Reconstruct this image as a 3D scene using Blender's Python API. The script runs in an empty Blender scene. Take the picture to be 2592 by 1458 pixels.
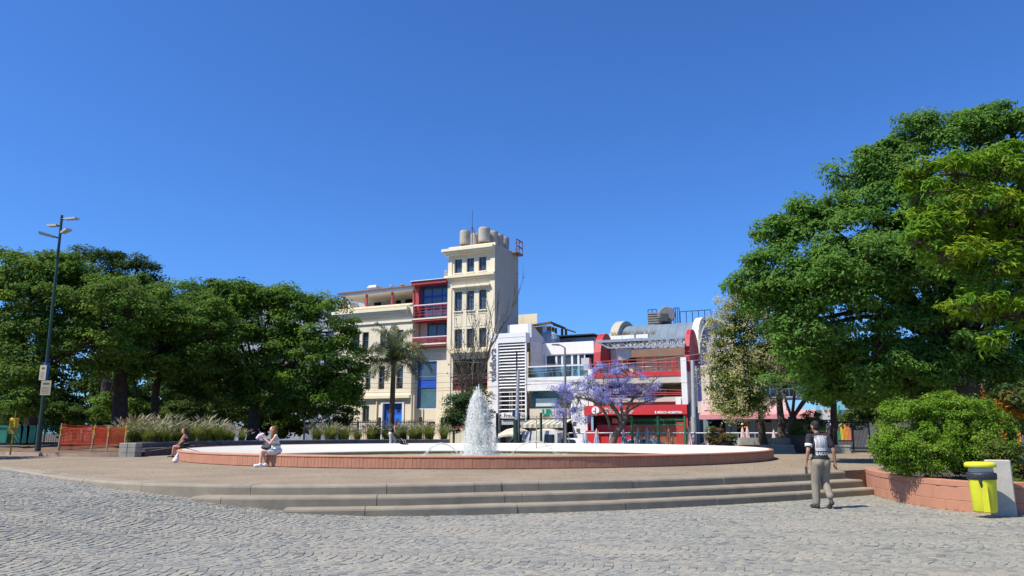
import bpy, bmesh, math, random
import numpy as np
from mathutils import Vector, Matrix, Quaternion
from mathutils.bvhtree import BVHTree

random.seed(7)
RNG = np.random.default_rng(11)
scene = bpy.context.scene
COL = scene.collection
R = math.radians

# ------------------------------------------------------------------ camera
FPX, EYE, H0 = 1872.0, 1.55, 1094.0            # focal length in photo pixels, eye height, horizon row
TH = math.atan((H0 - 729) / FPX)
CT, ST = math.cos(TH), math.sin(TH)
cam_d = bpy.data.cameras.new("camera")
cam = bpy.data.objects.new("camera", cam_d)
COL.objects.link(cam)
cam_d.sensor_width = 36.0
cam_d.lens = 36.0 * FPX / 2592.0
cam_d.clip_start = 0.1
cam_d.clip_end = 3000.0
cam.location = (0, 0, EYE)
cam.rotation_euler = (math.pi / 2 + TH, 0, 0)
scene.camera = cam

# ------------------------------------------------------------------ sky, sun, exposure
SUN_EL = R(55.0)
SUN_DIR = Vector((-0.90, -0.436, 0)).normalized()      # horizontal direction towards the sun
world = bpy.data.worlds.new("World")
scene.world = world
world.use_nodes = True
wn = world.node_tree
bg = wn.nodes["Background"]
sky = wn.nodes.new("ShaderNodeTexSky")
sky.sky_type = 'NISHITA'
sky.sun_disc = False
sky.sun_elevation = SUN_EL
sky.sun_rotation = math.atan2(SUN_DIR.x, SUN_DIR.y)
sky.altitude = 0.0
sky.air_density = 1.0
sky.dust_density = 0.45
sky.ozone_density = 1.6
tint = wn.nodes.new("ShaderNodeMix"); tint.data_type = 'RGBA'; tint.blend_type = 'MULTIPLY'   # clear deep-blue air, the same in every direction
tint.inputs[0].default_value = 1.0
tint.inputs[7].default_value = (0.46, 0.90, 1.60, 1.0)
wn.links.new(sky.outputs[0], tint.inputs[6])
wn.links.new(tint.outputs[2], bg.inputs["Color"])
bg.inputs["Strength"].default_value = 0.083
sun_d = bpy.data.lights.new("sun", 'SUN')
sun_d.energy = 5.0
sun_d.angle = R(0.53)
sun_d.color = (1.0, 0.93, 0.82)
sun = bpy.data.objects.new("sun", sun_d)
COL.objects.link(sun)
to_sun = Vector((SUN_DIR.x * math.cos(SUN_EL), SUN_DIR.y * math.cos(SUN_EL), math.sin(SUN_EL)))
sun.rotation_euler = to_sun.to_track_quat('Z', 'Y').to_euler()
sun.location = (-30, -20, 50)
vs = scene.view_settings
vs.view_transform = 'Standard'
vs.look = 'None'
vs.exposure = 0.42
vs.gamma = 1.0
vs.use_curve_mapping = False
scene.cycles.max_bounces = 12
scene.cycles.diffuse_bounces = 8
scene.cycles.transparent_max_bounces = 12
scene.cycles.use_denoising = True

# ------------------------------------------------------------------ measuring helpers (photo pixel -> place)
def ray(u, v):
    x = (u - 1296) / FPX
    y = -(v - 729) / FPX
    return (x, CT - y * ST, ST + y * CT)
def on(u, v, z):
    d = ray(u, v); t = (z - EYE) / d[2]
    return Vector((d[0] * t, d[1] * t, z))
def dep(u, v, Y):
    d = ray(u, v); t = Y / d[1]
    return Vector((d[0] * t, Y, EYE + d[2] * t))
def px(x, y, z):
    z = z - EYE
    cz = y * CT + z * ST
    return (1296 + FPX * x / cz, 729 - FPX * (-y * ST + z * CT) / cz)
BETA = R(24.5)
CB, SB = math.cos(BETA), math.sin(BETA)
C0 = (-1.3974, 60.0)
def F(u, v, off=0.0):
    """street frontage: photo pixel -> (along the frontage, height) on the plane set back by off"""
    d = ray(u, v)
    k = (C0[0] * SB + C0[1] * CB + off) / (d[0] * SB + d[1] * CB)
    X, Y = d[0] * k, d[1] * k
    return ((X - C0[0]) * CB - (Y - C0[1]) * SB, EYE + d[2] * k)
def Fs(u, v=1000, off=0.0): return F(u, v, off)[0]
def Fz(u, v, off=0.0): return F(u, v, off)[1]
def fw(s, y, z):
    """frontage coordinates -> world"""
    return Vector((C0[0] + s * CB + y * SB, C0[1] - s * SB + y * CB, z))

# ------------------------------------------------------------------ materials
MATS = {}
def new_mat(name):
    m = bpy.data.materials.new(name); m.use_nodes = True
    nt = m.node_tree
    return m, nt, nt.nodes["Principled BSDF"]
def rgba(c): return (c[0], c[1], c[2], 1.0)
def mul(c, k): return tuple(min(1.0, max(0.0, a * k)) for a in c)
def mat(name, col, rough=0.7, var=0.12, scale=6.0, bump=0.0, bscale=40.0, metal=0.0, spec=0.4, objrnd=0.0, stain=0.0,
        stain_col=(0.12, 0.1, 0.08), stain_scale=1.5, coat=0.0, streak=False):
    """plain procedural surface: base colour with noise variation, fine bump, optional stains and per-piece variation"""
    if name in MATS: return MATS[name]
    m, nt, b = new_mat(name)
    N, L = nt.nodes, nt.links
    tc = N.new("ShaderNodeTexCoord")
    no = N.new("ShaderNodeTexNoise"); no.inputs["Scale"].default_value = scale; no.inputs["Detail"].default_value = 5
    geo = N.new("ShaderNodeNewGeometry")
    L.new(geo.outputs["Position"], no.inputs["Vector"])
    mx = N.new("ShaderNodeMix"); mx.data_type = 'RGBA'
    mx.inputs[6].default_value = rgba(mul(col, 1 - var)); mx.inputs[7].default_value = rgba(mul(col, 1 + var))
    mr = N.new("ShaderNodeMapRange"); mr.inputs[1].default_value = 0.3; mr.inputs[2].default_value = 0.7
    L.new(no.outputs["Fac"], mr.inputs[0]); L.new(mr.outputs[0], mx.inputs[0])
    out = mx.outputs[2]
    if objrnd > 0:
        oi = N.new("ShaderNodeObjectInfo")
        m2 = N.new("ShaderNodeMapRange"); m2.inputs[3].default_value = 1 - objrnd; m2.inputs[4].default_value = 1 + objrnd
        L.new(oi.outputs["Random"], m2.inputs[0])
        vm = N.new("ShaderNodeVectorMath"); vm.operation = 'SCALE'
        L.new(out, vm.inputs[0]); L.new(m2.outputs[0], vm.inputs["Scale"]); out = vm.outputs[0]
    if stain > 0:
        ns = N.new("ShaderNodeTexNoise"); ns.inputs["Scale"].default_value = stain_scale; ns.inputs["Detail"].default_value = 8
        ns.inputs["Roughness"].default_value = 0.65
        if streak:
            mp = N.new("ShaderNodeMapping"); mp.inputs["Scale"].default_value = (3.0, 3.0, 0.35)
            L.new(geo.outputs["Position"], mp.inputs[0]); L.new(mp.outputs[0], ns.inputs["Vector"])
        else:
            L.new(geo.outputs["Position"], ns.inputs["Vector"])
        m3 = N.new("ShaderNodeMapRange"); m3.inputs[1].default_value = 0.5; m3.inputs[2].default_value = 0.78; m3.inputs[4].default_value = stain
        L.new(ns.outputs["Fac"], m3.inputs[0])
        mx2 = N.new("ShaderNodeMix"); mx2.data_type = 'RGBA'; mx2.inputs[7].default_value = rgba(stain_col)
        L.new(m3.outputs[0], mx2.inputs[0]); L.new(out, mx2.inputs[6]); out = mx2.outputs[2]
    L.new(out, b.inputs["Base Color"])
    b.inputs["Roughness"].default_value = rough
    b.inputs["Metallic"].default_value = metal
    b.inputs["Specular IOR Level"].default_value = spec
    b.inputs["Coat Weight"].default_value = coat
    if bump > 0:
        nb = N.new("ShaderNodeTexNoise"); nb.inputs["Scale"].default_value = bscale; nb.inputs["Detail"].default_value = 4
        L.new(geo.outputs["Position"], nb.inputs["Vector"])
        bp = N.new("ShaderNodeBump"); bp.inputs["Strength"].default_value = bump; bp.inputs["Distance"].default_value = 0.02
        L.new(nb.outputs["Fac"], bp.inputs["Height"]); L.new(bp.outputs[0], b.inputs["Normal"])
    MATS[name] = m
    return m
def leaf_mat(name, trans=0.35, rough=0.5, spec=0.3):
    """leaf: its own colour comes from the mesh, part of the light passes through"""
    if name in MATS: return MATS[name]
    m, nt, b = new_mat(name)
    N, L = nt.nodes, nt.links
    at = N.new("ShaderNodeAttribute"); at.attribute_name = "Col"
    L.new(at.outputs["Color"], b.inputs["Base Color"])
    b.inputs["Roughness"].default_value = rough; b.inputs["Specular IOR Level"].default_value = spec
    tr = N.new("ShaderNodeBsdfTranslucent")
    hs = N.new("ShaderNodeHueSaturation"); hs.inputs["Hue"].default_value = 0.485; hs.inputs["Value"].default_value = 1.7
    L.new(at.outputs["Color"], hs.inputs["Color"]); L.new(hs.outputs[0], tr.inputs["Color"])
    mx = N.new("ShaderNodeMixShader"); mx.inputs[0].default_value = trans
    L.new(b.outputs[0], mx.inputs[1]); L.new(tr.outputs[0], mx.inputs[2])
    L.new(mx.outputs[0], nt.nodes["Material Output"].inputs["Surface"])
    MATS[name] = m
    return m
def glass_mat(name, col=(0.02, 0.03, 0.045), rough=0.08, spec=0.7, var=0.5):
    return mat(name, col, rough=rough, var=var, scale=0.6, spec=spec)

# ------------------------------------------------------------------ object helpers
def link(o, parent=None):
    COL.objects.link(o)
    if parent is not None: o.parent = parent
    return o
def tag(o, label=None, cat=None, group=None, kind=None):
    if label: o["label"] = label
    if cat: o["category"] = cat
    if group: o["group"] = group
    if kind: o["kind"] = kind
    return o
def thing(name, label, cat, loc=(0, 0, 0), rz=0.0, group=None):
    o = bpy.data.objects.new(name, None)
    o.empty_display_size = 0.2
    link(o); o.location = loc; o.rotation_euler = (0, 0, rz)
    return tag(o, label, cat, group)
def copy_tree(o, parent=None):
    c = o.copy(); COL.objects.link(c); c.parent = parent
    for ch in list(o.children): copy_tree(ch, c)
    return c

class MB:
    """collects simple shapes and links them as one mesh object"""
    def __init__(s): s.v = []; s.f = []; s.m = []; s.mi = 0; s.smooth = False; s.sm = []
    def add(s, vs, fs):
        n = len(s.v); s.v += [tuple(p) for p in vs]
        for f in fs: s.f.append(tuple(i + n for i in f)); s.m.append(s.mi); s.sm.append(s.smooth)
        return s
    def box(s, x0, x1, y0, y1, z0, z1):
        v = [(x0,y0,z0),(x1,y0,z0),(x1,y1,z0),(x0,y1,z0),(x0,y0,z1),(x1,y0,z1),(x1,y1,z1),(x0,y1,z1)]
        return s.add(v, [(0,3,2,1),(4,5,6,7),(0,1,5,4),(1,2,6,5),(2,3,7,6),(3,0,4,7)])
    def bbox(s, x0, x1, y0, y1, z0, z1, b=0.01):
        """box with chamfered vertical and top edges"""
        def ring(i, z): return [(x0+i+b,y0+i,z),(x1-i-b,y0+i,z),(x1-i,y0+i+b,z),(x1-i,y1-i-b,z),(x1-i-b,y1-i,z),(x0+i+b,y1-i,z),(x0+i,y1-i-b,z),(x0+i,y0+i+b,z)]
        v = ring(0, z0) + ring(0, z1 - b) + ring(b, z1)
        f = [tuple(range(7, -1, -1)), tuple(range(16, 24))]
        for k in (0, 8):
            for i in range(8): f.append((k+i, k+(i+1)%8, k+8+(i+1)%8, k+8+i))
        return s.add(v, f)
    def quad(s, a, b, c, d): return s.add([a, b, c, d], [(0,1,2,3)])
    def poly(s, pts): return s.add(pts, [tuple(range(len(pts)))])
    def prism(s, poly, axis, a, b):
        """extrude a 2D polygon along axis ('x','y','z') from a to b"""
        def P(p, t):
            if axis == 'x': return (t, p[0], p[1])
            if axis == 'y': return (p[0], t, p[1])
            return (p[0], p[1], t)
        n = len(poly)
        v = [P(p, a) for p in poly] + [P(p, b) for p in poly]
        f = [tuple(range(n - 1, -1, -1)), tuple(range(n, 2 * n))]
        for i in range(n): f.append((i, (i+1) % n, n + (i+1) % n, n + i))
        return s.add(v, f)
    def tube(s, path, rad, n=8, caps=True, flat=None):
        path = [Vector(p) for p in path]
        m = len(path)
        rad = [rad] * m if isinstance(rad, (int, float)) else rad
        prev = None; vs = []
        for i, p in enumerate(path):
            t = (path[min(i + 1, m - 1)] - path[max(i - 1, 0)])
            t = t.normalized() if t.length > 1e-9 else Vector((0, 0, 1))
            if prev is None:
                a = Vector((1, 0, 0)) if abs(t.x) < 0.8 else Vector((0, 1, 0))
                prev = (a - t * a.dot(t)).normalized()
            else:
                q = prev - t * prev.dot(t)
                prev = q.normalized() if q.length > 1e-6 else prev
            b = t.cross(prev)
            for k in range(n):
                an = 2 * math.pi * k / n
                vs.append(p + prev * (math.cos(an) * rad[i]) + b * (math.sin(an) * rad[i] * (flat or 1.0)))
        fs = []
        for i in range(m - 1):
            for k in range(n):
                fs.append((i*n+k, i*n+(k+1)%n, (i+1)*n+(k+1)%n, (i+1)*n+k))
        if caps: fs += [tuple(range(n - 1, -1, -1)), tuple(range((m-1)*n, m*n))]
        return s.add(vs, fs)
    def cyl(s, x, y, z0, z1, r, r2=None, n=16): return s.tube([(x, y, z0), (x, y, z1)], [r, r if r2 is None else r2], n)
    def lathe(s, prof, n=20, c=(0, 0, 0)):
        vs = []; fs = []
        for (r, z) in prof:
            for k in range(n):
                a = 2 * math.pi * k / n
                vs.append((c[0] + r * math.cos(a), c[1] + r * math.sin(a), c[2] + z))
        for i in range(len(prof) - 1):
            for k in range(n): fs.append((i*n+k, i*n+(k+1)%n, (i+1)*n+(k+1)%n, (i+1)*n+k))
        fs += [tuple(range(n - 1, -1, -1)), tuple(range((len(prof)-1)*n, len(prof)*n))]
        return s.add(vs, fs)
    def ball(s, c, r, n=10, m=6, sc=(1, 1, 1), rot=None):
        vs = [(0, 0, -1)]; fs = []
        for i in range(1, m):
            a = -math.pi / 2 + math.pi * i / m
            for k in range(n):
                b = 2 * math.pi * k / n
                vs.append((math.cos(a) * math.cos(b), math.cos(a) * math.sin(b), math.sin(a)))
        vs.append((0, 0, 1))
        for k in range(n):
            fs.append((0, 1 + (k+1) % n, 1 + k)); t = len(vs) - 1; q = 1 + (m-2)*n
            fs.append((t, q + k, q + (k+1) % n))
        for i in range(m - 2):
            for k in range(n):
                a = 1 + i*n; fs.append((a+k, a+(k+1)%n, a+n+(k+1)%n, a+n+k))
        out = []
        for p in vs:
            q = Vector((p[0]*r*sc[0], p[1]*r*sc[1], p[2]*r*sc[2]))
            if rot is not None: q = rot @ q
            out.append(q + Vector(c))
        return s.add(out, fs)
    def mesh(s, name, mats):
        me = bpy.data.meshes.new(name)
        me.from_pydata([tuple(p) for p in s.v], [], s.f)
        for m in (mats if isinstance(mats, (list, tuple)) else [mats]): me.materials.append(m)
        if len(me.materials) > 1: me.polygons.foreach_set("material_index", s.m)
        if any(s.sm): me.polygons.foreach_set("use_smooth", s.sm)
        me.update()
        return me
    def build(s, name, mats, parent=None, kind=None, label=None):
        o = bpy.data.objects.new(name, s.mesh(name, mats))
        link(o, parent)
        if kind: o["kind"] = kind
        if label: o["label"] = label
        return o
def place(name, me, parent, loc, rz=0.0, scale=None):
    o = bpy.data.objects.new(name, me); link(o, parent); o.location = loc; o.rotation_euler = (0, 0, rz)
    if scale: o.scale = scale
    return o
def np_mesh(name, V, Fq, mats, parent=None, cols=None, smooth=False, tri=False):
    """mesh from numpy arrays (quads or triangles), optional point colours"""
    me = bpy.data.meshes.new(name)
    k = 3 if tri else 4
    me.vertices.add(len(V)); me.vertices.foreach_set("co", np.ascontiguousarray(V, dtype=np.float32).ravel())
    nf = len(Fq)
    me.loops.add(nf * k); me.loops.foreach_set("vertex_index", np.ascontiguousarray(Fq, dtype=np.int32).ravel())
    me.polygons.add(nf)
    me.polygons.foreach_set("loop_start", np.arange(0, nf * k, k, dtype=np.int32))
    me.polygons.foreach_set("loop_total", np.full(nf, k, dtype=np.int32))
    if cols is not None:
        at = me.attributes.new("Col", 'FLOAT_COLOR', 'POINT')
        c4 = np.ones((len(V), 4), dtype=np.float32); c4[:, :3] = cols
        at.data.foreach_set("color", c4.ravel())
    me.materials.append(mats)
    me.update(calc_edges=True)
    if not smooth: me.polygons.foreach_set("use_smooth", np.zeros(nf, dtype=bool))
    o = bpy.data.objects.new(name, me); link(o, parent)
    return o
def crom(pts, per=8):
    """Catmull-Rom through points"""
    P = [Vector(p) for p in pts]; P = [P[0] * 2 - P[1]] + P + [P[-1] * 2 - P[-2]]
    out = []
    for i in range(1, len(P) - 2):
        a, b, c, d = P[i-1], P[i], P[i+1], P[i+2]
        for k in range(per):
            t = k / per
            out.append(0.5 * ((2*b) + (c-a)*t + (2*a-5*b+4*c-d)*t*t + (3*b-a-3*c+d)*t**3))
    out.append(P[-2]); return out
def text(name, body, size, mat_, parent, loc, rot, ext=0.015, align='LEFT', bold=0.0, sx=1.0):
    c = bpy.data.curves.new(name, 'FONT'); c.body = body; c.size = size; c.extrude = ext; c.align_x = align
    c.offset = bold; c.resolution_u = 2
    c.materials.append(mat_)
    tmp = bpy.data.objects.new("tmp", c); COL.objects.link(tmp)
    me = bpy.data.meshes.new_from_object(tmp, depsgraph=bpy.context.evaluated_depsgraph_get())
    me.name = name
    bpy.data.objects.remove(tmp); bpy.data.curves.remove(c)
    if not len(me.materials): me.materials.append(mat_)
    o = bpy.data.objects.new(name, me); link(o, parent); o.location = loc; o.rotation_euler = rot; o.scale = (sx, 1, 1)
    return o
# ================================================================== GROUND, ROAD, STEPS, PLAZA, FOUNTAIN
PZ = 0.54                                              # plaza level above the cobbles by the steps
def lerp_table(x, T):
    if x <= T[0][0]: return T[0][1]
    for (a, b), (c, d) in zip(T, T[1:]):
        if x <= c:
            t = (x - a) / (c - a); return b + (d - b) * t
    return T[-1][1]
GX = [(-30, .56), (-14, .52), (-11.5, .49), (-9.5, .45), (-7.45, .37), (-6, .27), (-4.9, .17), (-4, .10), (-2.6, .03), (-.7, 0.0), (40, 0.0)]
def cob_h(x, y):
    t = min(1.0, max(0.0, (y - 6.0) / 8.5)); t = t * t * (3 - 2 * t)
    return lerp_table(x, GX) * t
N1 = [(-30, 34.5), (-24, 29.6), (-19, 25.6), (-14.6, 21.7), (-11.6, 18.75), (-9.4, 16.7), (-7.4, 15.35), (-5.0, 14.75), (-2.5, 14.95), (-.5, 15.5), (1.8, 16.2), (4.4, 17.4), (7.2, 19.0), (8.75, 19.95)]
N1C = crom([(a, b, 0) for a, b in N1], 8)
N1T = [(p.x, p.y) for p in N1C]
def n1_y(x): return lerp_table(x, N1T)
def offset_curve(c, d):
    out = []
    for i, p in enumerate(c):
        t = (c[min(i+1, len(c)-1)] - c[max(i-1, 0)]); t.z = 0; t.normalize()
        out.append(Vector((p.x + t.y * d, p.y - t.x * d, p.z)))
    return out
WALLR = [(9.75, 21.0), (9.3, 19.9), (8.95, 18.6), (8.76, 17.3), (8.72, 16.3), (8.82, 15.55), (9.12, 15.0), (9.65, 14.76), (10.6, 14.62), (13, 14.4), (20, 14.0)]
WALLC = crom([(a, b, 0) for a, b in WALLR], 8)
def road_side(x, y):
    """is the point on the cobbled road (in front of the steps and the right-hand planter)?"""
    if x < 8.8:
        if x > -30 and y > n1_y(x) - 0.02: return False
    if y > 11.4:
        for a, b in zip(WALLC, WALLC[1:]):
            if min(a.y, b.y) <= y <= max(a.y, b.y):
                xx = a.x + (b.x - a.x) * (y - a.y) / (b.y - a.y + 1e-9)
                if x > xx - 0.02: return False
    if y > 21: return x < -8
    return True

M_SOIL = mat("soil", (0.085, 0.06, 0.042), 0.95, 0.35, 5.0, 0.6, 25.0)
M_STEP = mat("step_stone", (0.265, 0.228, 0.168), 0.85, 0.12, 3.0, 0.25, 70.0, stain=0.35, stain_col=(0.10, 0.085, 0.06), stain_scale=2.2, objrnd=0.06)
M_TERRA = mat("terracotta_paint", (0.43, 0.20, 0.122), 0.75, 0.08, 3.0, 0.15, 60.0, objrnd=0.028, stain=0.25, stain_col=(0.30, 0.15, 0.10), stain_scale=1.3, streak=True)
M_TERRA_D = mat("terracotta_joint", (0.33, 0.15, 0.09), 0.9, 0.2, 5.0)
M_WHITEBASIN = mat("basin_white", (0.66, 0.635, 0.56), 0.6, 0.05, 0.8, stain=0.35, stain_col=(0.5, 0.45, 0.33), stain_scale=0.8)
M_CONC = mat("concrete", (0.34, 0.32, 0.27), 0.85, 0.12, 4.0, 0.25, 50.0, stain=0.3, stain_col=(0.15, 0.13, 0.1))
M_DARKCONC = mat("dark_concrete", (0.115, 0.115, 0.12), 0.85, 0.2, 3.0, 0.25, 50.0)
M_ASPH = mat("asphalt", (0.06, 0.06, 0.062), 0.9, 0.2, 8.0, 0.3, 90.0)

# ground: one sheet to the horizon, low behind the plaza (the street lies lower)
g = MB(); g.quad((-900, -300, -0.6), (900, -300, -0.6), (900, 1500, -0.6), (-900, 1500, -0.6))
tag(g.build("ground", M_SOIL), kind="structure")

# plaza: pinkish exposed aggregate
def plaza_mat():
    m, nt, b = new_mat("exposed_aggregate"); N, L = nt.nodes, nt.links
    geo = N.new("ShaderNodeNewGeometry")
    vo = N.new("ShaderNodeTexVoronoi"); vo.inputs["Scale"].default_value = 55.0
    L.new(geo.outputs["Position"], vo.inputs["Vector"])
    rp = N.new("ShaderNodeValToRGB"); e = rp.color_ramp.elements
    e[0].color = (0.185, 0.147, 0.10, 1); e[1].color = (0.43, 0.35, 0.25, 1)
    e.new(0.5).color = (0.29, 0.228, 0.155, 1)
    sp = N.new("ShaderNodeSeparateColor"); L.new(vo.outputs["Color"], sp.inputs[0]); L.new(sp.outputs[0], rp.inputs[0])
    no = N.new("ShaderNodeTexNoise"); no.inputs["Scale"].default_value = 0.7; no.inputs["Detail"].default_value = 6
    L.new(geo.outputs["Position"], no.inputs["Vector"])
    mr = N.new("ShaderNodeMapRange"); mr.inputs[1].default_value = .3; mr.inputs[2].default_value = .7; mr.inputs[3].default_value = .74; mr.inputs[4].default_value = .98
    L.new(no.outputs["Fac"], mr.inputs[0])
    v = N.new("ShaderNodeVectorMath"); v.operation = 'SCALE'; L.new(rp.outputs[0], v.inputs[0]); L.new(mr.outputs[0], v.inputs["Scale"])
    # scattered dark spots (gum, litter, drips)
    n2 = N.new("ShaderNodeTexNoise"); n2.inputs["Scale"].default_value = 5.0; n2.inputs["Detail"].default_value = 3
    L.new(geo.outputs["Position"], n2.inputs["Vector"])
    m2 = N.new("ShaderNodeMapRange"); m2.inputs[1].default_value = .70; m2.inputs[2].default_value = .76; m2.inputs[4].default_value = .6
    L.new(n2.outputs["Fac"], m2.inputs[0])
    mx = N.new("ShaderNodeMix"); mx.data_type = 'RGBA'; mx.inputs[7].default_value = (0.09, 0.07, 0.055, 1)
    L.new(m2.outputs[0], mx.inputs[0]); L.new(v.outputs[0], mx.inputs[6]); L.new(mx.outputs[2], b.inputs["Base Color"])
    b.inputs["Roughness"].default_value = 0.9; b.inputs["Specular IOR Level"].default_value = 0.2
    bp = N.new("ShaderNodeBump"); bp.inputs["Strength"].default_value = .4; bp.inputs["Distance"].default_value = .01
    L.new(vo.outputs["Distance"], bp.inputs["Height"]); L.new(bp.outputs[0], b.inputs["Normal"])
    return m
M_PLAZA = plaza_mat()
FC = Vector((-1.40, 33.3, 0.0)); FR = 12.2                         # fountain centre and outer radius
pl = MB()
back = [fw(44, -7.6, 0), fw(-48, -7.6, 0)]
in1 = offset_curve(N1C, -0.30)
outer = [(p.x, p.y, PZ) for p in in1] + [(10.2, 21.2, PZ), (40, 20.5, PZ)] + [(p.x, p.y, PZ) for p in back]
# ring of quads between the fountain hole and the outer outline, so the basin can be sunk
nO = 160; hole = []
def outline_hit(ang):
    d = Vector((math.cos(ang), math.sin(ang))); best = None
    for i in range(len(outer)):
        a = Vector(outer[i][:2]) - FC.xy; b = Vector(outer[(i + 1) % len(outer)][:2]) - FC.xy
        e = b - a; den = d.x * e.y - d.y * e.x
        if abs(den) < 1e-9: continue
        t = (a.x * e.y - a.y * e.x) / den; s_ = (a.x * d.y - a.y * d.x) / den
        if t > 0 and -1e-6 <= s_ <= 1 + 1e-6 and (best is None or t < best): best = t
    return best if best else 30.0
angs = sorted(set([2 * math.pi * k / nO for k in range(nO)] + [math.atan2(p[1] - FC.y, p[0] - FC.x) % (2 * math.pi) for p in outer]))
for a in angs:
    r = outline_hit(a)
    hole.append(((FC.x + (FR - .1) * math.cos(a), FC.y + (FR - .1) * math.sin(a), PZ), (FC.x + r * math.cos(a), FC.y + r * math.sin(a), PZ), (FC.x + r * math.cos(a), FC.y + r * math.sin(a), -0.7)))
for i in range(len(hole)):
    (a, b, c), (d, e, f) = hole[i], hole[(i + 1) % len(hole)]
    pl.quad(a, b, e, d); pl.quad(b, c, f, e)
tag(pl.build("plaza_pavement", M_PLAZA), kind="structure")

# ---- steps: curved stone blocks with joints
STEP_PROF = lambda z0, z1, d: [(0.0, z0), (0.0, z1 - .05), (.012, z1 - .022), (.035, z1 - .005), (.07, z1), (d, z1), (d, z0)]
def sweep_blocks(curve, joints, z0, z1, depth, parent, name, gap=0.006, wob=0.006):
    """curve is the nosing (left to right); blocks of STEP_PROF lie behind it, parted at the given x values"""
    seg = []
    xs = joints
    for a, b in zip(xs, xs[1:]):
        pts = [p for p in curve if a + .02 < p.x < b - .02]
        def at(x):
            for p, q in zip(curve, curve[1:]):
                if p.x <= x <= q.x: return p.lerp(q, (x - p.x) / (q.x - p.x + 1e-9))
            return curve[0] if x < curve[0].x else curve[-1]
        pts = [at(a + gap)] + pts + [at(b - gap)]
        mb = MB(); n = None; vs = []; jz = random.uniform(-wob, wob); jd = random.uniform(-wob, wob)
        for i, p in enumerate(pts):
            t = pts[min(i + 1, len(pts) - 1)] - pts[max(i - 1, 0)]; t.z = 0; t.normalize()
            nrm = Vector((-t.y, t.x, 0))                       # towards the plaza
            zl = z0 if not callable(z0) else z0(p.x, p.y)
            pr = STEP_PROF(zl, z1 + jz, depth); n = len(pr)
            w = random.uniform(-.004, .004)
            for (d, z) in pr: vs.append((p.x + nrm.x * (d + jd + w), p.y + nrm.y * (d + jd + w), z))
        fs = []
        for i in range(len(pts) - 1):
            for k in range(n): fs.append((i*n+k, (i+1)*n+k, (i+1)*n+(k+1)%n, i*n+(k+1)%n))
        fs += [tuple(range(n)), tuple(range((len(pts)-1)*n + n - 1, (len(pts)-1)*n - 1, -1))]
        mb.add(vs, fs); mb.build(name, M_STEP, parent)
def deep(x, y): return cob_h(x, y) - 0.25
st1 = thing("stone_step", "topmost of the three curved stone steps, the long kerb of the plaza", "step", (0, 0, 0), 0, "curved steps up to the fountain plaza")
sweep_blocks(N1C, [-29, -26, -23, -20, -17, -14.2, -11.6, -9.4, -7.47, -5.05, -2.45, -.75, -.2, .55, 2.6, 4.9, 6.9, 8.74], deep, PZ + .008, .42, st1, "step_block")
N2C = [p for p in offset_curve(N1C, .47) if p.x > -6.5]
N3C = [p for p in offset_curve(N1C, .80) if p.x > -4.6]
st2 = thing("stone_step", "middle of the three curved stone steps below the fountain plaza", "step", (0, 0, 0), 0, "curved steps up to the fountain plaza")
sweep_blocks(N2C, [-6.05, -5.45, -2.55, -.15, .2, 2.4, 4.8, 6.9, N2C[-1].x], deep, .36, .6, st2, "step_block")
st3 = thing("stone_step", "lowest of the three curved stone steps, starting furthest from the seated women", "step", (0, 0, 0), 0, "curved steps up to the fountain plaza")
sweep_blocks(N3C, [-4.15, -2.7, .1, 2.3, 4.4, 6.6, N3C[-1].x], deep, .18, .45, st3, "step_block")
# short filler masonry under the ends of the steps beside the planter
# ---- cobbled road
M_BED = mat("joint_sand", (0.27, 0.245, 0.195), 0.95, 0.25, 2.5, 0.4, 60.0, stain=0.35, stain_col=(0.10, 0.09, 0.075), stain_scale=0.9)
rd = MB(); nx, ny = 120, 60
X0, X1, Y0, Y1 = -34.0, 20.0, -6.0, 37.0
vv = []
for j in range(ny + 1):
    for i in range(nx + 1):
        x = X0 + (X1 - X0) * i / nx; y = Y0 + (Y1 - Y0) * j / ny
        z = cob_h(x, y) - .0022 + .0020 * (math.sin(x * 1.1 + y * .7) * math.sin(y * 1.3 - x * .4) + .6 * math.sin(x * .37 + 2.0))
        if x > -30 and y > n1_y(x) + .6: z = min(z, PZ) - .12
        if x < -30 and y > 36: z -= .1
        vv.append((x, y, z))
rd.add(vv, [(j*(nx+1)+i, j*(nx+1)+i+1, (j+1)*(nx+1)+i+1, (j+1)*(nx+1)+i) for j in range(ny) for i in range(nx)])
road = rd.build("cobbled_road", M_BED); road["kind"] = "structure"

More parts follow.
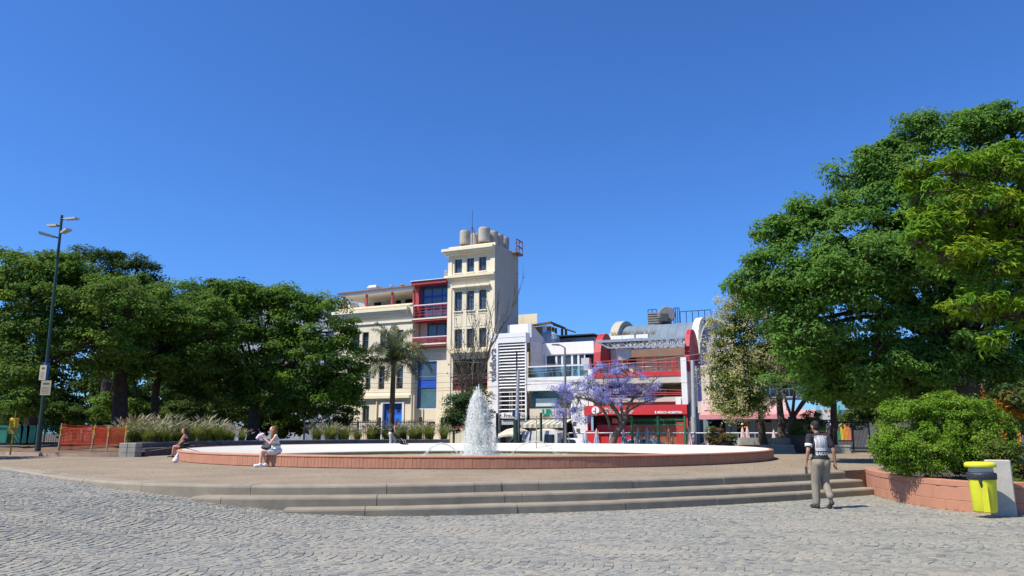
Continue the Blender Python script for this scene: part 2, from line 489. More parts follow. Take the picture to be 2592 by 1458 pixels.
def cobble_mat(name, per_obj):
    m, nt, b = new_mat(name); N, L = nt.nodes, nt.links
    geo = N.new("ShaderNodeNewGeometry")
    if per_obj: src = N.new("ShaderNodeObjectInfo").outputs["Random"]
    else:
        at = N.new("ShaderNodeAttribute"); at.attribute_name = "Col"; src = at.outputs["Fac"]
    rp = N.new("ShaderNodeValToRGB"); e = rp.color_ramp.elements
    e[0].color = (0.14, 0.14, 0.132, 1); e[1].color = (0.31, 0.283, 0.222, 1)
    e.new(.04).color = (0.15, 0.15, 0.14, 1); e.new(.08).color = (0.20, 0.198, 0.172, 1); e.new(.35).color = (0.235, 0.233, 0.197, 1); e.new(.7).color = (0.265, 0.258, 0.21, 1)
    L.new(src, rp.inputs[0])
    no = N.new("ShaderNodeTexNoise"); no.inputs["Scale"].default_value = 30; no.inputs["Detail"].default_value = 5
    L.new(geo.outputs["Position"], no.inputs["Vector"])
    mr = N.new("ShaderNodeMapRange"); mr.inputs[1].default_value = .3; mr.inputs[2].default_value = .7; mr.inputs[3].default_value = .8; mr.inputs[4].default_value = 1.2
    L.new(no.outputs["Fac"], mr.inputs[0])
    v = N.new("ShaderNodeVectorMath"); v.operation = 'SCALE'; L.new(rp.outputs[0], v.inputs[0]); L.new(mr.outputs[0], v.inputs["Scale"])
    n2 = N.new("ShaderNodeTexNoise"); n2.inputs["Scale"].default_value = .55; n2.inputs["Detail"].default_value = 7
    L.new(geo.outputs["Position"], n2.inputs["Vector"])
    m2 = N.new("ShaderNodeMapRange"); m2.inputs[1].default_value = .48; m2.inputs[2].default_value = .72; m2.inputs[4].default_value = .65
    L.new(n2.outputs["Fac"], m2.inputs[0])
    mx = N.new("ShaderNodeMix"); mx.data_type = 'RGBA'; mx.inputs[7].default_value = (0.34, 0.30, 0.235, 1)
    L.new(m2.outputs[0], mx.inputs[0]); L.new(v.outputs[0], mx.inputs[6]); L.new(mx.outputs[2], b.inputs["Base Color"])
    b.inputs["Roughness"].default_value = .62; b.inputs["Specular IOR Level"].default_value = .35
    bp = N.new("ShaderNodeBump"); bp.inputs["Strength"].default_value = .35; bp.inputs["Distance"].default_value = .01
    L.new(no.outputs["Fac"], bp.inputs["Height"]); L.new(bp.outputs[0], b.inputs["Normal"])
    return m
M_COB_O, M_COB_J = cobble_mat("cobble_single", True), cobble_mat("cobble_mass", False)
stones = []
rr = random.Random(3)
AW, PITCH, SW = 1.42, .112, .105                      # arc band width, row pitch, stone length along the arc
ARAD = AW / 2 / math.sin(R(52))
tw = R(-7)
for k in range(-1, 26):                              # bands one behind the other, arcs bulging to the right
    yc = 1.0 + k * AW
    for j in range(int(-26 / PITCH), int(19 / PITCH)):
        xr = j * PITCH + rr.uniform(-.01, .01)
        nst = max(3, int(2 * R(52) * ARAD / SW))
        for q in range(nst):
            ph = -R(52) + 2 * R(52) * (q + .5) / nst + rr.uniform(-.012, .012)
            x = xr + ARAD * (math.cos(ph) - .8) + rr.uniform(-.008, .008) + .05 * math.sin(yc * 2.1 + xr * .9); y = yc + ARAD * math.sin(ph) + .06 * math.sin(xr * 1.3 + yc)
            X = x * math.cos(tw) - y * math.sin(tw) - 1.0; Y = x * math.sin(tw) + y * math.cos(tw)
            if Y < 6.6 or Y > 22 or abs(X) > .72 * Y + 1.2 or not road_side(X, Y): continue
            stones.append((X, Y, ph + tw + rr.uniform(-.07, .07), rr.uniform(.88, 1.04), rr.uniform(.88, 1.04), rr.uniform(-.0025, .0035)))
def cob_shape(seed):
    r = random.Random(seed); a, b = PITCH * .475, SW * .475; j = lambda s=.009: r.uniform(-s, s)
    lo = [(-a+j(), -b+j()), (a+j(), -b+j()), (a+j(), b+j()), (-a+j(), b+j())]
    v = [(x, y, -.03) for x, y in lo] + [(x * .98, y * .98, .001 + j(.0015)) for x, y in lo] + [(x * .91, y * .91, .0058 + j(.0014)) for x, y in lo]
    f = [(8, 9, 10, 11)] + [(i, (i+1)%4, 4+(i+1)%4, 4+i) for i in range(4)] + [(4+i, 4+(i+1)%4, 8+(i+1)%4, 8+i) for i in range(4)]
    return v, f
SHAPES = [cob_shape(50 + i) for i in range(8)]
SH_ME = []
for i, (v, f) in enumerate(SHAPES):
    m = MB(); m.add(v, f); SH_ME.append(m.mesh("cobblestone", M_COB_O))
def vis(s):
    u, v = px(s[0], s[1], cob_h(s[0], s[1])); return 10 < u < 2582 and v < 1452
stones.sort(key=lambda s: (0 if vis(s) else 1, math.hypot(s[0], s[1])))
for i, s in enumerate(stones[:296]):
    o = place("cobblestone", SH_ME[i % 8], road, (s[0], s[1], cob_h(s[0], s[1]) + s[5]), s[2], (s[3], s[4], 1))
rest = stones[296:]
SV = np.array([v for v, f in SHAPES]); SF = np.array(SHAPES[0][1])
n = len(rest); A = np.array(rest)
V = SV[np.arange(n) % 8].copy()
V[:, :, 0] *= A[:, 3, None]; V[:, :, 1] *= A[:, 4, None]
c, s = np.cos(A[:, 2])[:, None], np.sin(A[:, 2])[:, None]
Z = np.array([cob_h(a[0], a[1]) for a in rest]) + A[:, 5]
W = np.stack([V[:, :, 0] * c - V[:, :, 1] * s + A[:, 0, None], V[:, :, 0] * s + V[:, :, 1] * c + A[:, 1, None], V[:, :, 2] + Z[:, None]], axis=2).reshape(-1, 3)
FF = (SF[None] + (np.arange(n) * 12)[:, None, None]).reshape(-1, 4)
rc = np.repeat(RNG.random(n), 12)
o = np_mesh("cobblestones", W, FF, M_COB_J, road, cols=np.stack([rc, rc, rc], 1)); o["kind"] = "stuff"

# ---- fountain
ftn = thing("fountain", "wide round fountain with terracotta brick rim and white sloping basin", "fountain", (FC.x, FC.y, PZ))
TOPZ = .37
cam_a = math.atan2(-FC.y, -FC.x)
nb = int(2 * math.pi * FR / .12)
bm_ = MB(); hw = math.pi * FR / nb - .0018
bm_.bbox(-.055, 0.0, -hw, hw, 0.022, .296, .004)
brick_me = bm_.mesh("brick", M_TERRA)
mass = MB()
for k in range(nb):
    a = 2 * math.pi * (k + .5) / nb
    da = abs((a - cam_a + math.pi) % (2 * math.pi) - math.pi)
    if da < R(70.5):
        rr_ = FR + random.uniform(-.003, .003)
        o = place("brick", brick_me, ftn, (rr_ * math.cos(a), rr_ * math.sin(a), random.uniform(-.004, .004)), a, (1, 1, random.uniform(.99, 1.0)))
def ring_mesh(prof, n=220):
    """revolve (r, z) profile about the fountain axis"""
    vs, fs = [], []
    for k in range(n):
        a = 2 * math.pi * k / n
        for r_, z in prof: vs.append((r_ * math.cos(a), r_ * math.sin(a), z))
    m = len(prof)
    for k in range(n):
        for i in range(m - 1):
            fs.append((k*m+i, ((k+1)%n)*m+i, ((k+1)%n)*m+i+1, k*m+i+1))
    return vs, fs
m = MB(); m.add(*ring_mesh([(FR - .03, -.5), (FR - .03, .31)])); m.build("backing_wall", M_TERRA_D, ftn)
# rear half of the rim bricks, never singled out from here: one mass
m = MB()
for k in range(nb):
    a = 2 * math.pi * (k + .5) / nb
    if abs((a - cam_a + math.pi) % (2 * math.pi) - math.pi) >= R(70.5):
        ca, sa = math.cos(a), math.sin(a)
        P = lambda x, y, z: ((FR + x) * ca - y * sa, (FR + x) * sa + y * ca, z)
        m.add([P(-.05,-hw,0),P(0,-hw,0),P(0,hw,0),P(-.05,hw,0),P(-.05,-hw,.296),P(0,-hw,.296),P(0,hw,.296),P(-.05,hw,.296)],[(4,5,6,7),(0,1,5,4),(1,2,6,5),(2,3,7,6)])
m.build("bricks", M_TERRA, ftn, kind="stuff")
m = MB(); m.smooth = True
m.add(*ring_mesh([(FR - .03, .300), (FR + .008, .300), (FR + .016, .318), (FR + .012, .342), (FR - .012, .362), (FR - .06, .372), (FR - .13, .372), (FR - .16, .36)], 260))
m.build("rim_edge", M_TERRA, ftn)
# hairline joints in the rim edge: dark thin radial slots
m = MB(); m.add(*ring_mesh([(FR - .155, .366), (FR - .9, .16), (FR - 1.45, -.01), (FR - 1.47, -.03), (FR - 1.47, -.075), (FR - 1.42, -.075)], 200)); m.build("coping", M_WHITEBASIN, ftn)
M_INNER = mat("basin_inner", (0.33, 0.27, 0.19), 0.8, 0.25, 2.0)
m = MB(); m.add(*ring_mesh([(FR - 1.40, -.07), (FR - 1.40, -.75)], 160)); m.poly([((FR - 1.4) * math.cos(2*math.pi*k/160), (FR - 1.4) * math.sin(2*math.pi*k/160), -.6) for k in range(160)])
m.build("basin", M_INNER, ftn)
def water_mat():
    m, nt, b = new_mat("pool_water"); N, L = nt.nodes, nt.links
    geo = N.new("ShaderNodeNewGeometry")
    no = N.new("ShaderNodeTexNoise"); no.inputs["Scale"].default_value = 2.2; no.inputs["Detail"].default_value = 5
    mp = N.new("ShaderNodeMapping"); mp.inputs["Scale"].default_value = (1, .8, 1); L.new(geo.outputs["Position"], mp.inputs[0]); L.new(mp.outputs[0], no.inputs["Vector"])
    rp = N.new("ShaderNodeValToRGB"); e = rp.color_ramp.elements
    e[0].position = .3; e[0].color = (0.28, 0.29, 0.13, 1); e[1].position = .75; e[1].color = (0.44, 0.43, 0.24, 1)
    L.new(no.outputs["Fac"], rp.inputs[0]); L.new(rp.outputs[0], b.inputs["Base Color"])
    b.inputs["Roughness"].default_value = .12; b.inputs["Specular IOR Level"].default_value = .5
    n2 = N.new("ShaderNodeTexNoise"); n2.inputs["Scale"].default_value = 7; n2.inputs["Detail"].default_value = 4; L.new(geo.outputs["Position"], n2.inputs["Vector"])
    bp = N.new("ShaderNodeBump"); bp.inputs["Strength"].default_value = .9; bp.inputs["Distance"].default_value = .08
    L.new(n2.outputs["Fac"], bp.inputs["Height"]); L.new(bp.outputs[0], b.inputs["Normal"])
    return m
# water surface with real ripples, rougher near the jet
nr, na = 60, 200; vs = [(0, 0, -.19)]; fs = []
for i in range(1, nr + 1):
    r_ = (FR - 1.41) * i / nr
    for k in range(na):
        a = 2 * math.pi * k / na; x, y = r_ * math.cos(a), r_ * math.sin(a)
        amp = .012 + .05 * math.exp(-r_ / 1.6)
        z = -.19 + amp * (math.sin(3.1*x + 2.3*y) + math.sin(5.3*y - 2.1*x) * .7 + math.sin(r_ * 7) * .8) * .5 * (0 if i == nr else 1)
        vs.append((x, y, z))
for k in range(na): fs.append((0, 1 + k, 1 + (k+1) % na))
for i in range(nr - 1):
    for k in range(na): fs.append((1+i*na+k, 1+(i+1)*na+k, 1+(i+1)*na+(k+1)%na, 1+i*na+(k+1)%na))
m = MB(); m.smooth = True; m.add(vs, fs); m.build("pool_water", water_mat(), ftn)

# ---- water jets: thrown drops and streaks
def foam_mat():
    m, nt, b = new_mat("foam"); N, L = nt.nodes, nt.links
    b.inputs["Base Color"].default_value = (.975, .985, .985, 1); b.inputs["Roughness"].default_value = .6; b.inputs["Specular IOR Level"].default_value = .1
    tr = N.new("ShaderNodeBsdfTranslucent"); tr.inputs["Color"].default_value = (.98, .99, .99, 1)
    mx = N.new("ShaderNodeMixShader"); mx.inputs[0].default_value = .62
    L.new(b.outputs[0], mx.inputs[1]); L.new(tr.outputs[0], mx.inputs[2]); L.new(mx.outputs[0], nt.nodes["Material Output"].inputs["Surface"])
    return m
M_FOAM = foam_mat()
def unitv(a): return a / (np.linalg.norm(a, axis=1, keepdims=True) + 1e-9)
def drops(name, P, D, Rd, parent):
    """octahedral drops at P stretched along D, radius Rd"""
    P, D, Rd = map(np.asarray, (P, D, Rd)); n = len(P)
    ln = np.linalg.norm(D, axis=1, keepdims=True) + 1e-9; T = D / ln
    up = np.tile(np.array([[.31, .87, .21]]), (n, 1)); A = np.cross(T, up); A /= np.linalg.norm(A, axis=1, keepdims=True) + 1e-9; B = np.cross(T, A)
    r_ = Rd[:, None]
    V = np.stack([P + D, P + A * r_, P + B * r_, P - A * r_, P - B * r_, P - D], 1).reshape(-1, 3)
    f = np.array([(0,1,2),(0,2,3),(0,3,4),(0,4,1),(5,2,1),(5,3,2),(5,4,3),(5,1,4)])
    FF = (f[None] + (np.arange(n) * 6)[:, None, None]).reshape(-1, 3)
    return np_mesh(name, V, FF, M_FOAM, parent, tri=True, smooth=True)
WZ = PZ - .19
jet = thing("water_jet", "tall white foaming water jet in the middle of the fountain", "water jet", (FC.x, FC.y, WZ))
rg = np.random.default_rng(5)
n = 44000
h = 2.9 * rg.random(n) ** 1.15; ang = rg.uniform(0, 2 * math.pi, n)
Rh = .80 * np.clip(1 - (h / 2.95) ** 1.45, 0, 1) ** .62 + .03
wob = 1 + .18 * np.sin(3 * ang + 1.0) * (h / 2.9) + .12 * np.sin(5 * ang + 2.2)
rad = Rh * wob * np.sqrt(rg.random(n)) ** 1.2 * np.where(rg.random(n) < .07, rg.uniform(1.1, 1.7, n), 1.0)
nc = 620; ci = rg.integers(0, nc, n); hc = h[:nc][ci]; ac = ang[:nc][ci]; rc = rad[:nc][ci]     # drops fly in bunches
bun = rg.random(n) < .72
P = np.stack([rad * np.cos(ang) - .05 * h, rad * np.sin(ang), h], 1)
Pb = np.stack([rc * np.cos(ac) - .05 * hc, rc * np.sin(ac), hc], 1) + rg.normal(0, 1, (n, 3)) * np.array([.04, .04, .13])
P = np.where(bun[:, None], Pb, P); P[:, 2] = np.abs(P[:, 2])
vel = np.stack([rad * np.cos(ang) * .35 + rg.normal(0, .1, n), rad * np.sin(ang) * .35 + rg.normal(0, .1, n), np.ones(n)], 1)
D = unitv(vel) * rg.uniform(.006, .026, n)[:, None]
drops("spray", P, D, rg.uniform(.003, .0105, n), jet)["kind"] = "stuff"
# taller ropes and spikes of water thrown through the plume
n = 2400; a0 = rg.uniform(0, 2 * math.pi, n); r0 = np.abs(rg.normal(0, .17, n)); zz = 2.85 * rg.random(n) * np.clip(1.03 - (r0 / .75) ** 2, .1, 1)
P = np.stack([r0 * np.cos(a0) * 1.25 - .05 * zz, r0 * np.sin(a0) * 1.25, zz], 1)
D = np.stack([.02 * rg.normal(size=n), .02 * rg.normal(size=n), rg.uniform(.04, .15, n)], 1)
drops("water_column", P, D, rg.uniform(.007, .022, n), jet)["kind"] = "stuff"
n = 900; sx = rg.choice([-.16, -.02, .07, .36, .42], n); f_ = rg.random(n); top_ = {-.16: 2.95, -.02: 3.2, .07: 3.3, .36: 2.75, .42: 2.6}
tz = np.array([top_[round(float(q), 2)] for q in sx]); zz = tz * (1 - .35 * f_)
P = np.stack([sx + rg.normal(0, .012, n) + rg.normal(0, .05, n) * f_ - .05 * zz, rg.normal(0, .04, n), zz], 1)
drops("water_spikes", P, np.stack([rg.normal(0, .004, n), rg.normal(0, .004, n), rg.uniform(.015, .05, n)], 1), rg.uniform(.004, .012, n), jet)["kind"] = "stuff"
n = 4200; a0 = rg.uniform(0, 2 * math.pi, n); r0 = np.abs(rg.normal(0, .62, n)) + .1
P = np.stack([r0 * np.cos(a0), r0 * np.sin(a0), .02 + np.abs(rg.normal(0, .13, n))], 1)
drops("splash", P, rg.normal(0, .018, (n, 3)), rg.uniform(.005, .016, n), jet)["kind"] = "stuff"
m = MB(); m.lathe([(.0, -.4), (.11, -.4), (.11, -.05), (.06, .05), (.05, .06)], 16); m.build("nozzle", mat("nozzle_metal", (.25, .2, .12), .4, metal=.8), jet)
def arc_jet(label, p0, p1, hgt, n=520, sp=.024):
    t_ = thing("water_jet", label, "water jet", (p0[0], p0[1], WZ), 0, "small arching side jets of the fountain")
    t = rg.random(n); d = np.array([p1[0] - p0[0], p1[1] - p0[1]])
    z = 4 * hgt * t * (1 - t); w = sp * (.25 + 1.6 * t)
    P = np.stack([d[0] * t, d[1] * t, z], 1) + rg.normal(0, 1, (n, 3)) * w[:, None]
    P[:, 2] = np.abs(P[:, 2])
    D = np.stack([d[0] * np.ones(n), d[1] * np.ones(n), 4 * hgt * (1 - 2 * t)], 1); D = D / np.linalg.norm(D, axis=1, keepdims=True) * rg.uniform(.02, .09, n)[:, None]
    drops("spray", P, D, rg.uniform(.0025, .006, n), t_)["kind"] = "stuff"
    k = n; P = np.stack([d[0] + rg.normal(0, .22, k), d[1] + rg.normal(0, .22, k), np.abs(rg.normal(0, .10, k))], 1)
    drops("splash", P, rg.normal(0, .02, (k, 3)), rg.uniform(.003, .011, k), t_)["kind"] = "stuff"
    m = MB(); m.cyl(0, 0, -.4, .02, .03, n=8); m.build("nozzle", MATS["nozzle_metal"], t_)
arc_jet("small arching water jet falling away on the lamp post side of the tall jet", (FC.x - .75, FC.y - .4), (FC.x - 2.5, FC.y - 1.0), .72)
arc_jet("small arching water jet on the jacaranda side of the tall jet", (FC.x + 1.15, FC.y - .2), (FC.x + 3.6, FC.y + .8), .80)

# ---- right-hand planter of painted brick courses
prt = thing("brick_planter", "long curved terracotta brick planter beside the steps and the yellow bin", "planter", (0, 0, 0))
def wall_courses(curve, z0, courses, th, parent, blen, material, gap=.0022, name="brick"):
    L_ = [0.0]
    for a, b in zip(curve, curve[1:]): L_.append(L_[-1] + (b - a).length)
    def at(s):
        s = min(max(s, 0), L_[-1])
        for i in range(len(L_) - 1):
            if s <= L_[i + 1]:
                f = (s - L_[i]) / (L_[i+1] - L_[i] + 1e-9); p = curve[i].lerp(curve[i+1], f); t = (curve[i+1] - curve[i]).normalized(); return p, t
    z = z0
    for ci, (hh, bl, pr) in enumerate(courses):
        s0 = -(bl / 2 if ci % 2 else 0)
        while s0 < L_[-1]:
            a, b = max(s0, 0) + gap / 2, min(s0 + bl, L_[-1]) - gap / 2; s0 += bl
            if b - a < .05: continue
            (p, tp), (q, tq) = at(a), at(b)
            mid, tm = at((a + b) / 2)
            mb = MB(); vs = []; j = random.uniform(-.003, .003); c = .008
            for (pp, t) in ((p, tp), (mid, tm), (q, tq)):
                nr_ = Vector((-t.y, t.x, 0))           # into the wall
                for (d, zz_) in ((c - pr, 0), (-pr, c), (-pr, hh - c - gap), (c - pr, hh - gap), (th + pr, hh - gap), (th + pr, 0)):
                    vs.append((pp.x + nr_.x * (d + j), pp.y + nr_.y * (d + j), z + zz_))
            k = 6; fs = [(i*k+e, (i+1)*k+e, (i+1)*k+(e+1)%k, i*k+(e+1)%k) for i in range(2) for e in range(k)] + [tuple(range(k)), tuple(range(3*k-1, 2*k-1, -1))]
            mb.add(vs, fs); mb.build(name, material, parent)
        z += hh
wall_courses(WALLC, -.06, [(.27, .62, 0.0), (.27, .62, 0.0), (.12, .9, .012)], .24, prt, .62, M_TERRA)
ic = offset_curve(WALLC, -.02)
m = MB(); bkc = [(p.x, p.y) for p in offset_curve(WALLC, -.13)]
m.add([(x, y, -.1) for x, y in bkc] + [(x, y, .57) for x, y in bkc], [(i, i+1, len(bkc)+i+1, len(bkc)+i) for i in range(len(bkc)-1)])
m.build("backing_wall", M_TERRA_D, prt)
sp_ = [(p.x, p.y) for p in offset_curve(WALLC, -.22)] + [(22, 20.4), (13, 20.9), (10.6, 21.2)]
m = MB(); m.poly([(x, y, .50) for x, y in sp_]); m.build("bed_soil", M_SOIL, prt)
# ================================================================== BUILDINGS along the street frontage
GZ = -0.55                                             # street level
M_CREAM = mat("cream_render", (0.76, 0.675, 0.49), 0.85, 0.06, 0.5, 0.1, 30.0, stain=0.32, stain_col=(0.42, 0.33, 0.21), stain_scale=0.5, streak=True)
M_CREAM_L = mat("cream_trim", (0.82, 0.72, 0.52), 0.85, 0.05, 0.8, stain=0.15, stain_col=(0.4, 0.31, 0.2), stain_scale=0.8, streak=True)
M_SIDE = mat("shaded_side_render", (0.47, 0.42, 0.345), 0.9, 0.05, 0.4, stain=0.12, stain_col=(0.3, 0.27, 0.22), stain_scale=0.4, streak=True)  # shade on the tower's flank put into a darker, greyer colour
M_WHITE = mat("white_paint", (0.78, 0.77, 0.74), 0.6, 0.04, 0.7, stain=0.34, stain_col=(0.48, 0.47, 0.44), stain_scale=0.9, streak=True)
M_GREYW = mat("pale_grey_paint", (0.50, 0.51, 0.52), 0.7, 0.06, 0.7, stain=0.2, stain_col=(0.3, 0.3, 0.3), stain_scale=0.9, streak=True)
M_RED = mat("red_paint", (0.56, 0.035, 0.04), 0.55, 0.1, 0.8, stain=0.15, stain_col=(0.32, 0.03, 0.03), stain_scale=0.8, streak=True)
M_REDFIN = mat("dark_red_paint", (0.40, 0.025, 0.035), 0.55, 0.08, 0.8)
M_REDST = mat("red_steel", (0.40, 0.06, 0.06), 0.5, 0.1, 3.0)
M_BROWNSH = mat("rust_shutter", (0.40, 0.09, 0.05), 0.6, 0.1, 1.5, stain=0.3, stain_col=(0.22, 0.06, 0.03))
M_BLUE = mat("blue_paint", (0.02, 0.09, 0.48), 0.5, 0.1, 2.0)
M_DOORBLUE = mat("door_blue", (0.015, 0.11, 0.50), 0.45, 0.1, 2.0)
M_BLUEL = mat("bright_blue_panel", (0.02, 0.20, 0.75), 0.5, 0.08, 2.0)
M_GLASS = glass_mat("window_glass", (0.03, 0.045, 0.065))
M_GLASSB = glass_mat("blue_window_glass", (0.05, 0.085, 0.13), 0.12)
M_GLASSG = glass_mat("teal_window_glass", (0.07, 0.15, 0.18), 0.15)
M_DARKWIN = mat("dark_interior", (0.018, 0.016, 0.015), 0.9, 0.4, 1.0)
M_FRAME = mat("window_frame", (0.10, 0.085, 0.07), 0.6, 0.1)
M_WFRAME = mat("white_frame", (0.75, 0.75, 0.74), 0.5, 0.03)
M_STEEL = mat("galvanised_steel", (0.42, 0.44, 0.45), 0.4, 0.15, 6.0, metal=0.6)
M_DSTEEL = mat("dark_steel", (0.045, 0.045, 0.05), 0.5, 0.2, 6.0)
M_ZINC = mat("zinc_roof", (0.155, 0.205, 0.25), 0.75, 0.12, 1.0, stain=.2, stain_col=(.09, .11, .13), streak=True)
M_TANK = mat("fibre_cement_tank", (0.40, 0.37, 0.315), 0.9, 0.1, 2.0, stain=0.2, stain_col=(0.2, 0.18, 0.15))
M_PINK = mat("pink_paint", (0.74, 0.52, 0.50), 0.7, 0.06, 1.0, stain=0.15, stain_col=(0.5, 0.36, 0.34))
M_PINKAWN = mat("pink_awning", (0.62, 0.27, 0.26), 0.8, 0.06, 1.0)
M_BEIGE = mat("beige_render", (0.56, 0.50, 0.40), 0.85, 0.06, 0.7, stain=0.3, stain_col=(0.32, 0.28, 0.22), stain_scale=0.9, streak=True)
M_BROWN = mat("brown_beam", (0.25, 0.16, 0.115), 0.8, 0.1, 2.0)
M_OLIVE = mat("olive_wall", (0.30, 0.29, 0.13), 0.85, 0.1, 1.0)
M_GREENP = mat("green_panel", (0.02, 0.20, 0.09), 0.6, 0.15, 2.0)
M_GREYB = mat("blue_grey_sheet", (0.24, 0.30, 0.36), 0.6, 0.12, 1.2, stain=0.25, stain_col=(0.14, 0.16, 0.18))
M_WOODOLD = mat("weathered_wood", (0.19, 0.115, 0.06), 0.9, 0.3, 3.0)
M_REED = mat("reed_screen", (0.30, 0.22, 0.075), 0.95, 0.3, 4.0, 0.5, 20.0)
M_LILAC = mat("lilac_grey_wall", (0.44, 0.45, 0.55), 0.8, 0.06, 0.8, stain=0.3, stain_col=(0.25, 0.25, 0.3), streak=True)
M_BLACKTXT = mat("black_lettering", (0.03, 0.03, 0.03), 0.6, 0.0)
M_WHITETXT = mat("white_lettering", (0.8, 0.8, 0.78), 0.6, 0.0)
M_TEALTXT = mat("teal_lettering", (0.0, 0.25, 0.20), 0.5, 0.0)

def holed_wall(mb, x0, x1, z0, z1, ops, y=0.0, th=0.28):
    """upright wall at depth y with rectangular openings [(a,b,c,d)] = x from a to b, z from c to d, and their reveals"""
    xs = sorted(set([x0, x1] + [o[0] for o in ops] + [o[1] for o in ops])); zs = sorted(set([z0, z1] + [o[2] for o in ops] + [o[3] for o in ops]))
    for a, b in zip(xs, xs[1:]):
        for c, d in zip(zs, zs[1:]):
            mx, mz = (a + b) / 2, (c + d) / 2
            if any(o[0] < mx < o[1] and o[2] < mz < o[3] for o in ops): continue
            mb.quad((a, y, c), (b, y, c), (b, y, d), (a, y, d))
    for a, b, c, d in ops:
        mb.quad((a, y, c), (a, y + th, c), (a, y + th, d), (a, y, d)); mb.quad((b, y, c), (b, y, d), (b, y + th, d), (b, y + th, c))
        mb.quad((a, y, d), (a, y + th, d), (b, y + th, d), (b, y, d)); mb.quad((a, y, c), (b, y, c), (b, y + th, c), (a, y + th, c))
def window(parent, a, b, c, d, y, nx=1, nz=1, frame=None, glass=None, fw_=0.07, name="window", label=None):
    """framed window: bars in front of a pane (the pane is a sub-part)"""
    m = MB()
    m.box(a, a + fw_, y - .05, y + .05, c, d); m.box(b - fw_, b, y - .05, y + .05, c, d)
    m.box(a + fw_, b - fw_, y - .05, y + .05, d - fw_, d); m.box(a + fw_, b - fw_, y - .05, y + .05, c, c + fw_)
    for i in range(1, nx):
        x = a + (b - a) * i / nx; m.box(x - fw_ * .4, x + fw_ * .4, y - .04, y + .04, c + fw_, d - fw_)
    for i in range(1, nz):
        z = c + (d - c) * i / nz; m.box(a + fw_, b - fw_, y - .035, y + .035, z - fw_ * .4, z + fw_ * .4)
    o = m.build(name, frame or M_FRAME, parent, label=label)
    p = MB(); p.box(a + .01, b - .01, y + .005, y + .02, c + .01, d - .01); p.build("pane", glass or M_GLASS, o)
    return o
def part(name, parent, material, fn, **k):
    m = MB(); fn(m); return m.build(name, material, parent, **k)
def bxs(name, parent, material, *boxes, **k):
    m = MB()
    for b in boxes: m.box(*b)
    return m.build(name, material, parent, **k)
def railing(parent, a, b, y, z0, z1, n, material, name="railing", rails=3, r=.03, top=None):
    m = MB()
    for i in range(rails):
        z = z0 + (z1 - z0) * (i + 1) / rails; rr_ = r * (1.5 if i == rails - 1 else .7); m.box(a, b, y - rr_, y + rr_, z - rr_, z + rr_)
    for i in range(n + 1):
        x = a + (b - a) * i / n; m.box(x - r * .7, x + r * .7, y - r * .7, y + r * .7, z0, z1 - r * 1.6)
    return m.build(name, material, parent)

# ---------------------------------------------------------------- cream building with tower
cb = thing("corner_tower_building", "cream rendered building with tall square tower and water tanks on top", "building", (C0[0], C0[1], 0), -BETA)
TW0, TW1 = Fs(1133, 800), 0.0
TD = 4.7
ZT = Fz(1250, 615)
def rect(u0, u1, v0, v1, off=0.0):
    um, vm = (u0 + u1) / 2, (v0 + v1) / 2
    return (Fs(u0, vm, off), Fs(u1, vm, off), Fz(um, v1, off), Fz(um, v0, off))
tw_ops = [rect(1150, 1169.5, 656, 692), rect(1181, 1200, 653, 688), rect(1211.5, 1231, 650, 685),
          rect(1150, 1169.5, 739, 788), rect(1180.5, 1200, 736, 785), rect(1212, 1231, 733, 783),
          rect(1150, 1169.5, 833, 882), rect(1180.5, 1200, 832, 881), rect(1212, 1231, 830, 879)]
# level the rows
for r0 in (0, 3, 6):
    c = sum(o[2] for o in tw_ops[r0:r0+3]) / 3; d = sum(o[3] for o in tw_ops[r0:r0+3]) / 3
    for i in range(3): tw_ops[r0+i] = (tw_ops[r0+i][0], tw_ops[r0+i][1], c, d)
log = rect(1146, 1234, 908, 988)
log2 = rect(1146, 1234, 1012, 1085)
def tower(m):
    holed_wall(m, TW0, TW1, GZ, ZT, tw_ops + [log, log2], 0.0, .30)
    m.quad((TW0, 0, GZ), (TW0, 0, ZT), (TW0, TD, ZT), (TW0, TD, GZ))
    m.quad((TW0, TD, GZ), (TW1, TD, GZ), (TW1, TD, ZT), (TW0, TD, ZT)); m.quad((TW0, 0, ZT), (TW1, 0, ZT), (TW1, TD, ZT), (TW0, TD, ZT))
part("tower_wall", cb, M_CREAM, tower)
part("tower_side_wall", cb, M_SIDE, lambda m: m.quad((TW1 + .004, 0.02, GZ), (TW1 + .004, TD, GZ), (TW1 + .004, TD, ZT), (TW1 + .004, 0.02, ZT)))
for o in tw_ops: window(cb, *o, .22, 2, 4 if o[3] - o[2] > 1.3 else 2, glass=M_GLASSB, fw_=.05)
# frames round the window rows, string courses and cornices
za, zb = tw_ops[6][2] - .12, tw_ops[3][3] + .12
bxs("pilaster", cb, M_CREAM_L, (TW0 + .003, TW0 + .38, -.07, .0, GZ, ZT - 1.2)); bxs("pilaster", cb, M_CREAM_L, (TW1 - .42, TW1 - .003, -.07, .0, GZ, ZT - 1.2))
zc = Fz(1190, 634); bxs("cornice", cb, M_CREAM_L, (TW0 - .42, TW1, -.55, -.003, zc, zc + .22), (TW0 - .30, TW1, -.42, -.003, zc - .18, zc), (TW0 - .18, TW1, -.25, -.003, zc - .34, zc - .18))
zc = Fz(1190, 701); bxs("cornice", cb, M_CREAM_L, (TW0 - .22, TW1 + .03, -.34, -.073, zc, zc + .22), (TW0 - .12, TW1, -.2, -.073, zc - .16, zc))
zc = Fz(1190, 727); bxs("window_hood", cb, M_CREAM_L, (Fs(1142), Fs(1240), -.30, -.003, zc, zc + .16), (Fs(1144), Fs(1238), -.16, -.003, zc - .13, zc))
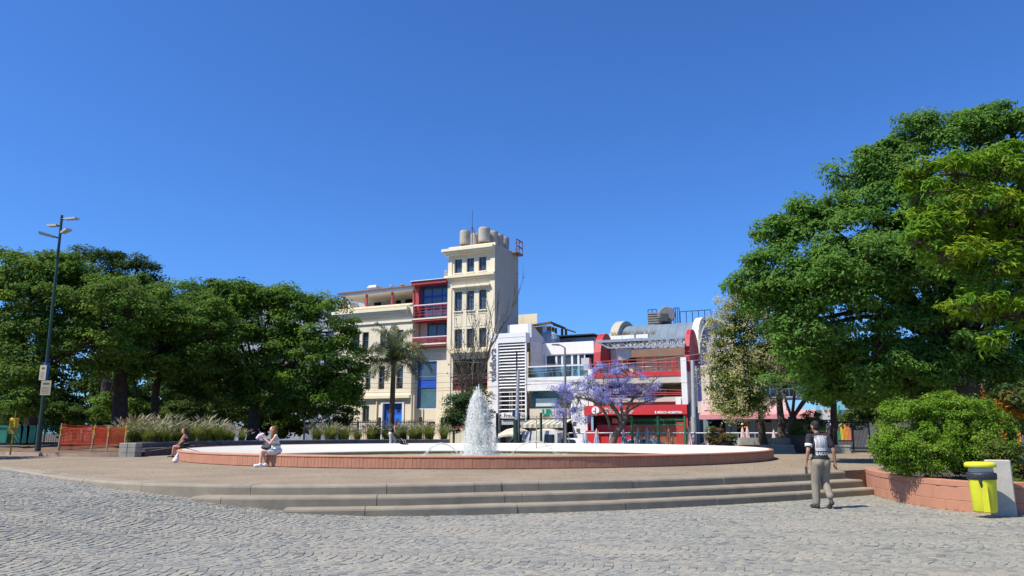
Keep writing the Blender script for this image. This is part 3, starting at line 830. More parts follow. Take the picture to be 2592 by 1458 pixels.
zc = Fz(1190, 893); bxs("cornice", cb, M_CREAM_L, (Fs(1140), Fs(1243), -.30, -.003, zc, zc + .2), (Fs(1142), Fs(1241), -.16, -.003, zc - .16, zc))
for i in range(3):
    a, b = tw_ops[3+i][0], tw_ops[3+i][1]; c, d = tw_ops[6+i][3], tw_ops[3+i][2]
    m = MB(); q = .04
    for bx in ((a, b, d - .28 - q, d - .28), (a, b, c + .22, c + .22 + q), (a, a + q, c + .22 + q, d - .28 - q), (b - q, b, c + .22 + q, d - .28 - q)): m.box(bx[0], bx[1], -.03, -.002, bx[2], bx[3])
    m.build("spandrel_moulding", M_CREAM_L, cb)
for o in tw_ops: bxs("sill", cb, M_CREAM_L, (o[0] - .05, o[1] + .05, -.09, .12, o[2] - .09, o[2] - .004))
# tower loggias
for lg, rz_ in ((log, 0), (log2, 1)):
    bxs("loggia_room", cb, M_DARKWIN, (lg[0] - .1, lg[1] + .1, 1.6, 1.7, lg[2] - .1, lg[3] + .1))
    zr = lg[2] + .75
    railing(cb, lg[0] + .02, lg[1] - .02, .08, lg[2], zr + .2, 6, M_REDST, rails=3)
    bxs("loggia_panel", cb, M_REDST, (lg[0] + .02, lg[1] - .02, .12, .16, lg[2] + .004, lg[2] + .3))
    window(cb, lg[0] + .3, lg[1] - .3, lg[2] + .1, lg[3] - .1, 1.2, 4, 2, M_FRAME, M_GLASS)
# ---- wing: projecting left block, balcony bay, top terrace
WL, WR = Fs(853, 800), Fs(1045, 800)
ZW = Fz(960, 778)
win_up = [rect(890, 910, 842, 884), rect(917, 933, 841, 883), rect(962, 976, 838, 881), rect(1006, 1021, 835, 879)]
win_lo = [rect(925, 938, 930, 986), rect(958, 973, 928, 985), rect(1003, 1020, 922, 984)]
gr = rect(917, 934, 1027, 1068)
door = rect(969, 1018, 1021, 1092)
for row in (win_up, win_lo):
    c = sum(o[2] for o in row) / len(row); d = sum(o[3] for o in row) / len(row)
    for i in range(len(row)): row[i] = (row[i][0], row[i][1], c, d)
def wing(m):
    holed_wall(m, WL, WR, GZ, ZW, win_up + win_lo + [gr, door], 0.0, .3)
    m.quad((WL, 0, GZ), (WL, 0, ZW), (WL, 9, ZW), (WL, 9, GZ)); m.quad((WR, 0, GZ), (WR, 1.1, GZ), (WR, 1.1, ZW), (WR, 0, ZW))
    m.quad((WL, 0, ZW), (WR, 0, ZW), (WR, 9, ZW), (WL, 9, ZW)); m.quad((WL, 9, GZ), (TW1, 9, GZ), (TW1, 9, ZW), (WL, 9, ZW))
part("wing_wall", cb, M_CREAM, wing)
for o in win_up: window(cb, *o, .2, 1, 2, glass=M_GLASS, fw_=.06)
for o in win_lo:
    window(cb, *o, .24, 1, 3, glass=M_GLASS, fw_=.06); railing(cb, o[0] + .01, o[1] - .01, .05, o[2] + .01, o[2] + .55, 4, M_FRAME, "window_rail", 2, .015)
window(cb, *gr, .2, 2, 1, glass=M_GLASS)
zc = Fz(960, 790)
bxs("cornice", cb, M_CREAM_L, (WL - .3, WR - .35, -.45, -.003, zc - .02, zc + .25), (WL - .2, WR - .45, -.32, -.003, zc - .22, zc - .02), (WL - .1, WR - .5, -.2, -.003, zc - .42, zc - .22))
zc = Fz(1000, 815); bxs("string_course", cb, M_CREAM_L, (WL, WR - .02, -.12, -.003, zc - .06, zc + .12))
bxs("parapet_cap", cb, M_CREAM_L, (WL - .05, WR, -.08, .3, ZW + .004, ZW + .14))
zc = Fz(960, 1006); bxs("string_course", cb, M_CREAM_L, (WL, Fs(1040), -.28, -.003, zc - .1, zc + .15), (WL, Fs(1040), -.14, -.003, zc - .26, zc - .1))
for u in (956, 1043, 1050):
    part("drainpipe", cb, M_CREAM_L, lambda m: m.cyl(Fs(u), -.09, GZ, Fz(u, 1000), .055, n=8))
# blue door with small square lights
bxs("door_surround", cb, M_WHITE, (door[0] - .2, door[0] - .004, -.08, .28, GZ, door[3] + .2), (door[1] + .004, door[1] + .2, -.08, .28, GZ, door[3] + .2), (door[0] - .004, door[1] + .004, -.08, .28, door[3] + .004, door[3] + .2))
mid = (door[0] + door[1]) / 2
for a, b in ((door[0] + .01, mid - .01), (mid + .01, door[1] - .01)):
    d_ = bxs("door", cb, M_DOORBLUE, (a, b, .2, .27, door[2], door[3] - .01))
    w_ = (b - a)
    for k in range(4):
        z = door[3] - .55 - k * .75
        bxs("door_light", d_, M_DARKWIN, (a + w_ * .32, b - w_ * .32, .185, .198, z - .2, z + .12))
pn = bxs("half_gate", cb, M_BLUEL, (Fs(985), Fs(1017), .02, .07, Fz(1000, 1088), Fz(1000, 1050)), label="brighter blue half-height gate leaf in front of the door")
bxs("gate_light", pn, M_DOORBLUE, (Fs(1003), Fs(1011), .005, .018, Fz(1000, 1068), Fz(1000, 1058)))
# balcony bay between wing and tower
BY = 1.05
bay_ops = [rect(1063, 1112, 916, 1034, BY)]
ZB = Fz(1085, 870, BY)
def bay(m): holed_wall(m, WR, TW0, GZ, ZB, bay_ops, BY * .55, .3)
part("bay_wall", cb, M_CREAM, bay)
o = bay_ops[0]; zm = o[2] + (o[3] - o[2]) * .46
bw = window(cb, o[0], o[1], o[2], zm, BY * .55 + .12, 1, 1, M_BLUE, M_GLASSG, .1, label="lower light of the tall blue framed window")
bw2 = window(cb, o[0], o[1], zm + .55, o[3], BY * .55 + .12, 1, 1, M_BLUE, M_GLASSB, .1)
bxs("window_panel", cb, M_BLUE, (o[0], o[1], BY * .55 + .1, BY * .55 + .2, zm + .002, zm + .548))
for vz in (884, 897): zc = Fz(1085, vz, BY); bxs("string_course", cb, M_CREAM_L, (WR + .3, TW0 - .05, BY * .55 - .08, BY * .55 - .003, zc - .05, zc + .06))
def balcony(zf, zr, glassz, blue):
    bxs("balcony_slab", cb, M_REDST, (WR + .02, TW0 - .02, -.05, 1.3, zf - .3, zf - .02)); bxs("slab_edge", cb, M_CREAM_L, (WR + .02, TW0 - .02, -.09, -.053, zf - .16, zf - .04))
    railing(cb, WR + .05, TW0 - .05, 0.0, zf, zr, 5, M_REDST, rails=4, r=.03)
    bxs("handrail", cb, M_WFRAME, (WR + .05, TW0 - .05, -.05, .05, zr + .04, zr + .11))
z1, z2, z3 = Fz(1085, 803), Fz(1085, 868), Fz(1085, 716)
balcony(z1, Fz(1085, 773), 0, 1); balcony(z2, Fz(1085, 855), 0, 0)
bxs("back_wall", cb, M_CREAM, (WR + .004, WR + .7, 1.25, 1.35, z2, z1 - .3))
window(cb, WR + .75, TW0 - .02, z2 + .05, z1 - .35, 1.3, 3, 1, M_FRAME, M_GLASSB)
zt = z3 - .15
bxs("bay_roof", cb, M_REDST, (WR - .05, TW0 - .01, -.35, 4.0, zt, zt + .3)); bxs("roof_sheet", cb, M_WFRAME, (WR - .05, TW0 - .01, -.45, 4.0, zt + .303, zt + .36))
bxs("bay_side", cb, M_REDST, (WR + .02, WR + .35, .35, 3.5, z1, zt - .002))
zb_ = z1 + (zt - z1) * .68
window(cb, WR + .4, TW0 - .02, z1 + .02, zb_, .8, 3, 1, M_BLUE, M_GLASSB, .1); window(cb, WR + .4, TW0 - .02, zb_ + .02, zt - .01, .8, 3, 1, M_BLUE, M_GLASSB, .08)
# roof terrace of the wing
zr = Fz(950, 735)
sl = (Fz(1040, 722) - Fz(862, 745)) / (WR - WL)
part("terrace_roof", cb, M_WHITE, lambda m: m.prism([(WL - .1, zr - .26), (WR - .1, zr - .26 + .1), (WR - .1, zr + .1), (WL - .1, zr)], 'y', .2, 4.2))
part("roof_sheet", cb, M_BROWN, lambda m: m.prism([(WL - .2, zr + .004), (WR - .08, zr + .104), (WR - .08, zr + .2), (WL - .2, zr + .1)], 'y', .05, 4.3))
for u in (864, 921, 986, 1041):
    s_ = Fs(u, 760); bxs("post", cb, M_REDST, (s_ - .08, s_ + .08, .35, .5, ZW + .15, zr - .22))
bxs("back_wall", cb, M_GREYW, (Fs(905, 760, 4), WR, 4.21, 4.3, ZW, zr + .05)); bxs("wall_return", cb, M_WHITE, (Fs(905, 760, 4) - .15, Fs(905, 760, 4), 2.8, 4.2, ZW + .004, zr - .27))
for u0, u1 in ((945, 962), (1000, 1012), (1024, 1041)): bxs("doorway", cb, M_DARKWIN, (Fs(u0, 760, 4), Fs(u1, 760, 4), 4.15, 4.205, ZW, ZW + 1.6))
part("roof_vent", cb, M_WHITE, lambda m: (m.box(Fs(905), Fs(925), 1.0, 2.0, zr + .12, zr + .5), m.box(Fs(903), Fs(927), .9, 2.1, zr + .5, zr + .6), m.box(Fs(905), Fs(925), 1.0, 2.0, zr + .6, zr + .75)))
part("roof_vent", cb, M_STEEL, lambda m: (m.cyl(Fs(957), 1.5, zr + .1, zr + .4, .12), m.lathe([(.01, .0), (.2, .05), (.22, .2), (.12, .3), (.01, .32)], 12, (Fs(957), 1.5, zr + .38))))
part("roof_vent", cb, M_BROWN, lambda m: (m.cyl(Fs(986), 1.5, zr + .1, zr + .45, .14), m.lathe([(.22, .0), (.24, .12), (.05, .3)], 10, (Fs(986), 1.5, zr + .45))))
part("flue", cb, M_STEEL, lambda m: (m.cyl(Fs(1109), 1.0, zt + .3, zt + .95, .1), m.lathe([(.12, 0), (.2, .06), (.2, .3), (.08, .42)], 12, (Fs(1109), 1.0, zt + .95))))
# parapet and roof kit of the tower
bxs("parapet", cb, M_CREAM, (TW0, TW1, .003, .3, ZT + .003, ZT + .06))
# water tanks stand on the roof: things of their own
def tank(u, v0, v1, y, r, label):
    s_, z0 = F(u, v0, y); z1_ = Fz(u, v1, y)
    t = thing("water_tank", label, "water tank", fw(s_, y, ZT + .02), -BETA, "round water tanks on the tower roof")
    h_ = z1_ - ZT
    m = MB(); m.smooth = False
    m.lathe([(r * .9, .35), (r * .94, .38), (r, .5), (r, h_ - .12), (r * .97, h_ - .05), (r * .9, h_)], 20); m.build("tank_body", M_TANK, t)
    m = MB()
    for k in range(4): a = math.pi / 4 + k * math.pi / 2; m.box(r * .7 * math.cos(a) - .08, r * .7 * math.cos(a) + .08, r * .7 * math.sin(a) - .08, r * .7 * math.sin(a) + .08, 0.03, .35)
    m.box(-r * .85, r * .85, -.08, .08, .2, .349); m.build("stand", M_BROWN, t)
    m = MB(); m.lathe([(r * .92, 0), (r * .88, .05), (r * .25, .1), (.02, .1)], 20, (0, 0, h_ + .002)); m.build("lid", M_TANK, t)
tank(1177, 617, 587, .9, .47, "squat water tank nearest the tower's terrace side, beside the antenna mast")
tank(1226, 611, 579, .8, .52, "tallest looking water tank at the front corner of the tower roof")
tank(1204, 617, 594, 2.3, .45, "half hidden water tank just behind the antenna mast")
tank(1248, 611, 588, 1.9, .45, "water tank directly behind the front corner tank on the tower")
tank(1262, 615, 596, 2.8, .45, "third water tank back along the tower's shaded side")
tank(1277, 620, 603, 3.9, .42, "rearmost water tank beside the red roof ladder rail")
t = thing("antenna_mast", "thin antenna mast with guy struts on the tower roof", "antenna", fw(Fs(1195, 615, .6), .6, ZT + .02), -BETA)
hm = Fz(1195, 533, .6) - ZT
part("mast", t, M_DSTEEL, lambda m: (m.tube([(0, 0, 0), (0, 0, hm * .55)], .04, 6), m.tube([(0, 0, hm * .55), (0, 0, hm)], .022, 6)))
for dx, dy in ((-.95, 0), (.85, -.2), (.1, 1.2)): part("guy_strut", t, M_WOODOLD, lambda m: m.tube([(dx, dy, 0), (0, 0, hm * .58)], .022, 5))
t = thing("ladder_rail", "red roof ladder rail at the back edge of the tower", "railing", fw(TW1, TD - 1.2, ZT), -BETA)
M_RAILR = mat("rail_oxide", (0.14, 0.05, 0.05), 0.6, 0.1)
part("platform", t, M_BROWN, lambda m: m.box(.02, .45, -.2, 1.3, -.15, .0))
for y_ in (-.1, .5, 1.2): part("post", t, M_RAILR, lambda m: m.box(.38, .44, y_ - .03, y_ + .03, .002, 1.1))
for z_ in (.5, 1.08): part("rail", t, M_RAILR, lambda m: (m.box(.375, .445, -.1, 1.2, z_, z_ + .06), m.box(-.3, .375, 1.17, 1.23, z_, z_ + .06)))
# black railing in front of the cream building
FENY = -4.0
fb = thing("iron_fence", "low black iron fence in front of the blue door", "fence", (C0[0], C0[1], 0), -BETA)
a, b = Fs(880, 1070, FENY), Fs(1100, 1070, FENY); zt_ = Fz(1000, 1066, FENY)
m = MB(); m.box(a, b, FENY - .03, FENY + .03, zt_ - .12, zt_ - .05); m.box(a, b, FENY - .03, FENY + .03, .2, .27); m.build("rail", M_DSTEEL, fb)
m = MB(); x = a
while x < b:
    m.box(x - .015, x + .015, FENY - .015, FENY + .015, GZ, zt_ + .1); x += .16
m.build("bars", M_DSTEEL, fb, kind="stuff")
for u in (960, 1064): s_ = Fs(u, 1070, FENY); bxs("post", fb, M_DSTEEL, (s_ - .1, s_ + .1, FENY - .1, FENY + .1, GZ, zt_ + .3))
t = thing("litter_bin", "small black litter bin hung on the iron fence", "bin", fw(Fs(1091, 1075, FENY - .4), FENY - .4, Fz(1091, 1090, FENY - .4)), -BETA)
part("bin_body", t, M_DSTEEL, lambda m: m.lathe([(.22, 0), (.3, .1), (.32, .62), (.3, .66)], 14)); part("post", t, M_DSTEEL, lambda m: m.cyl(0, .1, -2, -.001, .04))

# ---------------------------------------------------------------- white building with louvred front
wb = thing("white_louvre_building", "white building with louvred front, glazed upper terrace and vertical lettering", "building", (C0[0], C0[1], 0), -BETA)
LX0, LX1, LX2 = Fs(1243, 900) + .02, Fs(1264, 900), Fs(1334, 900)
LZ1 = Fz(1290, 844); LZL = Fz(1297, 868); LZB = Fz(1297, 1048)
RD = 3.2                                                # depth of the return
bxs("lettered_pier", wb, M_WHITE, (LX0, LX1, -.25, .6, GZ, LZ1))
bxs("head_band", wb, M_WHITE, (LX1 + .002, LX2, -.25, .6, LZL, LZ1)); bxs("band_groove", wb, M_GREYW, (LX0 + .1, LX2 - .05, -.262, -.252, LZL + .42, LZL + .45))
bxs("corner_post", wb, M_WHITE, (LX2 - .1, LX2 + .02, -.2, -.05, Fz(1334, 1065), LZL))
zsw = Fz(1297, 990)
bxs("shade_backing", wb, mat("plum_shadow_wall", (0.10, 0.07, 0.085), 0.9, 0.2, 1.0), (LX1, LX2 - .15, .45, .5, LZB, zsw)); bxs("lit_backing", wb, mat("lit_grey_wall", (0.34, 0.34, 0.36), 0.9, 0.1, 1.0), (LX1, LX2 - .15, .30, .35, zsw + .003, LZL))  # backing coloured by its light: plum for shade below, grey as lit wall above
z = LZB; k = 0
zsw = Fz(1297, 990); 
while z < LZL - .05:
    step = .34 if z < zsw else .245
    h_ = .08 if z < zsw else .15
    m = MB(); m.prism([(-.2, 0), (-.17, h_ * .3), (.1, h_), (.12, h_ - .02), (-.15, -.02)], 'x', LX1 + .004, LX2 - .12)
    o = m.build("louvre_slat", M_WHITE, wb); o.location = (0, 0, z); z += step
for u in (1288, 1294, 1318): s_ = Fs(u, 1020); bxs("louvre_post", wb, M_WHITE, (s_ - .04, s_ + .04, .13, .2, LZB, zsw))
bxs("shop_front", wb, M_DARKWIN, (LX1, LX2 - .004, .3, .35, GZ, LZB - .1)); bxs("shop_head", wb, M_GREYW, (LX1, LX2 - .12, -.1, .298, LZB - .32, LZB - .05))
sg = bxs("shop_sign", wb, M_WHITE, (Fs(1272, 1055), Fs(1329, 1055), -.2, -.12, Fz(1300, 1059), Fz(1300, 1044)))
text("sign_text", "Freuter", .42, M_FRAME, sg, (Fs(1278, 1055), -.215, Fz(1300, 1056)), (math.pi/2, 0, 0), .005); text("sign_text", "Fil", .42, M_FRAME, sg, (Fs(1317, 1055), -.215, Fz(1300, 1056)), (math.pi/2, 0, 0), .005)
bxs("shop_blind", wb, M_GREYW, (Fs(1270, 1065), Fs(1330, 1065), -.06, 0, Fz(1300, 1075), Fz(1300, 1063)))
text("vertical_lettering", "valellora", .8, mat("grey_lettering", (.22, .20, .19), .6, 0), wb, (LX1 - .2, -.29, Fz(1255, 965)), (math.pi/2, -math.pi/2, 0), .03, bold=-.002, sx=.98)
# return wall (glazed) and recessed main face
bxs("return_wall", wb, M_GREYW, (LX2 + .03, LX2 + .05, .602, RD, Fz(1340, 960, 1), LZ1 - .5)); bxs("return_roof", wb, M_GREYW, (LX0 + .3, LX2 + .06, .602, RD + 3, LZ1 - .48, LZ1 - .3))
# curved parapet that sweeps down along the return
part("swept_parapet", wb, M_GREYW, lambda m: m.prism([(1.0, LZ1 - .3)] + [(1.0 + 4.2 * t / 8, LZ1 + .9 - 1.15 * math.sin(math.pi / 2 * t / 8)) for t in range(9)] + [(5.2, LZ1 - .3)], 'x', LX2 - .35, LX2 - .02))
bxs("parapet_front", wb, M_WHITE, (LX0 + 1.0, LX2 - .36, 1.0, 1.2, LZ1 - .3, LZ1 + .85))
MX0, MX1 = LX2 + .06, Fs(1503, 900, RD)
za_, zb_ = Fz(1430, 896, RD), Fz(1440, 866, RD)
bxs("upper_parapet", wb, M_WHITE, (MX0, MX1, RD, RD + .4, za_, zb_))
zc_ = Fz(1430, 960, RD)
bxs("room_behind", wb, M_DARKWIN, (MX0, MX1, RD + .9, RD + 1, zc_ - 1, za_))
xs_ = [Fs(u, 910, RD) for u in (1380, 1407, 1422, 1447, 1463, 1480)]
for a, b in zip(xs_, xs_[1:]): window(wb, a + .01, b - .01, zc_ - .6, za_ - .01, RD + .15, 1, 1, M_WFRAME, M_GLASS, .07)
bxs("wall_panel", wb, M_GREYW, (MX0, xs_[0], RD, RD + .1, zc_ - .6, za_ - .002))
bxs("end_pier", wb, M_GREYW, (Fs(1480, 930, 1), Fs(1500, 930, 1), .2, .7, Fz(1490, 1030), Fz(1490, 905)))
zs0, zs1 = Fz(1410, 988), Fz(1410, 954)
bxs("terrace_slab", wb, M_WHITE, (LX2 + .06, Fs(1489, 960), -.15, RD + .9, zs0, zs1))
bxs("slab_groove", wb, M_GREYW, (LX2 + .1, Fs(1485, 960), -.162, -.152, zs1 - .3, zs1 - .27))
def rail_glass_mat():
    m, nt, b = new_mat("clear_rail_glass"); N, L = nt.nodes, nt.links
    tr = N.new("ShaderNodeBsdfTransparent"); tr.inputs[0].default_value = (.62, .70, .68, 1)
    gl = N.new("ShaderNodeBsdfGlossy"); gl.inputs["Roughness"].default_value = .05; gl.inputs["Color"].default_value = (.8, .85, .85, 1)
    mx = N.new("ShaderNodeMixShader"); mx.inputs[0].default_value = .22
    L.new(tr.outputs[0], mx.inputs[1]); L.new(gl.outputs[0], mx.inputs[2]); L.new(mx.outputs[0], nt.nodes["Material Output"].inputs["Surface"])
    return m
M_RGLASS = rail_glass_mat()
gx = [LX2 + .08 + (Fs(1480, 940) - LX2 - .08) * k / 4 for k in range(5)]
zg = Fz(1410, 928)
for a, b in zip(gx, gx[1:]): bxs("rail_pane", wb, M_RGLASS, (a + .02, b - .02, -.09, -.075, zs1 + .01, zg - .005))
bxs("handrail", wb, M_WFRAME, (LX2 + .06, Fs(1480, 940), -.13, -.04, zg, zg + .1))
# ground floor shop under the terrace
bxs("shop_wall", wb, M_GREYW, (LX2 + .3, Fs(1446, 1000), 1.0, 1.1, GZ, zs0 - .003))
sw = rect(1340, 1413, 990, 1031)
bxs("display_reveal", wb, M_DSTEEL, (sw[0], sw[1], .4, .99, sw[2] - .2, sw[2])); bxs("display_glass", wb, M_GLASSG, (sw[0], sw[1], .42, .46, sw[2] + .002, sw[3]))
bxs("display_screen", wb, mat("pale_screen_panel", (0.50, 0.62, 0.58), 0.4, 0.05, 1.0), (Fs(1352, 1015), Fs(1404, 1015), .36, .41, Fz(1378, 1028), Fz(1378, 1008)))
fa = bxs("shop_fascia", wb, M_BEIGE, (Fs(1342, 1045), Fs(1440, 1045), -.1, .3, Fz(1390, 1059), Fz(1390, 1034)))
text("fascia_text", "UR", .62, M_TEALTXT, fa, (Fs(1374, 1045), -.14, Fz(1385, 1050)), (math.pi/2, 0, 0), .03, bold=.02); text("fascia_text", "BANO", .2, M_FRAME, fa, (Fs(1375, 1045), -.14, Fz(1385, 1056)), (math.pi/2, 0, 0), .01)
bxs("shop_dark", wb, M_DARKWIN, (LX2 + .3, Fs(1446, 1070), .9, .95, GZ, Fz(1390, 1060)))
# raking white buttress between white and red buildings
p = [(Fs(1446, 1045), Fz(1446, 1030)), (Fs(1490, 1030), Fz(1490, 1030)), (Fs(1490, 1100), GZ), (Fs(1478, 1125) - .4, GZ), (Fs(1452, 1080), Fz(1452, 1080))]
part("raking_buttress", wb, M_WHITE, lambda m: m.prism(p[::-1], 'y', -.3, .5)); bxs("buttress_top", wb, M_WHITE, (Fs(1446, 1000), Fs(1489, 1000), -.1, .5, Fz(1460, 1030) + .002, zs0 - .004))
for u, v in ((1458, 1073), (1467, 1090)): s_, z_ = F(u, v); bxs("vent_opening", wb, M_FRAME, (s_ - .14, s_ + .14, -.32, -.302, z_ - .15, z_ + .15))
# roof clutter behind: pergola with reed screen, blue-grey sheds
rp = thing("roof_pergola", "weathered timber pergola with reed screen on the roof behind the tower", "pergola", (C0[0], C0[1], 0), -BETA)
py_ = 8.0
zt2, zb2 = Fz(1360, 824, py_), Fz(1360, 862, py_)
bxs("reed_screen", rp, M_REED, (Fs(1310, 850, py_), Fs(1395, 850, py_), py_, py_ + .1, zb2 - 1, zt2 - .1))
part("beam", rp, M_WOODOLD, lambda m: m.prism([(Fs(1308, 830, py_), zt2 - .2), (Fs(1396, 830, py_), zt2 + .1), (Fs(1396, 830, py_), zt2 + .3), (Fs(1308, 830, py_), zt2)], 'y', py_ - .1, py_ + .15))
part("beam", rp, M_WOODOLD, lambda m: m.prism([(Fs(1396, 830, py_), zt2 + .05), (Fs(1430, 845, py_), zt2 - .5), (Fs(1430, 845, py_), zt2 - .3), (Fs(1396, 830, py_), zt2 + .28)], 'y', py_, py_ + .2))
for k, u in enumerate((1397, 1404, 1420, 1430)): s_ = Fs(u, 850, py_); bxs("post", rp, M_WOODOLD, (s_ - .09, s_ + .09, py_ + .2, py_ + .38, zb2 - 1, zt2 - .2 - .1 * k))
for k in range(5): part("rafter", rp, M_WOODOLD, lambda m: m.tube([(Fs(1398 + 7 * k, 840, py_), py_ + .3, zt2 - .1 * k), (Fs(1400 + 7 * k, 840, py_), py_ + 3, zt2 - .1 * k)], .07, 4))
rs = thing("roof_shed", "low blue-grey sheet sheds on the white building's roof", "shed", (C0[0], C0[1], 0), -BETA)
sy = 6.5
bxs("shed_wall", rs, M_GREYB, (Fs(1376, 880, sy), Fs(1505, 880, sy), sy, sy + 2, zb_ - .4, Fz(1440, 856, sy))); part("shed_roof", rs, M_DSTEEL, lambda m: m.prism([(Fs(1400, 860, sy), Fz(1410, 853, sy)), (Fs(1506, 850, sy), Fz(1500, 848, sy)), (Fs(1506, 850, sy), Fz(1500, 845, sy)), (Fs(1400, 860, sy), Fz(1410, 850, sy))], 'y', sy - .3, sy + 2.2))
for u in (1411, 1442): s_ = Fs(u, 866, sy); bxs("shed_opening", rs, M_BROWN if u > 1420 else M_DSTEEL, (s_ - .3, s_ + .3, sy - .03, sy - .004, Fz(u, 873, sy), Fz(u, 860, sy)))
bxs("chimney", rs, M_WHITE, (Fs(1383, 840, sy) - .12, Fs(1383, 840, sy) + .16, sy - .6, sy - .3, zb_, Fz(1385, 826, sy))); bxs("white_block", rs, M_WHITE, (Fs(1390, 850, sy), Fs(1404, 850, sy), sy - .5, sy - .01, zb_, Fz(1397, 840, sy)))
part("round_tank", rs, M_GREYB, lambda m: m.lathe([(.95, 0), (.95, .9), (.8, 1.3), (.4, 1.55), (.02, 1.6)], 18, (Fs(1388, 870, 4.6), 4.8, Fz(1388, 886, 4.6))))
# ---------------------------------------------------------------- red bookshop building
rb = thing("red_bookshop_building", "red fronted building with curved fins, truss canopy and barrel roof", "building", (C0[0], C0[1], 0), -BETA)
RX0, RX1 = Fs(1482, 1030), Fs(1741, 1030)
def fin(u0, u1, vtop, vbot, label):
    """tall wall set end-on to the street, its top rounded like half an ellipse"""
    a, b = Fs(u0, 900), Fs(u1, 900); zt_, zb_ = Fz((u0 + u1) / 2, vtop, 1.2), Fz(u0, vbot)
    prof = [(0.15 + 1.8 - 2.0 * math.cos(math.pi * k / 14), zb_ + (zt_ - zb_) * math.sin(math.pi * k / 14) ** .7) for k in range(15)]
    m = MB(); m.prism(prof, 'x', a, b)
    return m.build("fin_wall", M_REDFIN, rb, label=label)
fin(1502, 1519, 843, 960, "red rounded fin wall next to the white building"); fin(1733, 1745, 831, 940, "red rounded fin wall over the pale pier")
# levels
zf0, zf1 = Fz(1600, 1050), Fz(1600, 1026)              # red fascia
bxs("fascia", rb, M_RED, (RX0, RX1, -.35, .5, zf0, zf1))
lx = lambda u: Fs(u, 1045) 
em = MB()
s_, z_ = F(1508, 1043)
em.lathe([(.02, 0), (.30, 0), (.30, .02), (.02, .02)], 18); e_ = em.build("emblem", M_WHITETXT, rb); e_.location = (s_ + .1, -.36, z_ + .1); e_.rotation_euler = (math.pi / 2, 0, 0)
bxs("emblem_mark", e_, M_RED, (-.04, .04, -.22, .22, .021, .03), (-.2, -.04, -.08, -.02, .021, .03))
text("fascia_text", "LIBRERIA", .30, M_WHITETXT, rb, (Fs(1528, 1040), -.37, Fz(1540, 1039)), (math.pi/2, 0, 0), .012); text("fascia_text", "DEL FONDO", .28, M_WHITETXT, rb, (Fs(1528, 1040), -.37, Fz(1540, 1048)), (math.pi/2, 0, 0), .012)
text("fascia_text", "ARNALDO", .22, M_WHITETXT, rb, (Fs(1572, 1045), -.37, Fz(1585, 1043.5)), (math.pi/2, 0, 0), .012, bold=.006); text("fascia_text", "ORFILA REYNAL", .13, M_WHITETXT, rb, (Fs(1572, 1045), -.37, Fz(1585, 1047.5)), (math.pi/2, 0, 0), .012, bold=.004)
text("fascia_text", "MÉXICO ARGENTINA", .23, M_WHITETXT, rb, (Fs(1667, 1045), -.37, Fz(1690, 1047)), (math.pi/2, 0, 0), .012, bold=.008, sx=.80)
bxs("flag_mark", rb, M_WHITETXT, (Fs(1661, 1045), Fs(1664, 1045), -.37, -.352, Fz(1690, 1047), Fz(1690, 1040.5)))
bxs("flag_mark", rb, mat("flag_blue", (0.10, 0.12, 0.50), 0.6, 0.0), (Fs(1704, 1045), Fs(1711, 1045), -.37, -.352, Fz(1705, 1047), Fz(1705, 1044.6)), (Fs(1704, 1045), Fs(1711, 1045), -.37, -.352, Fz(1705, 1042.6), Fz(1705, 1040))); bxs("flag_mark", rb, M_WHITETXT, (Fs(1704, 1045), Fs(1711, 1045), -.366, -.352, Fz(1705, 1044.5), Fz(1705, 1042.7)))
bxs("red_pier", rb, M_RED, (RX0, Fs(1491, 1080), -.2, .5, GZ, zf0 - .003)); bxs("red_pier", rb, M_RED, (Fs(1733, 1080), RX1, -.2, .5, GZ, zf0 - .003))
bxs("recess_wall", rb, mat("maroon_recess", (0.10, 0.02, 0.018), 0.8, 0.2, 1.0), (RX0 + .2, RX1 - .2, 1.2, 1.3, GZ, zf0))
zsh = Fz(1600, 1076)
nsh = 7; a0, a1 = Fs(1507, 1090), Fs(1714, 1090)
for k in range(nsh):
    a, b = a0 + (a1 - a0) * k / nsh, a0 + (a1 - a0) * (k + 1) / nsh
    bxs("shutter_panel", rb, M_BROWNSH if 2 < k else M_RED, (a + .015, b - .015, .5, .56, GZ, zsh + random.uniform(-.02, .02)))
bxs("shutter_band", rb, M_RED, (a0, a1, .45, .495, zsh - .12, zsh + .01))
bxs("ticket_booth", rb, M_RED, (Fs(1716, 1090), Fs(1734, 1090), -.5, .4, GZ, Fz(1725, 1069))); bxs("red_plinth", rb, M_RED, (Fs(1489, 1100), Fs(1522, 1100), -.6, -.1, GZ, Fz(1505, 1090)))
bxs("ac_unit", rb, M_WHITE, (Fs(1712, 1020), Fs(1725, 1020), -.2, .2, zf1 + .01, zf1 + .5))
# graffiti strokes on the shutters
gm = mat("spray_paint", (0.5, 0.42, 0.33), 0.8, 0.1)
gr_ = random.Random(4); m = MB()
for (uc, n_) in ((1585, 5), (1660, 9)):
    for k in range(n_):
        s_, z_ = F(uc + gr_.uniform(-22, 22), 1098 + gr_.uniform(-8, 12)); w = gr_.uniform(.1, .35)
        p_ = [(s_ + w * math.cos(t) * (1 + .3 * math.sin(2*t)), .492 if k % 2 else .49, z_ + .22 * math.sin(t + k)) for t in [gr_.uniform(0, 6) + i * .5 for i in range(7)]]
        m.tube([(q[0], .478, q[2]) for q in p_], .018, 4, flat=.4)
m.build("graffiti", gm, rb, kind="stuff")
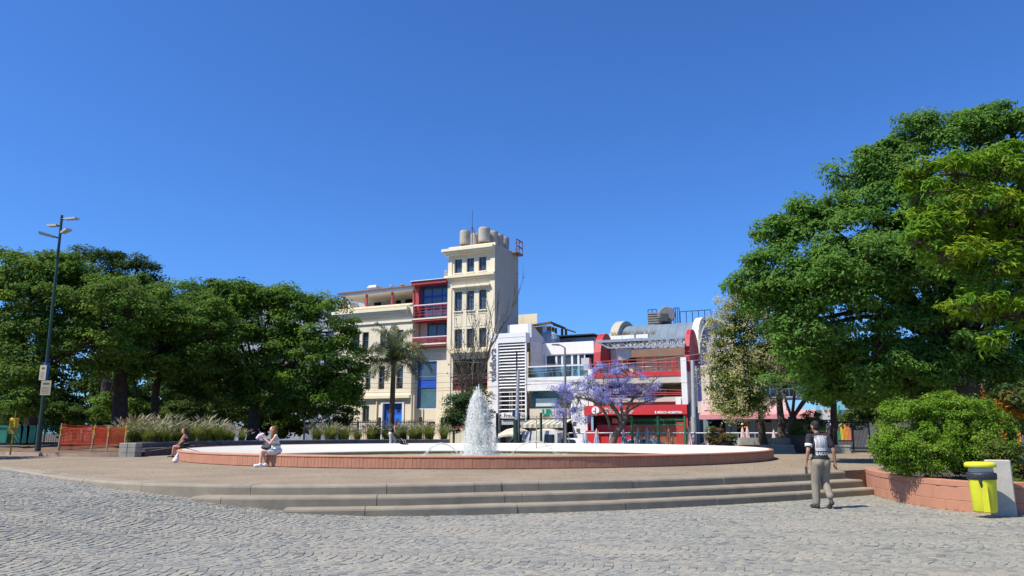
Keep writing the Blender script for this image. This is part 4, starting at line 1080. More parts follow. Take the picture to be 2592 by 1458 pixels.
# first floor: recessed gallery
z1a, z1b = Fz(1620, 1018), Fz(1620, 1006)
bxs("brown_band", rb, M_BROWN, (Fs(1535, 1020), Fs(1727, 1020), .1, .9, zf1 + .003, z1a)); bxs("gallery_slab", rb, M_BEIGE, (Fs(1535, 1010), Fs(1727, 1010), -.1, 3, z1a + .003, z1b))
z2a, z2b = Fz(1620, 971), Fz(1620, 954)
bxs("gallery_wall", rb, M_OLIVE, (Fs(1500, 990, 2.5), Fs(1735, 990, 2.5), 2.6, 2.7, z1b, z2a)); bxs("gallery_dark", rb, M_DARKWIN, (Fs(1500, 985, 2), Fs(1600, 985, 2), 2.4, 2.5, z1b, z2a))
for u0, u1 in ((1620, 1652), (1662, 1690)): window(rb, Fs(u0, 990, 2.4), Fs(u1, 990, 2.4), z1b + .1, z2a - .2, 2.5, 2, 1, M_GREENP, M_GLASS, .09)
m = MB()
for k, (va, vb) in enumerate(((983, 990), (994, 996), (1000, 1000))):
    m.tube([(Fs(1535 + 190 * t / 12, 990, 0), .05 - .3 * math.sin(math.pi * t / 12), Fz(1630, va) + (Fz(1630, vb) - Fz(1630, va)) * (t / 12) ** 2) for t in range(13)], .035, 5)
m.build("gallery_rail", M_REDST, rb)
bxs("terrace_slab", rb, M_BEIGE, (Fs(1500, 962), Fs(1727, 962), -.15, 4, z2a + .003, z2b)); bxs("terrace_parapet", rb, M_RED, (Fs(1500, 948), Fs(1727, 948), -.2, .1, z2b + .003, Fz(1620, 942)))
ztp = Fz(1620, 942)
# top terrace: back wall, red steel frames, dish, lounger
TY = 4.0
bxs("terrace_back_wall", rb, M_BEIGE, (Fs(1548, 925, TY), Fs(1740, 925, TY), TY, TY + .2, z2b, Fz(1640, 905, TY))); bxs("brown_beam", rb, M_BROWN, (Fs(1588, 898, TY), Fs(1745, 898, TY), TY - .6, TY + .2, Fz(1640, 905, TY) + .004, Fz(1640, 886, TY)))
bxs("terrace_side_wall", rb, M_WHITE, (Fs(1547, 925, 2.5), Fs(1562, 925, 2.5), 2.5, 2.9, z2b + .004, Fz(1555, 880, 2.5)))
for (u0, u1, v0, v1) in ((1570, 1604, 905, 928), (1626, 1630, 905, 930), (1655, 1659, 905, 920), (1684, 1688, 905, 942), (1700, 1706, 905, 942)):
    q = rect(u0, u1, v0, v1, TY - .8)
    if u1 - u0 > 10: bxs("terrace_window", rb, M_DARKWIN, (q[0], q[1], TY - .05, TY - .004, q[2], q[3]))
    else: bxs("steel_post", rb, M_REDST, (q[0], q[1], TY - .85, TY - .7, max(q[2], ztp), q[3]))
m = MB()
for v0 in (911, 919, 930): m.tube([(Fs(1505 + 225 * t / 10, 920), -.05 - .25 * math.sin(math.pi * t / 10), Fz(1610, v0) - .15 * abs(t / 10 - .3)) for t in range(11)], .04, 5)
for u in (1508, 1545, 1590, 1632, 1668, 1712): s_ = Fs(u, 925); m.box(s_ - .035, s_ + .035, -.2, -.13, ztp, Fz(1610, 912))
m.build("terrace_rail", M_REDST, rb)
m = MB(); m.tube([(Fs(1598, 935), .5, ztp), (Fs(1606, 932), .5, Fz(1606, 928)), (Fs(1622, 942), .5, ztp)], .06, 5); m.build("folded_frame", M_REDST, rb)
part("stone_table", rb, M_WHITE, lambda m: m.lathe([(.3, 0), (.5, .25), (.85, .42), (.9, .5), (.6, .55)], 14, (Fs(1634, 938, .8), 1.0, ztp - .1)))
d_ = part("satellite_dish", rb, M_WHITE, lambda m: m.lathe([(.02, 0), (.35, .05), (.62, .2), (.6, .22), (.02, .04)], 18)); s_, z_ = F(1578, 893, .5); d_.location = (s_, .6, z_); d_.rotation_euler = (R(75), 0, R(25))
part("roller_box", rb, M_WHITE, lambda m: m.box(Fs(1566, 888, .5), Fs(1592, 888, .5), .55, 1.0, Fz(1580, 895, .5), Fz(1580, 884, .5)))
# truss canopy
tr = thing("truss_canopy", "galvanised truss canopy spanning between the two red fins", "canopy", (C0[0], C0[1], 0), -BETA)
ta, tb = Fs(1514, 865), Fs(1735, 865)
zt0, zt1 = Fz(1620, 864), Fz(1620, 880)
for yy in (-.3, 1.2):
    m = MB(); m.box(ta, tb, yy - .08, yy + .08, zt0, zt0 + .17); m.box(ta + .9, tb, yy - .06, yy + .06, zt1, zt1 + .11); m.build("chord", M_STEEL, tr)
    N_ = 12
    for k in range(N_):
        x0, x1 = ta + .9 + (tb - ta - .9) * k / N_, ta + .9 + (tb - ta - .9) * (k + 1) / N_
        m = MB(); m.tube([(x0, yy, zt1 + .11), (x0, yy, zt0)], .045, 4); m.tube([(x0, yy, zt1 + .1), (x1, yy, zt0 + .02)] if k % 2 else [(x0, yy, zt0 + .02), (x1, yy, zt1 + .1)], .04, 4); m.build("truss_web", M_STEEL, tr)
    m = MB(); m.tube([(ta, yy, zt0 + .1), (ta + .9, yy, zt1 + .05)], .07, 5); m.build("chord_end", M_STEEL, tr)
for k in range(9): x0 = ta + .5 + (tb - ta - .8) * k / 8; bxs("cross_beam", tr, M_STEEL, (x0 - .05, x0 + .05, -.22, 1.12, zt0 + .03, zt0 + .13))
for k in range(4): x0 = ta + .4 + (tb - ta) * .12 * k; bxs("canopy_sheet", tr, M_ZINC, (x0, x0 + (tb - ta) * .12 - .03, -.35, 1.25, zt0 + .172, zt0 + .2))
for k, u in enumerate((1562, 1592, 1627)):
    t = thing("planter_box", ["white planter box at the fin end of the truss canopy", "white planter box with dry plants in the middle of the truss canopy", "white planter box with dry plants nearest the barrel roof's middle"][k], "planter", fw(Fs(u, 857, .4), .4, zt0 + .2), -BETA, "planter boxes on the canopy")
    part("box", t, M_WHITE, lambda m: m.box(-.45, .45, -.2, .2, .003, .35))
    m = MB()
    for q in range(60): a = random.uniform(-.45, .9); m.tube([(a, random.uniform(-.15, .15), .3), (a + random.uniform(-.2, .3), random.uniform(-.2, .2), .3 + random.uniform(.1, .45))], .012, 3)
    m.build("dry_plant", mat("dry_plant", (0.25, 0.21, 0.10), 0.9, 0.3, 8.0), t)
# barrel roof behind
BRY = 5.5
a, b = Fs(1565, 850, BRY), Fs(1752, 850, BRY)
zbr = Fz(1650, 872, BRY); RRy = 3.4; Hb = Fz(1650, 822, BRY + 3) - zbr
def arch(y0, ry, h, n=16, s0=0.0): return [(y0 + ry - ry * math.cos(math.pi * k / n), zbr + h * math.sin(math.pi * k / n)) for k in range(n + 1)]
brl = thing("barrel_roof", "blue-grey barrel vault roof behind the truss canopy", "roof", (C0[0], C0[1], 0), -BETA)
m = MB(); pr = arch(BRY, RRy, Hb); npr = len(pr); seg_ = 9
for k in range(seg_):
    x0, x1 = a + (b - a) * k / seg_, a + (b - a) * (k + 1) / seg_
    m = MB(); m.prism([(q[0], q[1]) for q in pr], 'x', x0 + .008, x1 - .008); m.build("roof_panel", M_ZINC, brl)
pr2 = arch(BRY - .5, RRy + .5, Hb + .45)
m = MB(); ring_ = pr2 + [(q[0], q[1]) for q in reversed(pr)]
m.prism(ring_, 'x', a - .7, a - .01); m.build("end_arch", mat("buff_arch", (0.42, 0.38, 0.30), 0.85, 0.1), brl)
m = MB(); m.prism(arch(BRY - .3, RRy + .3, Hb + .35), 'x', b + .01, b + .5); m.build("end_arch", M_CREAM_L, brl)
# lilac-grey gable further right
lg_ = thing("arched_gable_house", "lilac-grey gable wall with arched concrete edge beside the barrel roof", "building", (C0[0], C0[1], 0), -BETA)
ga, gb = Fs(1775, 860, 3.5), Fs(1850, 860, 3.5)
zg0, zg1 = Fz(1800, 892, 3.5), Fz(1810, 811, 3.5)
gp = [(ga + (gb - ga) / 2 - (gb - ga) / 2 * math.cos(math.pi * k / 16), zg0 + (zg1 - zg0) * math.sin(math.pi * k / 16) ** .75) for k in range(17)]
m = MB(); m.prism(gp, 'y', 3.6, 6.0); m.build("gable_wall", M_LILAC, lg_)
cx = (ga + gb) / 2
gp2 = [(cx + (q[0] - cx) * 1.07, zg0 + (q[1] - zg0) * 1.05) for q in gp]
m = MB(); m.prism(gp2 + gp[::-1], 'y', 3.2, 6.2); m.build("arch_edge", M_GREYW, lg_)
for k in range(5): x0 = ga + (gb - ga) * (k + .5) / 5; bxs("panel_joint", lg_, M_FRAME, (x0 - .015, x0 + .015, 3.585, 3.598, zg0, zg0 + (zg1 - zg0) * (.6 + .3 * math.sin(math.pi * (k + .5) / 5))))
bxs("lower_wall", lg_, M_PINK, (ga - .2, gb + 4, 3.4, 3.55, Fz(1800, 925, 3.5), zg0 - .004))
# roof plant
hv = thing("cooling_unit", "round grey cooling unit on the barrel roof", "air conditioner", fw(Fs(1682, 810, BRY + 3), BRY + 3, zbr + Hb - .1), -BETA)
r_ = (Fs(1703, 800, BRY + 3) - Fs(1661, 800, BRY + 3)) / 2
o = part("drum", hv, mat("drum_grey", (.20, .20, .19), .6, .15, 3.0), lambda m: m.lathe([(.3, 0), (r_, .1), (r_, .95), (r_ * .9, 1.05), (.02, 1.05)], 20)); o.rotation_euler = (R(90), 0, R(20)); o.location = (0, .4, r_ + .1)
part("motor_box", hv, M_DSTEEL, lambda m: (m.box(-.1, .5, -.95, -.7, r_ * .3, r_ * 1.2), m.box(-.3, .1, -.9, -.7, .1, .5)))
part("louvre_box", hv, MATS["drum_grey"], lambda m: [m.box(-r_ - .7, -r_ + .4, -.2, .8, 0 + .2 * k, .13 + .2 * k) for k in range(6)])
part("foot_frame", hv, M_DSTEEL, lambda m: (m.box(-r_, r_, -.6, -.5, -.1, .1), m.box(-r_, r_, .5, .6, -.1, .1)))
rl = thing("roof_railing", "thin dark blue roof railing along the barrel roof ridge", "railing", (C0[0], C0[1], 0), -BETA)
M_BLR = mat("dark_blue_steel", (0.03, 0.05, 0.14), 0.5, 0.1)
za = zbr + Hb
for u0, u1, n_ in ((1641, 1662, 2), (1706, 1720, 3), (1722, 1800, 5)):
    x0, x1 = Fs(u0, 810, BRY + 3), Fs(u1, 800, BRY + 3); hh_ = 1.35 if u0 < 1722 else 1.0
    m = MB(); m.box(x0, x1, BRY + 2.97, BRY + 3.03, za + hh_ - .06, za + hh_); m.build("rail", M_BLR, rl)
    for k in range(n_ + 1): x = x0 + (x1 - x0) * k / n_; bxs("post", rl, M_BLR, (x - .03, x + .03, BRY + 2.965, BRY + 3.035, za - .3, za + hh_ - .062))
# pale pier right of the red front
bxs("pale_pier", rb, M_WHITE, (Fs(1727, 970), Fs(1741, 970), -.3, .6, zf1 + .004, Fz(1733, 905))); 
m = MB(); m.prism([(Fs(1741, 980) + .3 * k + .003, .1 + .35 * math.sin(k * .5)) for k in range(6)] + [(Fs(1741, 980) + 1.5, 1.6), (Fs(1741, 980) + .003, 1.6)], 'z', Fz(1750, 1030), Fz(1750, 925)); m.build("curved_panel", M_BEIGE, rb)
m = MB(); m.prism([(Fs(1763, 980), .3), (Fs(1776, 980), .5), (Fs(1776, 980), 1.8), (Fs(1763, 980), 1.8)], 'z', Fz(1750, 1030), Fz(1750, 925)); m.build("blue_shade_strip", mat("shade_blue", (0.06, 0.09, 0.22), 0.6, 0.1), rb)  # blue-lilac shade beside the pier, built as a dark blue strip
bxs("building_core", rb, M_GREYW, (RX0, RX1 + 1.3, 4.6, 12, GZ, zbr + .1), (RX0, RX1, 2.8, 4.5, GZ, z2a))
bxs("party_wall", rb, M_WHITE, (Fs(1490, 980), Fs(1502, 980), -.05, 4.5, zf1 + .003, Fz(1500, 935)))

# ---------------------------------------------------------------- pink cafe building
pk = thing("pink_cafe_building", "pale pink cafe building with pink awning behind the cream flowering tree", "building", (C0[0], C0[1], 0), -BETA)
PX0, PX1 = Fs(1762, 1000) + .3, Fs(2060, 1000)
zaw0, zaw1 = Fz(1880, 1062), Fz(1880, 1047)
bxs("upper_wall", pk, M_GREYW, (PX0 + .1, PX1, 2.2, 2.4, Fz(1850, 1012), Fz(1850, 925)))
for u0, u1 in ((1782, 1822), (1826, 1866), (1870, 1910), (1920, 1960), (1970, 2010)):
    window(pk, Fs(u0, 970), Fs(u1, 970), Fz(1850, 1005), Fz(1850, 940), 2.12, 2, 3, M_WFRAME, glass_mat("brown_window_glass", (0.10, 0.085, 0.075)), .07)
bxs("parapet", pk, M_PINK, (PX0, PX1, 2.0, 2.19, Fz(1850, 918), Fz(1850, 896)))
railing(pk, PX0, PX1, 1.0, Fz(1850, 918), Fz(1850, 896), 9, M_STEEL, rails=2)
bxs("balcony_edge", pk, M_STEEL, (PX0, PX1, .9, 1.99, Fz(1850, 925), Fz(1850, 919)))
bxs("steel_post", pk, M_STEEL, (Fs(1779, 960) - .1, Fs(1779, 960) + .1, .9, 1.1, Fz(1780, 1012), Fz(1780, 926)))
bxs("sign_backing", pk, M_BEIGE, (PX0 - .2, Fs(1778, 1030) - .004, -.1, .2, Fz(1790, 1046), Fz(1790, 1016)))
sb = bxs("sign_board", pk, M_PINK, (Fs(1778, 1030), Fs(1990, 1030), -.2, .3, Fz(1850, 1046), Fz(1850, 1012)))
text("sign_text", "Las", .85, M_WHITETXT, sb, (Fs(1799, 1030), -.26, Fz(1820, 1034)), (math.pi/2, 0, 0), .05, bold=.015)
bxs("sign_stripe", sb, mat("plum_stripe", (0.16, 0.03, 0.07), 0.6, 0.0), (Fs(1784, 1030), Fs(1828, 1030), -.215, -.202, Fz(1820, 1044), Fz(1820, 1038)))
part("awning", pk, M_PINKAWN, lambda m: m.prism([(0.29, zaw1 + .25), (-1.9, zaw1 - .1), (-1.9, zaw0), (-1.87, zaw0), (-1.86, zaw1 - .14), (.29, zaw1 + .2)], 'x', Fs(1782, 1050), PX1))
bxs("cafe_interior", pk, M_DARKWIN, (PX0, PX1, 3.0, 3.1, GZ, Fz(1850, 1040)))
M_TEALG = mat("teal_grey_frame", (0.16, 0.22, 0.23), 0.6, 0.1)
for u in (1786, 1842, 1857, 1905, 1960, 2010): s_ = Fs(u, 1080); bxs("shop_post", pk, M_TEALG, (s_ - .17, s_ + .17, .1, .4, GZ, zaw0 + .1))
bxs("pier", pk, M_DARKCONC, (PX0 - .9, PX0 - .4, -.1, .5, GZ, Fz(1760, 1020)))
fr = random.Random(8)
for k in range(9):
    s_, z_ = F(1798 + k * 27, 1071 + fr.uniform(-4, 6), 1.5)
    part("pendant_lamp", pk, mat("pendant_white", (0.75, 0.7, 0.6), 0.5, 0.0), lambda m: m.ball((s_, 1.5, z_), .09, 8, 5))
m = MB(); m.box(Fs(1852, 1080, 2), Fs(1890, 1080, 2), 2.6, 2.65, Fz(1870, 1083, 2), Fz(1870, 1079, 2)); m.build("counter_strip", mat("orange_strip", (0.7, 0.22, 0.02), 0.5, 0.1), pk)

# ---------------------------------------------------------------- far right buildings half hidden by the trees
fr_ = thing("mural_building", "dim building with painted rainbow mural behind the potted shrub", "building", (C0[0], C0[1], 0), -BETA)
MX_0, MX_1 = Fs(2062, 1000), Fs(2600, 1000)
M_PALEBL = mat("light_blue_render", (0.20, 0.42, 0.52), 0.8, 0.08, 1.0)
bxs("upper_wall", fr_, M_PALEBL, (MX_0, MX_1 + 6, .5, 1.0, Fz(2200, 1036), Fz(2200, 985))); bxs("top_wall", fr_, M_DARKCONC, (MX_0, MX_1 + 6, .6, 1.0, Fz(2200, 985) + .004, Fz(2200, 940)))
bxs("ground_wall", fr_, M_DARKCONC, (MX_0, MX_1 + 6, .3, 1.0, GZ, Fz(2200, 1036) - .004)); bxs("shop_band", fr_, M_GREYW, (Fs(2065, 1050), Fs(2112, 1050), .2, .298, Fz(2090, 1062), Fz(2090, 1045)))
mural = [((2118, 2126), (0.02, 0.30, 0.16)), ((2126, 2134), (0.80, 0.55, 0.03)), ((2134, 2142), (0.85, 0.33, 0.05)), ((2142, 2152), (0.80, 0.24, 0.10)), ((2152, 2158), (0.30, 0.10, 0.06))]
for k, ((u0, u1), c) in enumerate(mural):
    zt_ = 1062 if k else 1090
    bxs("mural_stripe", fr_, mat("mural_paint_%d" % k, c, 0.7, 0.1, 2.0), (Fs(u0, 1080), Fs(u1, 1080) - .01, .26, .298, Fz(2135, 1114), Fz(2135, zt_)))
cols_ = [(0.6, 0.6, 0.65), (0.03, 0.25, 0.5), (0.02, 0.3, 0.18), (0.7, 0.5, 0.05), (0.75, 0.3, 0.1), (0.5, 0.55, 0.6), (0.1, 0.12, 0.4)]
s0_, z0_ = F(2112, 1092)
for k in range(13):
    a_ = math.pi * (.28 + .85 * k / 12); c = cols_[k % 7]; r0, r1 = .45, 1.25 + .25 * (k % 3)
    m = MB(); ca, sa = math.cos(a_), math.sin(a_)
    for rr0 in (r0,): m.add([(s0_ + r0*ca - .03*sa, .24, z0_ + r0*sa + .03*ca), (s0_ + r0*ca + .03*sa, .24, z0_ + r0*sa - .03*ca), (s0_ + r1*ca + .07*sa, .24, z0_ + r1*sa - .07*ca), (s0_ + r1*ca - .07*sa, .24, z0_ + r1*sa + .07*ca),
          (s0_ + r0*ca - .03*sa, .297, z0_ + r0*sa + .03*ca), (s0_ + r0*ca + .03*sa, .297, z0_ + r0*sa - .03*ca), (s0_ + r1*ca + .07*sa, .297, z0_ + r1*sa - .07*ca), (s0_ + r1*ca - .07*sa, .297, z0_ + r1*sa + .07*ca)], [(0,1,2,3),(0,4,5,1),(1,5,6,2),(2,6,7,3),(3,7,4,0)])
    m.build("mural_ray", mat("mural_ray_%d" % (k % 7), c, 0.7, 0.1, 2.0), fr_)
for u in (2533, 2541, 2572): s_ = Fs(u, 1090); bxs("orange_post", fr_, mat("orange_paint", (0.70, 0.27, 0.03), 0.6, 0.1), (s_ - .09, s_ + .09, -.6, -.4, GZ, Fz(2550, 1060)))
# pale block far behind the left-hand trees, seen through gaps and over the terrace
lb = thing("far_apartment_block", "pale apartment block far off behind the dark trees", "building", (0, 0, 0))
p0, p1 = dep(560, 1000, 92), dep(935, 1000, 92)
bxs("wall", lb, M_GREYW, (p0.x, p1.x, 92, 104, GZ, dep(860, 757, 92).z))
for r_i in range(5):
    for c_i in range(12):
        x = p0.x + (p1.x - p0.x) * (c_i + .5) / 12; z = dep(860, 757, 92).z - 1.5 - r_i * 3.1
        window(lb, x - .45, x + .45, z - .8, z + .5, 91.96, 1, 1, M_FRAME, M_GLASSB)
# ================================================================== TREES AND PLANTS
M_LEAF = leaf_mat("leaf", 0.34, 0.6, 0.14)
M_LEAFD = leaf_mat("leaf_small", 0.3, 0.65, 0.1)
M_PETAL = leaf_mat("petal", 0.4, 0.8, 0.1)
M_BARK = mat("bark", (0.075, 0.055, 0.04), 0.95, 0.35, 6.0, 0.8, 18.0)
M_BARKL = mat("grey_bark", (0.15, 0.125, 0.095), 0.95, 0.35, 6.0, 0.8, 18.0)
def unit(a): return a / (np.linalg.norm(a, axis=1, keepdims=True) + 1e-9)
def leaf_cloud(name, P, N, L_, W_, C, material, parent, rg, fold=.18):
    """one rhombic leaf per point: P position, N normal, L_ length, W_ width, C colour"""
    n = len(P)
    t = rg.normal(size=(n, 3)); t -= N * np.sum(t * N, 1, keepdims=True); t = unit(t); b = np.cross(N, t)
    L_ = L_[:, None]; W_ = W_[:, None]
    V = np.stack([P - t * L_ * .5, P + b * W_ * .5 + N * W_ * fold, P + t * L_ * .5 - N * L_ * .08, P - b * W_ * .5 + N * W_ * fold], 1).reshape(-1, 3)
    return np_mesh(name, V, np.arange(4 * n).reshape(-1, 4), material, parent, cols=np.repeat(C, 4, axis=0))
def lobes_px(lst, Y):
    """lobes given by their photo outline (u, v, half-width, half-height, [distance shift, depth]) at distance Y"""
    out = []
    for q in lst:
        u, v, ru, rv = q[:4]; dy = q[4] if len(q) > 4 else 0.0; Yq = Y + dy
        c = dep(u, v, Yq); k = Yq * 1.02 / FPX
        ry = q[5] if len(q) > 5 else ru * k * .9
        out.append((c.x, c.y, c.z, ru * k, ry, rv * k))
    return out
COVER, KLEAF = 1.0, 1.2
def crown_puffs(lobes, crs, leaf, rg, flat=.62, shell=.6, zmin=None, cover=1.0):
    """each lobe is a heap of smaller leafy puffs with gaps between them; leaves lie on the puffs, mostly their upper sides"""
    CP, CO = [], []
    for (x, y, z, rx, ry, rz) in lobes:
        c_ = min(crs, .55 * min(rx, ry, rz) + .1)
        n = max(7, int(COVER * cover * 4 * (rx * ry + rx * rz + ry * rz) / 3 / (c_ * c_)))
        d = unit(rg.normal(size=(n, 3)) + np.array([0, -.15, .12])); r = shell + (1 - shell) * rg.random((n, 1)) ** .5
        q = np.maximum(np.array([rx, ry, rz]) - c_ * .32, np.array([rx, ry, rz]) * .4)
        CP.append(np.array([x, y, z]) + d * r * q * (1 + rg.normal(0, .08, (n, 1)))); CO.append(np.concatenate([d, np.full((n, 1), c_)], 1))
    CP = np.concatenate(CP); CO = np.concatenate(CO); cs = CO[:, 3:] * rg.uniform(.6, 1.25, (len(CP), 1)); CO = CO[:, :3]
    if zmin is not None: k = CP[:, 2] > zmin; CP, CO, cs = CP[k], CO[k], cs[k]
    per = max(12, int(KLEAF * 2.5 * crs * crs / (leaf[0] * leaf[1] * .5)))
    n = len(CP); d = unit(rg.normal(size=(n * per, 3))); fl = (rg.random(n * per) < .62) & (d[:, 2] < 0); d[fl, 2] *= -1
    r = rg.random((n * per, 1)) ** .42; idx = np.repeat(np.arange(n), per)
    lump = 1 + .22 * np.sin(d[:, :1] * 7 + idx[:, None]) * np.sin(d[:, 1:2] * 6 + idx[:, None] * 2.1)
    P = CP[idx] + d * r * lump * cs[idx] * np.array([1, 1, flat])
    return CP, CO, P, d, idx
DENS = 7.0
def crown_points(lobes, dens, cr, per, rg, flat=.5, shell=.55, zmin=None):
    """clump centres through the lobes, mostly near their skin; then leaf points scattered about each clump"""
    CP, CO = [], []
    for (x, y, z, rx, ry, rz) in lobes:
        vol = (rx * ry + rx * rz + ry * rz) / 3
        n = max(14, int(vol * dens * DENS))
        d = unit(rg.normal(size=(n, 3))); r = (shell + (1 - shell) * rg.random((n, 1)) ** .6) * (1 + rg.normal(0, .05, (n, 1)))
        CP.append(np.array([x, y, z]) + d * r * np.array([rx, ry, rz])); CO.append(d)
    CP = np.concatenate(CP); CO = np.concatenate(CO)
    if zmin is not None: k = CP[:, 2] > zmin; CP, CO = CP[k], CO[k]
    n = len(CP); off = rg.normal(size=(n, per, 3)) * np.array([cr, cr, cr * flat])
    size = rg.uniform(.65, 1.25, (n, 1, 1)); off = off * size
    P = (CP[:, None] + off); OD = unit((off + 1e-6).reshape(-1, 3))
    return CP, CO, P.reshape(-1, 3), OD, np.repeat(np.arange(n), per)
def make_tree(name, label, base, lobes, palette, dens=2.2, cr=.42, per=42, leaf=(.2, .1), seed=1, trunk_r=.28, fork=None, bark=None, flat=.5,
              group=None, cat="tree", leafm=None, limbs=True, zmin=None, updir=.6, shell=.55, forks=None, lobe_bias=None, twigs=.25, cover=1.0):
    rg = np.random.default_rng(seed); rnd = random.Random(seed)
    t = thing(name, label, cat, base, 0, group); B = Vector(base)
    lobes = [tuple(np.array(l) - np.array(list(base) + [0, 0, 0])) for l in lobes]
    CP, CO, P, OD, idx = crown_puffs(lobes, cr * 1.8, leaf, rg, .45 + flat * .35, max(shell, .5), zmin, cover)
    n = len(P)
    N = unit(np.array([0, 0, 1.0]) * updir + OD * .75 + CO[idx] * .2 + rg.normal(0, .38, (n, 3)))
    pal = np.array(palette); m = rg.random(len(CP)); ci = rg.integers(0, len(pal), len(CP)); cj = rg.integers(0, len(pal), len(CP))
    Cc = pal[ci] * m[:, None] + pal[cj] * (1 - m[:, None])
    C = Cc[idx] * rg.uniform(.72, 1.28, (n, 1))
    leaf_cloud("crown", P, N, rg.uniform(.7, 1.25, n) * leaf[0], rg.uniform(.75, 1.2, n) * leaf[1], C, leafm or M_LEAF, t, rg)
    if limbs:
        mb = MB(); mb.smooth = True
        top = Vector(fork) - B if fork is not None else Vector((0, 0, min(l[2] for l in lobes)))
        k = 6; path = [Vector((0, 0, -.3)).lerp(top, 0)] 
        path = [Vector((0, 0, -.35))] + [Vector((top.x * (i / k) ** 1.3 + rnd.uniform(-.06, .06), top.y * (i / k) ** 1.3 + rnd.uniform(-.06, .06), top.z * i / k)) for i in range(1, k)] + [top]
        rad = [trunk_r * (1.45 if i == 0 else 1.12 - .42 * i / k) for i in range(len(path))]
        mb.tube(path, rad, 10)
        for l in lobes:
            c = Vector(l[:3]); d = c - top; q = [top - Vector((0, 0, .1))]
            bow = Vector((rnd.uniform(-.3, .3), rnd.uniform(-.3, .3), .18 * d.length * (1 if d.z < d.length * .6 else .2)))
            for i in range(1, 6):
                f = i / 5; q.append(top + d * f + bow * math.sin(math.pi * f))
            r0 = trunk_r * min(.4, .2 + .05 * (l[3] + l[5]) / 2)
            mb.tube(q, [r0 * (1 - .75 * i / 5) for i in range(6)], 6)
        br = mb.build("trunk", bark or M_BARK, t)
        mb = MB()
        for i in range(len(CP)):
            if rnd.random() > twigs: continue
            c = Vector(CP[i]); li = min(range(len(lobes)), key=lambda q: (Vector(lobes[q][:3]) - c).length); s_ = Vector(lobes[li][:3])
            mid = s_.lerp(c, .5) + Vector((rnd.uniform(-.2, .2), rnd.uniform(-.2, .2), -.1))
            mb.tube([s_, mid, c], [trunk_r * .16, trunk_r * .09, trunk_r * .03], 4, caps=False)
        if mb.v: mb.build("branches", bark or M_BARK, t, kind="stuff")
    return t
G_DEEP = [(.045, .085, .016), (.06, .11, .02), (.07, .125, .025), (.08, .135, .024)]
G_MID = [(.092, .18, .025), (.115, .21, .028), (.082, .16, .029), (.138, .22, .03)]
G_LIME = [(.11, .205, .02), (.135, .225, .024), (.09, .18, .024)]
# ---- left-hand park trees
GL = .95
make_tree("park_tree", "broad green tree behind the tall lamp post at the photo's left edge", (dep(75, 1090, 40).x, 40, GL - .05),
    lobes_px([(60, 780, 130, 110), (190, 740, 120, 80), (-60, 820, 110, 150), (300, 790, 110, 90), (110, 880, 130, 90), (250, 880, 110, 80), (20, 700, 110, 70), (-80, 950, 90, 90), (40, 950, 70, 55, -2), (60, 1020, 60, 32, -2.5), (130, 690, 90, 55)], 40),
    G_MID + [(.10, .15, .03)], 3.2, .40, 46, (.21, .105), 21, .30, (dep(90, 960, 40).x, 40, dep(90, 960, 40).z), group="dark park trees behind the netting", cover=1.2)
make_tree("park_tree", "darker taller tree rising behind the lamp post and the other park trees", (dep(260, 1080, 58).x, 58, .5),
    lobes_px([(230, 690, 90, 75), (180, 720, 90, 70), (340, 700, 60, 60), (290, 760, 110, 80), (360, 760, 60, 60), (140, 780, 90, 90)], 58),
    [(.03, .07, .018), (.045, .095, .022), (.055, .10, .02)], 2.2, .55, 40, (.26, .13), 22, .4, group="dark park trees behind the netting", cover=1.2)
make_tree("park_tree", "green park tree with thick straight trunk behind the orange netting", (dep(303, 1075, 44).x, 44, GL),
    lobes_px([(330, 800, 130, 90), (450, 790, 110, 80), (250, 860, 110, 80), (400, 880, 130, 90), (520, 850, 90, 100), (360, 740, 70, 45), (500, 930, 80, 60, 1), (330, 930, 90, 45, 2), (270, 1030, 45, 40, 4), (350, 1040, 45, 32, 4)], 44),
    G_MID + [(.10, .17, .03)], 2.9, .42, 44, (.22, .11), 23, .46, (dep(305, 950, 44).x, 44, dep(305, 930, 44).z), group="dark park trees behind the netting", cover=1.2)
make_tree("park_tree", "low spreading domed tree in front of the cream building", (dep(640, 1080, 48).x, 48, GL - .3),
    lobes_px([(560, 800, 120, 85), (465, 780, 85, 75), (430, 850, 80, 90), (680, 800, 140, 80), (800, 840, 100, 95), (860, 920, 75, 95), (620, 900, 150, 90), (760, 930, 130, 90), (480, 880, 80, 110), (600, 755, 110, 45), (720, 765, 90, 45), (880, 1000, 50, 60), (820, 1010, 90, 50), (700, 1000, 110, 45), (560, 990, 90, 60)], 48),
    G_LIME + [(.06, .13, .025), (.05, .11, .022)], 2.6, .46, 44, (.23, .12), 24, .38, (dep(650, 990, 48).x, 48, dep(650, 980, 48).z), group="dark park trees behind the netting", cover=1.2)
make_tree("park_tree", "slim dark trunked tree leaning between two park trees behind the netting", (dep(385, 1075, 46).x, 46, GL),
    lobes_px([(430, 900, 70, 60), (490, 960, 70, 50), (400, 850, 60, 60), (560, 920, 60, 50)], 46.5), G_DEEP, 2.2, .45, 40, (.22, .11), 25, .26, (dep(400, 960, 46).x, 46, dep(400, 960, 46).z), group="dark park trees behind the netting", cover=1.2)
